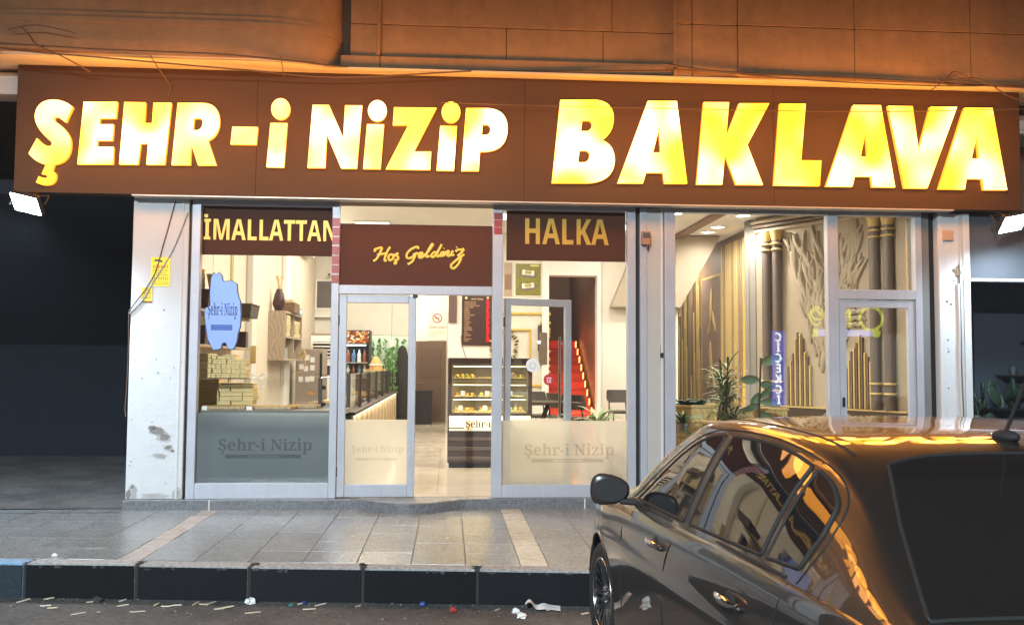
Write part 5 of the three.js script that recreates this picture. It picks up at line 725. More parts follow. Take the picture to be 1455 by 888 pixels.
// ---------------------------------------------------------------- tables and chairs
function chairProto() {
  const t = thing('cafe_chair', 'dark café chair facing the room at the far wall, beside the table edge', 'chair', [3.26, 0.1, -8.0], 0.1), m = std(lin(0.045, 0.035, 0.028), 0.5), l = M.darkMetal;
  part(t, 'seat', bx(0.42, 0.05, 0.42, 0, 0.45, 0, 0.02), m);
  const back = new THREE.BoxGeometry(0.44, 0.24, 0.03, 12, 6, 1), p = back.attributes.position; for (let i = 0; i < p.count; i++) { const x = p.getX(i), y = p.getY(i), k = 1 - 0.10 * Math.max(0, (y + 0.04) / 0.16) ** 2 - 0.2 * Math.max(0, (-y - 0.04) / 0.08) ** 2; p.setX(i, x * k); p.setZ(i, p.getZ(i) - 0.05 * (1 - (x / 0.22) ** 2) - 0.12 * (y / 0.4)); } back.computeVertexNormals(); back.translate(0, 0.74, -0.19); part(t, 'backrest', back, m);
  for (const [x, z] of [[-0.18, 0.17], [0.18, 0.17]]) part(t, 'leg', rod([x * 1.1, 0, z * 1.15], [x, 0.44, z], 0.014), l); for (const x of [-0.17, 0.17]) part(t, 'leg', tube([[x * 1.15, 0, -0.24], [x, 0.44, -0.18], [x * 0.95, 0.74, -0.23]], 0.014, 12), l);
  return t;
}
{
  const c = chairProto();
  copyOf(c, 'dark café chair partly hidden by the grey pier', [3.75, 0.1, -7.7], -1.3); copyOf(c, 'dark chair turned sideways in front of the red stairs', [2.12, 0.1, -5.4], 2.4); copyOf(c, 'dark chair behind the door post by the small table', [1.95, 0.1, -6.1], 2.0); copyOf(c, 'dark chair beyond the small table near red stairs', [1.6, 0.1, -6.6], 0.4);
  const t = thing('cafe_table', 'small dark café table between the fridge and red stairs', 'table', [1.66, 0.1, -5.2]); part(t, 'tabletop', bx(0.8, 0.03, 0.8, 0, 0.74, 0, 0.008), M.woodDark); for (const [x, z] of [[-1, -1], [1, -1], [-1, 1], [1, 1]]) part(t, 'leg', rod([x * 0.08, 0.73, z * 0.08], [x * 0.33, 0, z * 0.33], 0.022), M.darkMetal);
}

// ---------------------------------------------------------------- the café on the far side: ceiling, slat wall, mural wall
for (const [x, z, l] of [[4.95, -7.95, 'round downlight furthest back in the café ceiling row'], [4.95, -7.3, 'round downlight in the middle of the café ceiling row'], [5.0, -6.0, 'round downlight nearest the window in the café ceiling row'], [3.8, -5.9, 'round downlight near the grey pier in the café ceiling'], [3.6, -3.2, 'round downlight over the front of the café'], [5.4, -3.4, 'round downlight over the café door'], [5.0, -10.6, 'added hidden downlight behind the sloping stair soffit brightening the slats'], [3.3, -1.5, 'added downlight brightening the planters behind the café window']]) {  // last two are added, to brighten the slat wall and the planters
  const t = thing('downlight', l, 'downlight', [x, 3.995, z]); part(t, 'ring', new THREE.TorusGeometry(0.125, 0.012, 8, 28), M.white, [0, -0.004, 0], [Math.PI / 2, 0, 0]); part(t, 'diffuser', cyl(0.118, 0.118, 0.008, 28), glow(ROOM.neutral, 7), [0, -0.006, 0]);
  const s = new THREE.SpotLight(ROOM.neutral, z < -10 ? 16 : z < -7.8 ? 4 : x > 4.8 && z < -5.9 ? 15 : z < -5 ? 6 : z > -3.5 && z < -3 ? 9 : 16, 0, 1.5, 0.6, 2); s.position.set(x, 3.96, z); s.target.position.set(x, 0, z); s.shadow.radius = 5; s.castShadow = true; s.name = 'downlight_source'; scene.add(s, s.target);
}
single('ceiling_beam', 'brown strip running across the café ceiling', 'beam', bb(4.42, 4.62, 3.95, 3.999, -8.6, -0.6, 0.004), M.brownWall);
{ // sloping underside of the stairs
  const t = thing('stair_soffit', 'cream sloping underside of the stairs between bakery and café', 'soffit', [0, 0, -8.69]);
  part(t, 'boxed_slope', uvm(prism([[3.17, 2.57], [4.54, 2.57], [5.34, 3.98], [3.75, 3.98]], 0.24)), std(lin(0.44, 0.37, 0.29), 0.75, { map: T.wall }));
}
{ // slatted wall
  const t = thing('slatted_wall', 'café side wall of gold and brown upright slats with leaf panel', 'wall panelling', [5.6, 0, 0]), cols = [M.slatBrown, M.goldSoft, std(lin(0.33, 0.24, 0.14), 0.5, { map: T.wood }), M.slatBrown, M.goldSoft];
  part(t, 'backing', bb(-0.02, -0.001, 0.1, 3.99, -12.6, -6.7), std(lin(0.20, 0.13, 0.09), 0.45, { map: T.wood }));
  for (let i = 0; i < 42; i++) { const z = -6.95 - 0.135 * i; if (z < -9.02 && z > -10.55) continue; const step = z > -9.02 ? 3.85 : 2.2 + 1.5 * Math.abs(Math.sin(i * 0.7)), k = Math.floor(hash(i, 3, 12) * 5), lowTop = 1.2 + 1.3 * hash(i, 5, 12); part(t, 'slat', bb(-0.075, -0.021, 0.12, step, z - 0.045, z + 0.045, 0.006), cols[k]); if (k === 0 || k === 3) part(t, 'gold_slat', bb(-0.105, -0.077, 0.12, lowTop, z - 0.03, z + 0.03, 0.004), M.goldSoft); }
  const p = part(t, 'leaf_panel', bb(-0.06, -0.021, 0.6, 3.3, -10.5, -9.06, 0.006), std(lin(0.2, 0.14, 0.115), 0.3)); for (const z of [-10.5, -9.06]) part(p, 'panel_edge', bb(-0.07, -0.05, 0.6, 3.3, z - 0.015, z + 0.015), M.goldSoft); part(p, 'panel_edge', bb(-0.07, -0.05, 3.28, 3.32, -10.5, -9.06), M.goldSoft);
  const leaf = (y, z, len, tilt) => { const g = new THREE.SphereGeometry(0.5, 12, 10); g.scale(0.04, len, len * 0.24); g.rotateX(tilt); part(p, 'gold_leaf', g, M.goldSoft, [-0.07, y, z]); };
  leaf(2.7, -9.75, 0.75, 0.12); leaf(2.35, -9.55, 0.5, -0.45); leaf(2.2, -9.9, 0.35, 0.6); leaf(1.55, -9.8, 0.8, -0.08); leaf(1.15, -9.95, 0.5, 0.5); leaf(1.1, -9.6, 0.4, -0.5);
}
{ // square column with gold fins
  const t = thing('fluted_column', 'tall pale column with gold fins between slats and mural', 'column', [5.36, 0.1, -6.55], -0.6), c = std(lin(0.30, 0.28, 0.26), 0.6, { map: T.wall });
  part(t, 'shaft', bx(0.26, 3.88, 0.2, 0, 1.94, 0, 0.01), c); part(t, 'flute', bx(0.03, 3.8, 0.02, -0.06, 1.9, 0.105, 0.006), c); part(t, 'flute', bx(0.03, 3.8, 0.02, 0.055, 1.9, 0.105, 0.006), c);
  part(t, 'gold_fin', uvm(prism([[-0.22, 0.0], [-0.12, 0.0], [-0.1, 2.9], [-0.16, 2.3]], 0.05)), M.gold); part(t, 'gold_fin', uvm(prism([[0.12, 0.6], [0.24, 1.5], [0.26, 3.4], [0.15, 2.2]], 0.05)), M.gold);
}
const AX = 5.5, AZ = -6.1;
{ // mural wall set at an angle
  const t = thing('mural_wall', 'angled cream wall with carved leaf relief, dark columns and gold rods', 'wall panelling', [AX, 0, AZ], -1.052), plaster = std(lin(0.42, 0.35, 0.26), 0.65, { map: T.wall });
  part(t, 'plaster_panel', bb(-0.3, 2.6, 0.1, 4.0, -0.12, 0, 0.004), plaster);
  for (let i = 0; i < 3; i++) part(t, 'cornice', bb(-0.3, 2.6, 3.74 + 0.07 * i, 3.79 + 0.07 * i, 0.001, 0.05 + 0.045 * i, 0.01), i === 1 ? M.slatBrown : plaster);
  const dark = std(lin(0.17, 0.14, 0.128), 0.35, { map: T.wood });
  for (const s of [-0.03, 0.2, 2.06, 2.3]) { const c = part(t, 'dark_column', cyl(0.078, 0.078, 2.9, 20), dark, [s, 2.22, 0.06]); for (const y of [1.28, 1.18, -1.05, -1.2]) part(c, 'gold_ring', new THREE.TorusGeometry(0.084, 0.02, 8, 24), M.goldSoft, [0, y, 0], [Math.PI / 2, 0, 0]); part(c, 'capital', cyl(0.12, 0.082, 0.16, 20), M.goldSoft, [0, 1.42, 0]); }
  // relief: tapering carved leaves sweeping up and outwards
  const blades = []; const blade = (x, y, len, w, ang, bend) => { const g = new THREE.SphereGeometry(0.5, 8, 12), p = g.attributes.position; for (let i = 0; i < p.count; i++) { const v = p.getY(i); p.setXYZ(i, p.getX(i) * w + bend * (v + 0.5) ** 2, v * len, p.getZ(i) * 0.12); } g.rotateZ(ang); g.translate(x, y, 0.012); g.computeVertexNormals(); blades.push(g); };
  for (let i = 0; i < 170; i++) { const h = rnd(), side = rnd() < 0.5 ? -1 : 1, cx = 1.18 + side * (0.12 + 0.5 * rnd() * (0.35 + h)), y = 1.75 + 1.75 * h; blade(cx, y, rr(0.25, 0.66), rr(0.04, 0.085), -side * rr(0.05, 0.55), -side * rr(-0.1, 0.16)); }
  for (let i = 0; i < 26; i++) blade(1.18 + rr(-0.2, 0.2), rr(1.5, 2.5), rr(0.3, 0.7), rr(0.06, 0.12), rr(-0.35, 0.35), rr(-0.12, 0.12));
  part(t, 'carved_leaves', mergeGeometries(blades), plaster);
  const curls = []; for (let i = 0; i < 9; i++) { const cx = 1.5 + 0.09 * (i % 3), cy = 2.05 + 0.1 * Math.floor(i / 3); curls.push(tube([[cx - 0.06, cy, 0.02], [cx, cy + 0.05, 0.05], [cx + 0.07, cy + 0.01, 0.03], [cx + 0.12, cy + 0.05, 0.04], [cx + 0.17, cy, 0.01]], 0.024, 18, 7)); } part(t, 'carved_curls', mergeGeometries(curls), plaster);
  for (const [c, n] of [[0.62, 10], [1.74, 10]]) for (let i = 0; i < n; i++) { const k = Math.abs(i - n / 2 + 0.3) / n, h = 0.45 + 0.75 * (1 - 1.6 * k) * (0.8 + 0.4 * hash(i, n, c * 100)); part(t, 'gold_rod', bb(c - 0.24 + 0.048 * i, c - 0.208 + 0.048 * i, 0.78, 0.78 + Math.max(0.25, h), 0.004, 0.05, 0.008), i % 2 ? M.goldSoft : M.slatBrown); }
  part(t, 'bench_back', bb(-0.3, 2.6, 0.45, 0.75, 0.0, 0.12, 0.01), M.woodDark); part(t, 'bench_trim', bb(-0.3, 2.6, 0.751, 0.775, 0.0, 0.13, 0.004), M.goldSoft); part(t, 'bench_seat', bb(-0.3, 2.6, 0.1, 0.448, 0.0, 0.55, 0.02), M.woodDark);
}
{ const t = thing('white_chair', 'white rounded café chair behind the café door post', 'chair', [4.42, 0.1, -1.0], 2.6); part(t, 'shell', (() => { const g = new THREE.SphereGeometry(0.25, 20, 12, 0, Math.PI, 0.15, 1.6); g.scale(1, 1.25, 0.9); return g; })(), std(lin(0.8, 0.78, 0.75), 0.4, { side: THREE.DoubleSide }), [0, 0.52, 0]); part(t, 'seat', cyl(0.24, 0.22, 0.05, 20), M.white, [0, 0.45, 0.02]); for (const [x, z] of [[-0.16, -0.14], [0.16, -0.14], [-0.16, 0.16], [0.16, 0.16]]) part(t, 'leg', rod([x * 1.3, 0, z * 1.3], [x, 0.44, z], 0.014), M.woodPale); }
// ---------------------------------------------------------------- plants
function leafGeo(len, w, arch, cols = 4, rows = 7, tip = 1) { // a blade along +y that arches towards +z
  const g = new THREE.PlaneGeometry(1, 1, cols, rows), p = g.attributes.position;
  for (let i = 0; i < p.count; i++) { const t = p.getY(i) + 0.5, x = p.getX(i) * 2, k = Math.pow(Math.sin(Math.PI * clamp(0.04 + 0.96 * t, 0, 1)), tip) * w * 0.5, a = arch * t; p.setXYZ(i, x * k, len * (arch ? Math.sin(a) / arch : t), len * (arch ? (1 - Math.cos(a)) / arch : 0) + 0.18 * w * (x * x - 0.5)); }
  g.computeVertexNormals(); return g;
}
const leafM = (r, g, b) => phys(lin(r, g, b), 0.42, { side: THREE.DoubleSide, transmission: 0.0 });
function potGeo(r, h) { return new THREE.LatheGeometry([[0.001, 0], [r * 0.72, 0], [r, h], [r * 1.04, h], [r * 1.04, h - 0.02], [r * 0.9, h - 0.03], [0.001, h - 0.03]].map((q) => new THREE.Vector2(...q)), 20); }
{
  const t = thing('spider_plant', 'pale green arching plant behind the frosted fixed window', 'plant', [1.62, 0.1, -0.62]); part(t, 'pot', potGeo(0.16, 0.34), std(lin(0.22, 0.1, 0.07), 0.6)); part(t, 'soil', cyl(0.14, 0.14, 0.02, 16), M.soil, [0, 0.31, 0]); part(t, 'trunk', rod([0, 0.3, 0], [0, 0.6, 0], 0.018), M.wood);
  for (let i = 0; i < 17; i++) part(t, 'leaf', keep('spl' + (i % 3), () => leafGeo(0.34 + 0.05 * (i % 3), 0.045, 1.3 + 0.3 * (i % 3))), [leafM(0.28, 0.38, 0.14), leafM(0.5, 0.55, 0.3), leafM(0.14, 0.25, 0.08)][i % 3], [0, 0.63 + 0.01 * (i % 4), 0], [rr(0.05, 0.6), i * 2.4, 0]);
  t.children.filter((c) => c.name.startsWith('leaf')).forEach((c) => { c.rotation.order = 'YXZ'; });
}
{
  const t = thing('red_flower_pot', 'blurred red flower pot at the corner of the frosted fixed window', 'flower pot', [1.73, 0.1, -0.3]); part(t, 'pot', potGeo(0.09, 0.2), std(lin(0.06, 0.08, 0.2), 0.5)); part(t, 'flowers', join(Array.from({ length: 12 }, (_, i) => { const s = new THREE.SphereGeometry(0.045, 8, 6); s.translate(0.07 * Math.cos(i * 2.4), 0.34 + 0.02 * (i % 4), 0.06 * Math.sin(i * 2.4)); return s; })), std(lin(0.42, 0.05, 0.04), 0.7)); part(t, 'stems', join([0, 1, 2, 3].map((i) => rod([0.02 * i - 0.03, 0.18, 0], [0.04 * i - 0.06, 0.34, 0], 0.006))), M.leaf);
}
{
  const wood = std(lin(0.60, 0.47, 0.20), 0.6, { map: T.wood });
  const planter = (label, x0, x1, z, top) => { const t = thing('wooden_planter', label, 'planter', [(x0 + x1) / 2, 0.1, z]), w = x1 - x0, h = top - 0.1; for (let i = 0; i < 5; i++) part(t, 'plank', sharedBox(w, h / 5 - 0.006, 0.024, 0.005), wood, [0, h / 5 * (i + 0.5), 0.16]); part(t, 'plank', sharedBox(w, h, 0.024, 0.005), wood, [0, h / 2, -0.16]); for (const s of [-1, 1]) part(t, 'end_board', sharedBox(0.024, h, 0.30, 0.005), wood, [s * (w / 2 - 0.012), h / 2, 0]); part(t, 'rim', join([bx(w + 0.03, 0.03, 0.045, 0, h + 0.013, 0.16, 0.006), bx(w + 0.03, 0.03, 0.045, 0, h + 0.013, -0.16, 0.006)]), wood); part(t, 'soil', bx(w - 0.05, 0.02, 0.29, 0, h - 0.05, 0), M.soil); return t; };
  planter('yellowish wooden planter next to the grey pier', 2.58, 3.02, -1.25, 0.95); planter('long low wooden planter under the rubber plant', 3.2, 4.05, -1.7, 0.9); planter('wooden planter behind the upright leafy plant', 3.0, 3.45, -2.0, 0.93);
  const st = thing('wooden_stool', 'small wooden stool with slanted legs in front of the planters', 'stool', [2.98, 0.1, -0.85]); part(st, 'seat', bx(0.3, 0.03, 0.24, 0, 0.70, 0, 0.008), M.wood); for (const [x, z] of [[-1, -1], [1, -1], [-1, 1], [1, 1]]) part(st, 'leg', rod([x * 0.1, 0.69, z * 0.07], [x * 0.17, 0, z * 0.12], 0.018), M.wood);
  // succulents and ferns
  const ros = (label, x, y, z, n, len, w, m) => { const t = thing('succulent', label, 'plant', [x, y, z]); part(t, 'pot', potGeo(0.07, 0.09), M.concrete, [0, -0.09, 0]); for (let i = 0; i < n; i++) { const l = part(t, 'leaf', keep(['ros', len, w].join(), () => leafGeo(len, w, 0.9, 2, 5, 0.8)), m[i % m.length], [0, 0, 0], [0.55 + 0.5 * ((i * 7) % 5) / 5, i * 2.4, 0]); l.rotation.order = 'YXZ'; } };
  ros('blue-green rosette plant in the planter beside the pier', 2.72, 0.95, -1.22, 16, 0.17, 0.085, [leafM(0.07, 0.14, 0.09), leafM(0.04, 0.09, 0.06)]); ros('second blue-green rosette plant in the same planter', 2.9, 0.96, -1.28, 16, 0.16, 0.08, [leafM(0.05, 0.11, 0.07), leafM(0.09, 0.16, 0.1)]);
  ros('fine-leaved fern low beside the grey pier', 2.55, 0.80, -0.65, 34, 0.26, 0.025, [leafM(0.09, 0.15, 0.04), leafM(0.05, 0.10, 0.03)]); ros('yellow-green grass tuft next to the wooden stool', 2.62, 0.62, -0.5, 30, 0.24, 0.02, [leafM(0.16, 0.2, 0.06), leafM(0.08, 0.13, 0.04)]);
  const d = thing('dracaena', 'tall bushy narrow-leaved plant in the café window', 'plant', [3.17, 0.1, -1.15]); part(d, 'pot', potGeo(0.17, 0.36), M.concrete); part(d, 'soil', cyl(0.15, 0.15, 0.02, 14), M.soil, [0, 0.335, 0]);
  for (let k = 0; k < 7; k++) { const a = k * 2.4, bx0 = 0.05 * Math.cos(a), bz = 0.05 * Math.sin(a), ht = 0.78 + 0.09 * k, tx = bx0 + rr(-0.1, 0.1), tz = bz + rr(-0.08, 0.08); part(d, 'cane', tube([[bx0, 0.3, bz], [bx0 * 1.6, 0.3 + (ht - 0.3) * 0.5, bz * 1.6], [tx, ht, tz]], 0.010, 10), M.woodDark); for (let i = 0; i < 26; i++) { const l = part(d, 'leaf', keep('drl' + (i % 2), () => leafGeo(0.25 + 0.06 * (i % 2), 0.028, 1.1, 2, 6, 0.7)), [leafM(0.06, 0.10, 0.035), leafM(0.11, 0.15, 0.055), leafM(0.20, 0.22, 0.08)][i % 3], [tx, ht - 0.012 * i, tz], [rr(0.15, 1.3), i * 2.4 + k, 0]); l.rotation.order = 'YXZ'; } }
  const r = thing('rubber_plant', 'rubber plant with large oval leaves in the café window', 'plant', [3.58, 0.1, -1.1]); part(r, 'pot', potGeo(0.16, 0.36), M.darkMetal); part(r, 'soil', cyl(0.14, 0.14, 0.02, 14), M.soil, [0, 0.335, 0]); part(r, 'stem', tube([[0, 0.3, 0], [-0.03, 0.7, 0.01], [-0.015, 1.1, 0], [0.0, 1.42, 0]], 0.012, 16), M.woodDark);
  const big = [[1.36, 0.5, -1.15, 0.27], [1.14, 0.6, -1.75, 0.23], [1.16, 0.5, 1.35, 0.25], [1.02, 0.3, 2.6, 0.2], [0.96, 0.4, -0.5, 0.22], [0.88, 0.7, 1.7, 0.24], [0.80, 0.4, -2.3, 0.26], [0.75, 0.5, 2.9, 0.24], [0.92, 0.6, -1.5, 0.25], [0.66, 0.3, -2.9, 0.28], [0.62, 0.5, 2.2, 0.24]];
  for (const [y, tilt, az, len] of big) { const l = part(r, 'leaf', keep('rub' + len, () => leafGeo(len, len * 0.5, 0.5, 6, 8, 0.6)), [leafM(0.12, 0.18, 0.10), leafM(0.17, 0.22, 0.13)][Math.round(len * 100) % 2], [-0.015, y, 0], [tilt, rr(-0.5, 0.5), az]); l.rotation.order = 'YXZ'; }
}
// ---------------------------------------------------------------- across the road (only its lit signs show, mirrored in the glass)
{
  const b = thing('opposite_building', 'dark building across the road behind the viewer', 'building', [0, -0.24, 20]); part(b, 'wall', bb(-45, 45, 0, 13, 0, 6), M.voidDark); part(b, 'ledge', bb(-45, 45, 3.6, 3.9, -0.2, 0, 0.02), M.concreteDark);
  const s = thing('florist_sign', 'upright lit sign reading ÇİÇEKÇİ across the road, mirrored in the café window', 'sign', [10.06, 1.37, 18], Math.PI); part(s, 'case', bx(0.5, 2.34, 0.12, 0, 0, -0.065, 0.01), M.darkMetal);
  const tx = canvasTex(200, 1010, (c, w, h) => { c.fillStyle = '#2c3f9a'; c.fillRect(0, 0, w, h); c.fillStyle = '#16224e'; for (let i = 0; i < 400; i++) { c.globalAlpha = 0.15; c.fillRect(hash(i, 1, 9) * w, hash(i, 2, 9) * h, 9, 9); } c.globalAlpha = 1; c.font = 'bold 160px sans-serif'; c.textAlign = 'center'; c.textBaseline = 'middle'; c.lineWidth = 10; 'ÇİÇEKÇİ'.split('').forEach((ch, i) => { c.strokeStyle = '#16224e'; c.strokeText(ch, w / 2, 82 + 141 * i); c.fillStyle = '#ffffff'; c.fillText(ch, w / 2, 82 + 141 * i); }); });
  part(s, 'lit_face', new THREE.PlaneGeometry(0.45, 2.28), new THREE.MeshStandardMaterial({ color: 0x111111, emissive: lin(0.85, 0.92, 1), emissiveMap: tx, emissiveIntensity: 8, roughness: 0.4 }), [0, 0, 0.001]); part(s, 'post', rod([0, -1.6, -0.07], [0, -1.1, -0.07], 0.03), M.darkMetal);
  const n = thing('neon_sign', 'yellow-green neon shop sign across the road, mirrored in the café door', 'neon sign', [12.2, 2.9, 18], Math.PI), Y = glow(lin(0.72, 0.85, 0.05), 3.2), B = glow(lin(0.35, 0.45, 1), 4);
  part(n, 'neon_ring', new THREE.TorusGeometry(0.36, 0.045, 8, 36), Y, [-0.8, 0.02, 0]); part(n, 'neon_letter', tube([[-0.12, -0.28, 0], [-0.12, 0.3, 0], [0.25, -0.28, 0], [0.25, 0.3, 0]], 0.04, 30, 6, false, 0.05), Y); part(n, 'neon_letter', tube([[0.45, -0.25, 0], [0.45, 0.28, 0]], 0.045, 6), Y); part(n, 'neon_letter', tube([[0.78, 0.1, 0], [0.95, 0.28, 0], [1.1, 0.12, 0], [0.95, -0.02, 0], [0.74, 0.02, 0], [0.78, 0.28, 0], [1.0, 0.34, 0], [1.15, 0.1, 0], [0.98, -0.2, 0], [0.8, -0.12, 0]], 0.03, 50), Y);
  part(n, 'neon_bar', bx(1.75, 0.2, 0.06, 0.05, -0.43, 0, 0.02), B); part(n, 'neon_cap', cyl(0.13, 0.13, 0.08, 20), Y, [-0.95, -0.43, 0], [Math.PI / 2, 0, 0]); part(n, 'neon_cap', bx(0.16, 0.24, 0.07, 0.98, -0.43, 0, 0.02), Y); part(n, 'backing', bx(2.6, 1.3, 0.05, 0.05, -0.08, -0.12), M.black);
}

// ---------------------------------------------------------------- the parked car
{
  const HEAD = 0.028, car = thing('parked_car', 'dark brown metallic saloon car parked nose-in to the kerb', 'car', [1.852, -0.236, 6.315], HEAD);
  // car axes: a forward (= -z), v to its left (= -x), w up
  const paint = new THREE.MeshPhysicalMaterial({ color: lin(0.027, 0.021, 0.018), metalness: 0.45, roughness: 0.40, clearcoat: 1, clearcoatRoughness: 0.012 });
  const darkGlass = new THREE.MeshPhysicalMaterial({ color: lin(0.008, 0.008, 0.0085), roughness: 0.015, metalness: 0, ior: 1.5 }), rearGlass = new THREE.MeshPhysicalMaterial({ color: lin(0.013, 0.0105, 0.010), roughness: 0.03, ior: 1.5 });
  const seal = std(lin(0.010, 0.010, 0.010), 0.75), under = std(lin(0.008, 0.008, 0.008), 0.9);
  const tab = (pts) => (x) => { // smooth table lookup
    const n = pts.length; if (x <= pts[0][0]) return pts[0][1]; if (x >= pts[n - 1][0]) return pts[n - 1][1];
    let i = 0; while (x > pts[i + 1][0]) i++;
    const [x0, y0] = pts[i], [x1, y1] = pts[i + 1], h = x1 - x0, m = (k) => (k <= 0 || k >= n - 1 ? (pts[Math.min(k + 1, n - 1)][1] - pts[Math.max(k - 1, 0)][1]) / (pts[Math.min(k + 1, n - 1)][0] - pts[Math.max(k - 1, 0)][0]) : (pts[k + 1][1] - pts[k - 1][1]) / (pts[k + 1][0] - pts[k - 1][0]));
    const t = (x - x0) / h, t2 = t * t, t3 = t2 * t; return (2 * t3 - 3 * t2 + 1) * y0 + (t3 - 2 * t2 + t) * h * m(i) + (-2 * t3 + 3 * t2) * y1 + (t3 - t2) * h * m(i + 1);
  };
  const V = tab([[-1.06, 0.66], [-1.0, 0.80], [-0.85, 0.862], [-0.5, 0.885], [0, 0.892], [0.8, 0.893], [1.6, 0.89], [2.2, 0.885], [2.6, 0.885], [2.95, 0.85], [3.2, 0.76], [3.38, 0.60], [3.46, 0.40]]);
  const WE = tab([[-1.06, 0.96], [-0.95, 1.02], [-0.6, 1.045], [-0.2, 1.045], [0.4, 1.03], [1.0, 1.005], [1.8, 0.975], [2.2, 0.95], [2.6, 0.90], [3.0, 0.81], [3.3, 0.70], [3.46, 0.60]]);
  const CROWN = tab([[-1.06, 0.02], [-0.8, 0.03], [0, 0.03], [1.8, 0.03], [2.2, 0.06], [2.8, 0.075], [3.3, 0.05], [3.46, 0.02]]);
  const SILL = tab([[-1.06, 0.40], [-0.9, 0.30], [-0.5, 0.22], [0, 0.19], [2.8, 0.19], [3.2, 0.20], [3.46, 0.28]]);
  const lowerCurve = (a) => {
    const v = V(a), e = WE(a), s = SILL(a), k = (e - 0.2) / 0.8, c = CROWN(a), y = (w) => s + (w - 0.19) * (e - s) / 0.83;
    return new THREE.CatmullRomCurve3([[v * 0.55, y(0.19)], [v * 0.84, y(0.19)], [v * 0.955, y(0.205)], [v * 0.983, y(0.27)], [v * 0.984, y(0.36)], [v * 0.986, y(0.48)], [v * 0.993, y(0.60)], [v * 1.0, y(0.70)], [v * 0.998, y(0.745)], [v * 0.988, y(0.80)], [v * 0.984, y(0.88)], [v * 0.975, y(0.95)], [v * 0.955, y(0.995)], [v * 0.92, y(1.018)], [v * 0.82, e + c * 0.35], [v * 0.5, e + c * 0.8], [0, e + c]].map(([x, yy]) => V3(x, yy, 0)), false, 'centripetal');
  };
  const NS = 52, stations = []; for (let a = -1.06; a < 3.461; a += 0.0425) stations.push(a);
  for (const c of [2.0, 1.15, 0.94, -0.12]) { let b = 0; stations.forEach((s, i) => { if (Math.abs(s - c) < Math.abs(stations[b] - c)) b = i; }); stations[b] = c; }
  const arches = [[2.59, 0.31, 0.362], [0, 0.31, 0.362]];
  const P = (a, v, w) => [-v, w, -a];
  // one half of the lower body as a grid, then both sides
  const grid = stations.map((a) => { const cv = lowerCurve(a); return Array.from({ length: NS + 1 }, (_, j) => { const p = cv.getPoint(j / NS); let aa = a, w = p.y; for (const [ca, cw, R] of arches) { const da = aa - ca, dw = w - cw, d = Math.hypot(da, dw); if (p.x > 0.55 && d < R && w < 0.75) { const q = d < 1e-4 ? 1 : R / d; aa = ca + da * q; w = cw + dw * q; } } return { a: aa, v: p.x, w, in: arches.some(([ca, cw, R]) => p.x > 0.5 && Math.hypot(a - ca, p.y - cw) < R * 0.985) }; }); });
  const pos = [], idx = { shell: [], front_door: [], rear_door: [], front_door_r: [], rear_door_r: [] }, NI = stations.length, cols = NS + 1;
  for (const s of [1, -1]) for (const row of grid) for (const q of row) pos.push(...P(q.a, s * q.v, q.w));
  const tri = []; const doorOf = (a, w, j) => { if (j < 8 || w > 1.02) return ''; const cutR = -0.12 + (w < 0.78 ? (0.78 - w) * 1.25 : 0); if (a < 2.0 && a > 1.15) return 'front_door'; if (a < 1.15 && a > cutR) return 'rear_door'; return ''; };
  for (const s of [0, 1]) for (let i = 0; i + 1 < NI; i++) for (let j = 0; j < NS; j++) {
    const q = [grid[i][j], grid[i + 1][j], grid[i + 1][j + 1], grid[i][j + 1]]; if (q.filter((k) => k.in).length === 4) continue;
    const o = s * NI * cols, A = o + i * cols + j, B = A + cols, C = B + 1, D = A + 1, f = s ? [A, D, C, A, C, B] : [A, B, C, A, C, D];
    const a = (q[0].a + q[2].a) / 2, w = (q[0].w + q[2].w) / 2, d = doorOf(a, w, j); idx[d ? d + (s ? '_r' : '') : 'shell'].push(...f); tri.push(...f);
  }
  // caps of nose and tail
  for (const [i, flip] of [[0, 1], [NI - 1, 0]]) { const base = pos.length / 3; let y = 0; for (const q of grid[i]) y += q.w; pos.push(...P(stations[i], 0, y / cols)); for (const s of [0, 1]) for (let j = 0; j < NS; j++) { const A = s * NI * cols + i * cols + j, f = (s ? !flip : flip) ? [base, A + 1, A] : [base, A, A + 1]; idx.shell.push(...f); tri.push(...f); } }
  const whole = new THREE.BufferGeometry(); whole.setAttribute('position', new THREE.Float32BufferAttribute(pos, 3)); whole.setIndex(tri); whole.computeVertexNormals();
  { // the two halves meet on the centre line: share the normal there
    const n = whole.attributes.normal, off = NI * cols; for (let i = 0; i < NI; i++) { const A = i * cols + NS, B = off + A, v = V3(0, n.getY(A) + n.getY(B), n.getZ(A) + n.getZ(B)).normalize(); n.setXYZ(A, v.x, v.y, v.z); n.setXYZ(B, v.x, v.y, v.z); }
  }
  const sub = (list) => { const g = new THREE.BufferGeometry(), P2 = new Float32Array(list.length * 3), N2 = new Float32Array(list.length * 3), p = whole.attributes.position, n = whole.attributes.normal; list.forEach((k, i) => { P2.set([p.getX(k), p.getY(k), p.getZ(k)], i * 3); N2.set([n.getX(k), n.getY(k), n.getZ(k)], i * 3); }); g.setAttribute('position', new THREE.BufferAttribute(P2, 3)); g.setAttribute('normal', new THREE.BufferAttribute(N2, 3)); return mergeVertices(g, 1e-5); };
  part(car, 'body_shell', sub(idx.shell), paint);
  const doors = {}; for (const k of ['front_door', 'rear_door', 'front_door_r', 'rear_door_r']) doors[k] = part(car, 'door', sub(idx[k]), paint);
  // side surface lookup for cuts, handles and trims
  const sideV = (a, w) => { const cv = lowerCurve(a); let lo = 0.12, hi = 0.8; for (let i = 0; i < 28; i++) { const m = (lo + hi) / 2; if (cv.getPoint(m).y < w) lo = m; else hi = m; } return cv.getPoint(lo).x; };
  const onSide = (s, list, off) => list.map(([a, w]) => P(a, s * (sideV(a, w) + off), w));
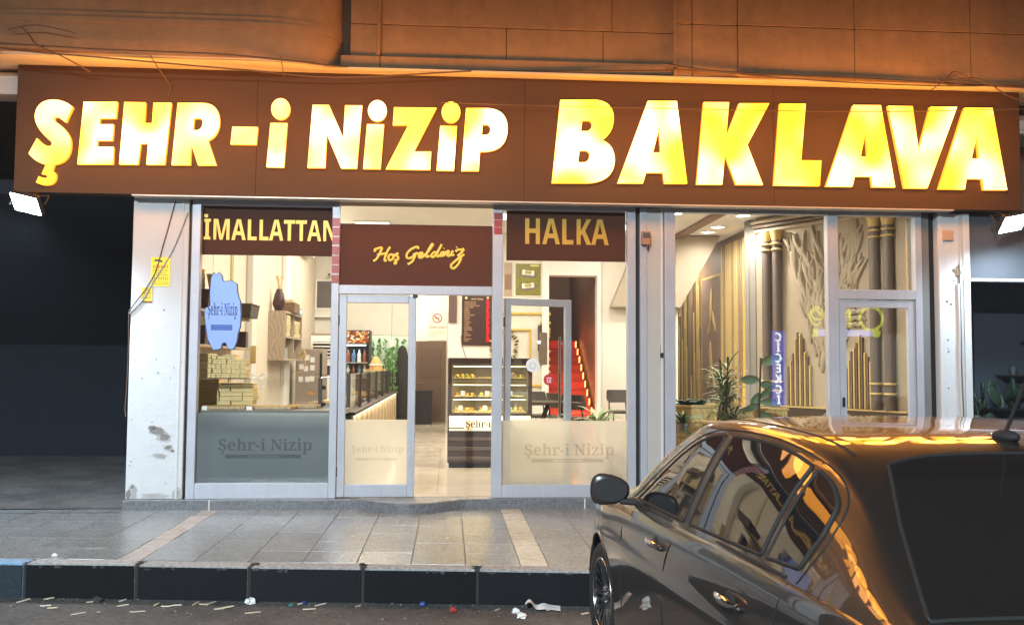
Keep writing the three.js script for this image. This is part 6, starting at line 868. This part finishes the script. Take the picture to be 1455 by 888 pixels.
  for (const s of [1, -1]) {
    const cut = (pts, r = 0.0032) => part(car, 'door_seam', tube(onSide(s, pts, -0.0005), r, pts.length * 6, 5), seal);
    cut([[2.0, 0.23], [2.01, 0.4], [2.0, 0.6], [2.0, 0.8], [1.99, 0.95]]); cut([[1.15, 0.23], [1.15, 0.45], [1.15, 0.62], [1.13, 0.78], [1.04, 0.9], [0.90, 0.998]]);
    cut([[0.42, 0.24], [0.41, 0.42], [0.34, 0.53], [0.18, 0.66], [0.0, 0.76], [-0.09, 0.86], [-0.13, 0.95], [-0.16, 1.02]]); cut([[2.0, 0.235], [1.6, 0.232], [1.15, 0.232], [0.7, 0.232], [0.42, 0.24]]);
    // belt moulding under the windows
    part(car, 'belt_moulding', tube(onSide(s, [[1.93, 0.968], [1.6, 0.982], [1.2, 0.997], [0.9, 1.003], [0.5, 1.012], [0.1, 1.022], [-0.14, 1.028]], -0.004), 0.0125, 40, 8), seal);
    part(car, 'sill_moulding', tube(onSide(s, [[2.22, 0.215], [1.6, 0.215], [1.0, 0.215], [0.37, 0.215]], -0.005), 0.014, 20, 6), under);
    for (const [ca, R] of [[2.59, 0.364], [0, 0.364]]) { const pts = []; for (let k = 0; k <= 26; k++) { const th = -0.35 + (Math.PI + 0.7) * k / 26, a = ca + R * Math.cos(th), w = 0.31 + R * Math.sin(th); pts.push(P(a, s * (sideV(a, Math.max(w, 0.23)) - 0.004), Math.max(w, 0.2))); } part(car, 'wheel_arch', tube(pts, 0.010, 60, 8), paint); part(car, 'arch_liner', (() => { const g = new THREE.CylinderGeometry(0.37, 0.37, 0.42, 36, 1, true); g.rotateZ(Math.PI / 2); g.translate(-s * 0.66, 0.31, -ca); return g; })(), std(lin(0.006, 0.006, 0.006), 0.95, { side: THREE.DoubleSide })); part(car, 'inner_wall', (() => { const g = new THREE.CircleGeometry(0.37, 30); g.rotateY(Math.PI / 2); g.translate(-s * 0.46, 0.31, -ca); return g; })(), std(lin(0.006, 0.006, 0.006), 0.95, { side: THREE.DoubleSide })); }
    for (const [ha, k] of [[1.27, 'front_door'], [0.27, 'rear_door']]) {
      const v0 = sideV(ha, 0.862), door = doors[k + (s < 0 ? '_r' : '')], h = new THREE.SphereGeometry(1, 20, 12), p = h.attributes.position; for (let i = 0; i < p.count; i++) { const z = p.getZ(i); p.setXYZ(i, p.getX(i) * 0.011 * (1 - 0.15 * z * z), p.getY(i) * 0.0165, z * 0.108); p.setX(i, p.getX(i) - s * 0.018 * (1 - z * z * 0.8)); } h.computeVertexNormals(); h.rotateX(-0.03); h.translate(-s * (v0 + 0.016), 0.866, -ha);
      part(door, 'handle', h, M.chrome); const cup = new THREE.SphereGeometry(1, 16, 10); cup.scale(0.016, 0.034, 0.055); cup.translate(-s * (v0 - 0.007), 0.862, -ha + 0.0); part(door, 'handle_cup', cup, seal); const foot = new THREE.SphereGeometry(0.016, 10, 8); foot.scale(1.2, 0.9, 1.3); foot.translate(-s * (v0 + 0.005), 0.86, -ha + 0.098); part(door, 'handle_foot', foot, paint);
    }
    // door mirror
    const mg = new THREE.SphereGeometry(1, 28, 20), mp = mg.attributes.position; for (let i = 0; i < mp.count; i++) { let x = mp.getX(i), y = mp.getY(i), z = mp.getZ(i); const sx = Math.sign(x) * Math.abs(x) ** 0.75, sy = Math.sign(y) * Math.abs(y) ** 0.78; const taper = 1 - 0.22 * sx * (s > 0 ? -1 : 1) * -1; z = z > 0 ? z * 0.25 : z; mp.setXYZ(i, sx * 0.100, sy * 0.076 * taper, z * 0.10); } mg.computeVertexNormals();
    const mx = sideV(1.82, 0.95) + 0.125, mirror = part(car, 'door_mirror', mg, std(lin(0.030, 0.022, 0.019), 0.28, {}), P(1.82, s * mx, 1.028), [0, -s * 0.12, -s * 0.05]); const mgls = new THREE.CircleGeometry(1, 28); mgls.scale(0.086, 0.06, 1); part(mirror, 'mirror_glass', mgls, M.black, [0, 0.0, 0.0255]); const armg = bx(0.12, 0.03, 0.07, 0, 0, 0, 0.012); part(mirror, 'mirror_foot', armg, seal, [s * 0.11, -0.055, -0.01], [0, 0, 0]);
  }
  // glasshouse
  const WT = tab([[-0.86, 1.055], [-0.7, 1.115], [-0.4, 1.258], [-0.25, 1.325], [-0.1, 1.382], [0, 1.410], [0.15, 1.432], [0.3, 1.443], [0.7, 1.455], [1.0, 1.448], [1.2, 1.42], [1.5, 1.305], [1.8, 1.155], [2.05, 1.01], [2.12, 0.985]]);
  const VR = tab([[-0.86, 0.80], [-0.5, 0.735], [-0.25, 0.685], [-0.05, 0.664], [0.3, 0.668], [0.7, 0.68], [1.0, 0.685], [1.3, 0.70], [1.7, 0.74], [2.12, 0.78]]);
  const GH = (a) => { const vb = V(a) * 0.955, wb = WE(a) - 0.02, wt = WT(a), vr = VR(a), h = Math.max(wt - wb, 0.02), wr = wb + h * 0.865;
    return new THREE.CatmullRomCurve3([[vb, wb], [lerp(vb, vr, 0.30) + 0.006, lerp(wb, wr, 0.33)], [lerp(vb, vr, 0.64) + 0.009, lerp(wb, wr, 0.68)], [vr + 0.014, lerp(wb, wr, 0.95)], [vr - 0.012, wb + h * 0.922], [vr * 0.87, wb + h * 0.962], [vr * 0.5, wb + h * 0.99], [0, wt]].map(([x, y]) => V3(x, y, 0)), false, 'centripetal'); };
  const memo = new Map(), gh = (a) => { const k = a.toFixed(4); if (!memo.has(k)) memo.set(k, GH(a)); return memo.get(k); };
  {
    const N = 40, st = []; for (let a = -0.86; a < 2.121; a += 0.04) st.push(a); const p = [], ix = [];
    for (const a of st) { const cv = gh(a); for (let j = -N; j <= N; j++) { const q = cv.getPoint(1 - Math.abs(j) / N); p.push(...P(a, j < 0 ? q.x : -q.x, q.y)); } }
    const C = 2 * N + 1; for (let i = 0; i + 1 < st.length; i++) for (let j = 0; j < 2 * N; j++) { const A = i * C + j, B = A + C; ix.push(A, B, B + 1, A, B + 1, A + 1); }
    const g = new THREE.BufferGeometry(); g.setAttribute('position', new THREE.Float32BufferAttribute(p, 3)); g.setIndex(ix); g.computeVertexNormals(); part(car, 'roof_shell', g, paint);
  }
  const TR = 0.5; // the side runs below this share of the section curve
  const sideT = (a, w) => { const cv = gh(a); let lo = 0, hi = TR + 0.12; for (let i = 0; i < 28; i++) { const m = (lo + hi) / 2; if (cv.getPoint(m).y < w) lo = m; else hi = m; } return lo; };
  const topT = (a, v) => { const cv = gh(a); let lo = 0.25, hi = 1; for (let i = 0; i < 28; i++) { const m = (lo + hi) / 2; if (cv.getPoint(m).x > v) lo = m; else hi = m; } return lo; };
  const out = (a, t, off) => { const cv = gh(a), q = cv.getPoint(t), d = cv.getTangent(t); return [q.x + d.y * off, q.y - d.x * off]; };
  const polyAt = (pts, u) => { let L = 0; const seg = []; for (let i = 0; i + 1 < pts.length; i++) { const l = Math.hypot(pts[i + 1][0] - pts[i][0], pts[i + 1][1] - pts[i][1]); seg.push(l); L += l; } let d = u * L; for (let i = 0; i < seg.length; i++) { if (d <= seg[i] || i === seg.length - 1) { const t = seg[i] ? d / seg[i] : 0; return [lerp(pts[i][0], pts[i + 1][0], t), lerp(pts[i][1], pts[i + 1][1], t)]; } d -= seg[i]; } };
  const smooth = (pts, n) => new THREE.SplineCurve(pts.map((p) => new THREE.Vector2(...p))).getSpacedPoints(n).map((p) => [p.x, p.y]);
  for (const s of [1, -1]) {
    const sideGlass = (bottom, top) => { // outline in a and w, filled between its lower and upper edge
      const nu = 30, nq = 10, p = [], ix = []; for (let q = 0; q <= nq; q++) for (let u = 0; u <= nu; u++) { const b = polyAt(bottom, u / nu), t = polyAt(top, u / nu), a = lerp(b[0], t[0], q / nq), w = lerp(b[1], t[1], q / nq), [x, y] = out(a, sideT(a, w), 0.0035); p.push(...P(a, s * x, y)); }
      for (let q = 0; q < nq; q++) for (let u = 0; u < nu; u++) { const A = q * (nu + 1) + u, B = A + nu + 1; ix.push(...(s > 0 ? [A, A + 1, B + 1, A, B + 1, B] : [A, B + 1, A + 1, A, B, B + 1])); }
      const g = new THREE.BufferGeometry(); g.setAttribute('position', new THREE.Float32BufferAttribute(p, 3)); g.setIndex(ix); g.computeVertexNormals(); const m = part(car, 'side_window', g, darkGlass);
      const ring = [...bottom, ...[...top].reverse()], pts = []; for (let i = 0; i < ring.length; i++) { const A = ring[i], B = ring[(i + 1) % ring.length], n = Math.max(1, Math.round(Math.hypot(B[0] - A[0], B[1] - A[1]) / 0.05)); for (let k = 0; k < n; k++) { const a = lerp(A[0], B[0], k / n), w = lerp(A[1], B[1], k / n), [x, y] = out(a, sideT(a, w), 0.001); pts.push(P(a, s * x, y)); } }
      part(m, 'window_seal', tube(pts, 0.0075, pts.length * 3, 6, true, 0.2), seal);
    };
    sideGlass([[1.76, 0.99], [1.4, 1.0], [0.935, 1.015]], smooth([[1.70, 1.02], [1.36, 1.215], [1.14, 1.315], [0.97, 1.36], [0.83, 1.374]], 16));
    sideGlass([[0.845, 1.018], [0.5, 1.033], [0.085, 1.052]], smooth([[0.74, 1.376], [0.55, 1.381], [0.36, 1.378], [0.18, 1.362], [0.04, 1.338]], 12));
    sideGlass([[0.035, 1.055], [-0.08, 1.06], [-0.195, 1.07]], smooth([[-0.01, 1.33], [-0.09, 1.311], [-0.165, 1.282], [-0.222, 1.242], [-0.235, 1.17]], 12));
    // B pillar cover, glossy dark between the two door windows; drip line along the roof
    part(car, 'pillar_cover', (() => { const p = [], ix = []; for (let i = 0; i <= 12; i++) { const t = i / 12, w = lerp(1.005, 1.370, t); for (const a of [lerp(0.925, 0.82, t), lerp(0.855, 0.75, t)]) { const [x, y] = out(a, sideT(a, w), 0.0028); p.push(...P(a, s * x, y)); } if (i) { const A = 2 * i - 2; ix.push(...(s > 0 ? [A, A + 1, A + 3, A, A + 3, A + 2] : [A, A + 3, A + 1, A, A + 2, A + 3])); } } const g = new THREE.BufferGeometry(); g.setAttribute('position', new THREE.Float32BufferAttribute(p, 3)); g.setIndex(ix); g.computeVertexNormals(); return g; })(), std(lin(0.025, 0.020, 0.018), 0.35));
    const roofLine = []; for (let a = 1.28; a > -0.12; a -= 0.07) { const v = VR(a) * 0.88, q = out(a, topT(a, v), -0.0015); roofLine.push(P(a, s * q[0], q[1])); } part(car, 'roof_seam', tube(roofLine, 0.005, 60, 5), seal);
    const door = []; for (const [a, w] of smooth([[1.86, 0.985], [1.47, 1.2], [1.2, 1.325], [0.97, 1.385], [0.7, 1.403], [0.4, 1.402], [0.17, 1.384], [-0.04, 1.352], [-0.19, 1.305], [-0.268, 1.24], [-0.275, 1.15], [-0.215, 1.03]], 60)) { const q = out(a, sideT(a, w), 0.0005); door.push(P(a, s * q[0], q[1])); } part(car, 'door_seam', tube(door, 0.003, 160, 5), seal);
  }
  const topGlass = (name, a0, a1, k0, k1, m) => { const nu = 28, nq = 16, p = [], ix = [], edge = []; for (let q = 0; q <= nq; q++) for (let u = 0; u <= nu; u++) { const tq = q / nq, c = (u / nu) * 2 - 1, k = lerp(k0, k1, tq), round = 0.06 * Math.abs(c) ** 5, a = lerp(a0, a1, tq) + (a0 > a1 ? -1 : 1) * (tq < 0.5 ? round * (1 - 2 * tq) : 0), v = k * c, [x, y] = out(a, topT(a, Math.max(Math.abs(v), 0.004)), 0.0035); p.push(...P(a, Math.sign(c) * x, y)); }
    for (let q = 0; q < nq; q++) for (let u = 0; u < nu; u++) { const A = q * (nu + 1) + u, B = A + nu + 1; ix.push(A, A + 1, B + 1, A, B + 1, B); }
    const g = new THREE.BufferGeometry(); g.setAttribute('position', new THREE.Float32BufferAttribute(p, 3)); g.setIndex(ix); g.computeVertexNormals(); m.side = THREE.DoubleSide; const w = part(car, name, g, m);
    const at = (q, u) => { const i = (q * (nu + 1) + u) * 3; return [p[i], p[i + 1], p[i + 2]]; }; for (let u = 0; u <= nu; u++) edge.push(at(0, u)); for (let q = 1; q <= nq; q++) edge.push(at(q, nu)); for (let u = nu - 1; u >= 0; u--) edge.push(at(nq, u)); for (let q = nq - 1; q > 0; q--) edge.push(at(q, 0)); part(w, 'window_seal', tube(edge, 0.006, edge.length * 2, 6, true, 0.2), seal); };
  topGlass('rear_window', -0.085, -0.79, 0.525, 0.775, rearGlass); topGlass('windscreen', 1.27, 2.06, 0.545, 0.70, darkGlass.clone());
  // aerial, lamps, plates of the ends
  const aa = 0.075, aw = WT(aa); { const g = new THREE.SphereGeometry(1, 20, 12); g.scale(0.032, 0.022, 0.06); const b = part(car, 'aerial_base', g, M.rubber, P(aa, 0, aw + 0.008)); part(b, 'aerial_mast', tube([[0, 0.01, 0], [0, 0.06, 0.03], [0, 0.24, 0.15]], 0.0065, 14, 8), M.rubber); }
  for (const s of [1, -1]) { part(car, 'tail_lamp', bx(0.22, 0.13, 0.05, 0, 0, 0, 0.02), std(lin(0.25, 0.01, 0.01), 0.15), P(-0.985, s * 0.60, 0.88), [0, s * 0.35, 0]); part(car, 'headlamp', bx(0.3, 0.12, 0.08, 0, 0, 0, 0.03), std(lin(0.3, 0.3, 0.3), 0.1), P(3.27, s * 0.58, 0.66), [0, s * 0.5, 0]); }
  // wheels
  const tyreG = new THREE.LatheGeometry([[0.205, -0.095], [0.235, -0.104], [0.285, -0.1], [0.306, -0.078], [0.312, -0.04], [0.312, 0.04], [0.306, 0.078], [0.285, 0.1], [0.235, 0.104], [0.205, 0.095]].map((p) => new THREE.Vector2(...p)), 48), rimG = new THREE.LatheGeometry([[0.213, 0.098], [0.207, 0.088], [0.2, 0.06], [0.195, -0.06], [0.2, -0.09]].map((p) => new THREE.Vector2(...p)), 48);
  const spokeG = (() => { const g = new THREE.BoxGeometry(0.011, 0.15, 0.016, 1, 4, 1), p = g.attributes.position; for (let i = 0; i < p.count; i++) { const t = p.getY(i) / 0.15 + 0.5; p.setXYZ(i, p.getX(i) * (0.8 + 0.7 * t), p.getY(i) + 0.127, p.getZ(i) + 0.068 + 0.018 * t); } g.computeVertexNormals(); return g; })();
  const silver = std(lin(0.55, 0.55, 0.56), 0.22, { metalness: 1 }), gloss = std(lin(0.02, 0.02, 0.022), 0.2);
  for (const s of [1, -1]) for (const a of [2.59, 0]) {
    const w = new THREE.Group(); w.name = numbered('wheel'); w.position.set(...P(a, s * 0.765, 0.312)); w.rotation.set(0, -s * Math.PI / 2 + (a > 1 ? 0.06 : 0), 0); car.add(w);
    const tg = keep('tyre', () => { const g = tyreG.clone(); g.rotateX(Math.PI / 2); return g; }), rg = keep('rim', () => { const g = rimG.clone(); g.rotateX(Math.PI / 2); return g; });
    part(w, 'tyre', tg, M.rubber); part(w, 'rim', rg, gloss); part(w, 'hub', keep('hub', () => { const g = cyl(0.055, 0.065, 0.05, 24); g.rotateX(Math.PI / 2); g.translate(0, 0, 0.055); return g; }), gloss); part(w, 'hub_cap', keep('hubc', () => { const g = cyl(0.028, 0.03, 0.012, 20); g.rotateX(Math.PI / 2); g.translate(0, 0, 0.086); return g; }), silver); part(w, 'brake_disc', keep('disc', () => { const g = cyl(0.14, 0.14, 0.02, 30); g.rotateX(Math.PI / 2); g.translate(0, 0, 0.0); return g; }), M.darkMetal); part(w, 'rim_edge', keep('rime', () => { const g = new THREE.TorusGeometry(0.208, 0.006, 8, 48); g.translate(0, 0, 0.097); return g; }), silver);
    for (let k = 0; k < 20; k++) { const pair = Math.floor(k / 2), ang = pair * Math.PI / 5 + (k % 2 ? 0.14 : -0.14); part(w, 'spoke', spokeG, k % 2 ? silver : silver, [0, 0, 0], [0, 0, ang]); }
    for (let k = 0; k < 5; k++) part(w, 'wheel_bolt', keep('bolt', () => { const g = cyl(0.008, 0.008, 0.014, 6); g.rotateX(Math.PI / 2); g.translate(0, 0.043, 0.084); return g; }), silver, [0, 0, 0], [0, 0, k * 1.2566]);
  }
  part(car, 'floor_pan', bb(-0.7, 0.7, 0.17, 0.3, -3.2, 0.9, 0.02), under);
}

// ---------------------------------------------------------------- litter on the road and pavement
{
  const pale = [std(lin(0.62, 0.54, 0.38), 0.8), std(lin(0.5, 0.44, 0.33), 0.8), std(lin(0.68, 0.62, 0.5), 0.8)], G = 'pale wood splinters scattered on the road beside the kerb';
  const spl = (x, z, len, a) => { const g = keep('sp' + len, () => { const b = new THREE.BoxGeometry(len, 0.006, 0.012, 3, 1, 1), p = b.attributes.position; for (let i = 0; i < p.count; i++) { p.setY(i, p.getY(i) + 0.002 * Math.sin(p.getX(i) * 40)); p.setZ(i, p.getZ(i) * (1 - 0.9 * Math.abs(p.getX(i) / len)) + 0.0012 * Math.cos(p.getX(i) * 30)); } b.computeVertexNormals(); return b; }); single('wood_splinter', 'pale wood splinter lying on the road beside the kerb', 'splinter', g, pale[Math.floor(rnd() * 3)], [x, -0.233, z], [rr(-0.1, 0.1), a, rr(-0.08, 0.08)], G).scale.set(rr(0.55, 1.05), 1, rr(0.6, 1.5)); };
  const zk = (x) => KERB0 + SK * x; // kerb line
  for (const [x, d, len, a] of [[-2.93, 0.10, 0.1, 0.8], [-2.78, 0.03, 0.09, 0.5], [-2.72, 0.22, 0.13, -0.2], [-2.65, 0.27, 0.07, 0], [-2.45, 0.10, 0.07, 0.5], [-2.25, 0.05, 0.08, 0.9], [-2.2, 0.18, 0.1, 0.7], [-1.98, 0.14, 0.1, 1.3], [-1.87, 0.17, 0.19, 0.15], [-1.72, 0.10, 0.1, 1.1], [-1.66, 0.12, 0.08, -0.3], [-1.62, 0.08, 0.12, 0.9], [-1.5, 0.20, 0.14, 0.35], [-1.28, 0.31, 0.1, 0.5], [-2.05, 0.33, 0.13, 0.0], [-2.3, 0.36, 0.08, -0.8], [-2.42, 0.40, 0.09, 0.3], [-1.0, 0.06, 0.06, 0.4], [-0.86, 0.08, 0.09, 0.6], [-0.92, 0.2, 0.1, 0.2], [-0.6, 0.1, 0.05, 0.9], [0.93, 0.2, 0.08, 0.3], [1.02, 0.22, 0.1, -0.4], [1.08, 0.19, 0.07, 0.7], [0.7, 0.12, 0.05, 0.1], [0.35, 0.14, 0.05, 0.8]]) spl(x, zk(x) + d, len, a);
  const lump = (name, label, cat, x, d, s, m, y = -0.236) => { const g = new THREE.IcosahedronGeometry(s, 2), p = g.attributes.position; for (let i = 0; i < p.count; i++) { const k = hash(Math.round(p.getX(i) * 900), Math.round(p.getY(i) * 900), Math.round(p.getZ(i) * 900)); p.setXYZ(i, p.getX(i) * (0.7 + 0.6 * k), Math.max(0, p.getY(i) * (0.5 + 0.5 * k) + s * 0.3), p.getZ(i) * (0.7 + 0.5 * k)); } g.computeVertexNormals(); single(name, label, cat, uvm(g), m, [x, y, zk(x) + d]); };
  const wp = std(lin(0.75, 0.74, 0.72), 0.8);
  lump('crumpled_paper', 'small white crumpled paper against the middle of the kerb', 'paper', -1.52 + 0.17, 0.07, 0.035, wp); lump('blue_scrap', 'blue plastic scrap against the kerb left of the red cap', 'scrap', -0.16, 0.05, 0.022, std(lin(0.03, 0.06, 0.24), 0.5)); lump('plastic_scrap', 'small red plastic scrap on the road near the kerb', 'scrap', 0.05, 0.2, 0.026, std(lin(0.30, 0.03, 0.025), 0.5)); lump('paper_ball', 'white paper ball nearest the car wheel side of the torn paper', 'paper', 0.47, 0.2, 0.026, wp); lump('paper_ball', 'white paper scrap at the bottom edge below the torn paper', 'paper', 0.5, 0.32, 0.03, wp); lump('green_scrap', 'small teal scrap on the road left of centre', 'scrap', -1.06, 0.12, 0.016, std(lin(0.05, 0.2, 0.16), 0.5)); lump('blue_scrap', 'small blue scrap on the road edge left of centre', 'scrap', -0.98, 0.05, 0.014, std(lin(0.03, 0.06, 0.3), 0.5)); lump('white_pebble', 'white crumb lying on the pavement near the blue kerb end', 'pebble', -2.87, -0.25, 0.018, wp, 0.001); lump('dark_stone', 'dark flat stone on the road under the second kerb stone', 'stone', -2.42, 0.08, 0.03, std(lin(0.06, 0.05, 0.045), 0.9));
  { // torn white paper, half folded up
    const g = new THREE.PlaneGeometry(0.24, 0.13, 18, 6), p = g.attributes.position; for (let i = 0; i < p.count; i++) { const x = p.getX(i), y = p.getY(i), t = (x + 0.12) / 0.24; p.setXYZ(i, x, 0.055 * Math.exp(-((t - 0.12) ** 2) / 0.02) + 0.03 * Math.exp(-((t - 0.5) ** 2) / 0.03) * (0.5 + y * 4) + 0.006, -y * (0.55 + 0.5 * t) + 0.02 * Math.sin(t * 6)); } g.computeVertexNormals();
    single('torn_paper', 'torn sheet of white paper curled up against the kerb', 'paper', g, std(lin(0.75, 0.74, 0.72), 0.8, { side: THREE.DoubleSide }), [0.66, -0.236, zk(0.66) + 0.1], [0, -0.1, 0]);
  }
  const specks = []; for (let i = 0; i < 420; i++) { const x = rr(-4.2, 1.6), d = 0.02 + 0.9 * rnd() ** 1.8, s = rr(0.003, 0.011) * (rnd() < 0.1 ? 1.6 : 1), g = new THREE.TetrahedronGeometry(s, 0); g.scale(1, 0.5, 1); g.rotateY(rr(0, 6)); g.translate(x, -0.235, zk(x) + d); specks.push(g); }
  const gr = part(scene, 'gravel', mergeGeometries(specks), std(lin(0.22, 0.19, 0.15), 0.9)); gr.userData.kind = 'stuff'; gr.userData.label = 'loose grit and crumbs scattered along the road edge';
}
scene.fog = new THREE.FogExp2(new THREE.Color(0.86, 0.91, 1.0), 0.0014); // thin haze added to imitate lens glare and lift the blacks
renderer.render(scene, camera);
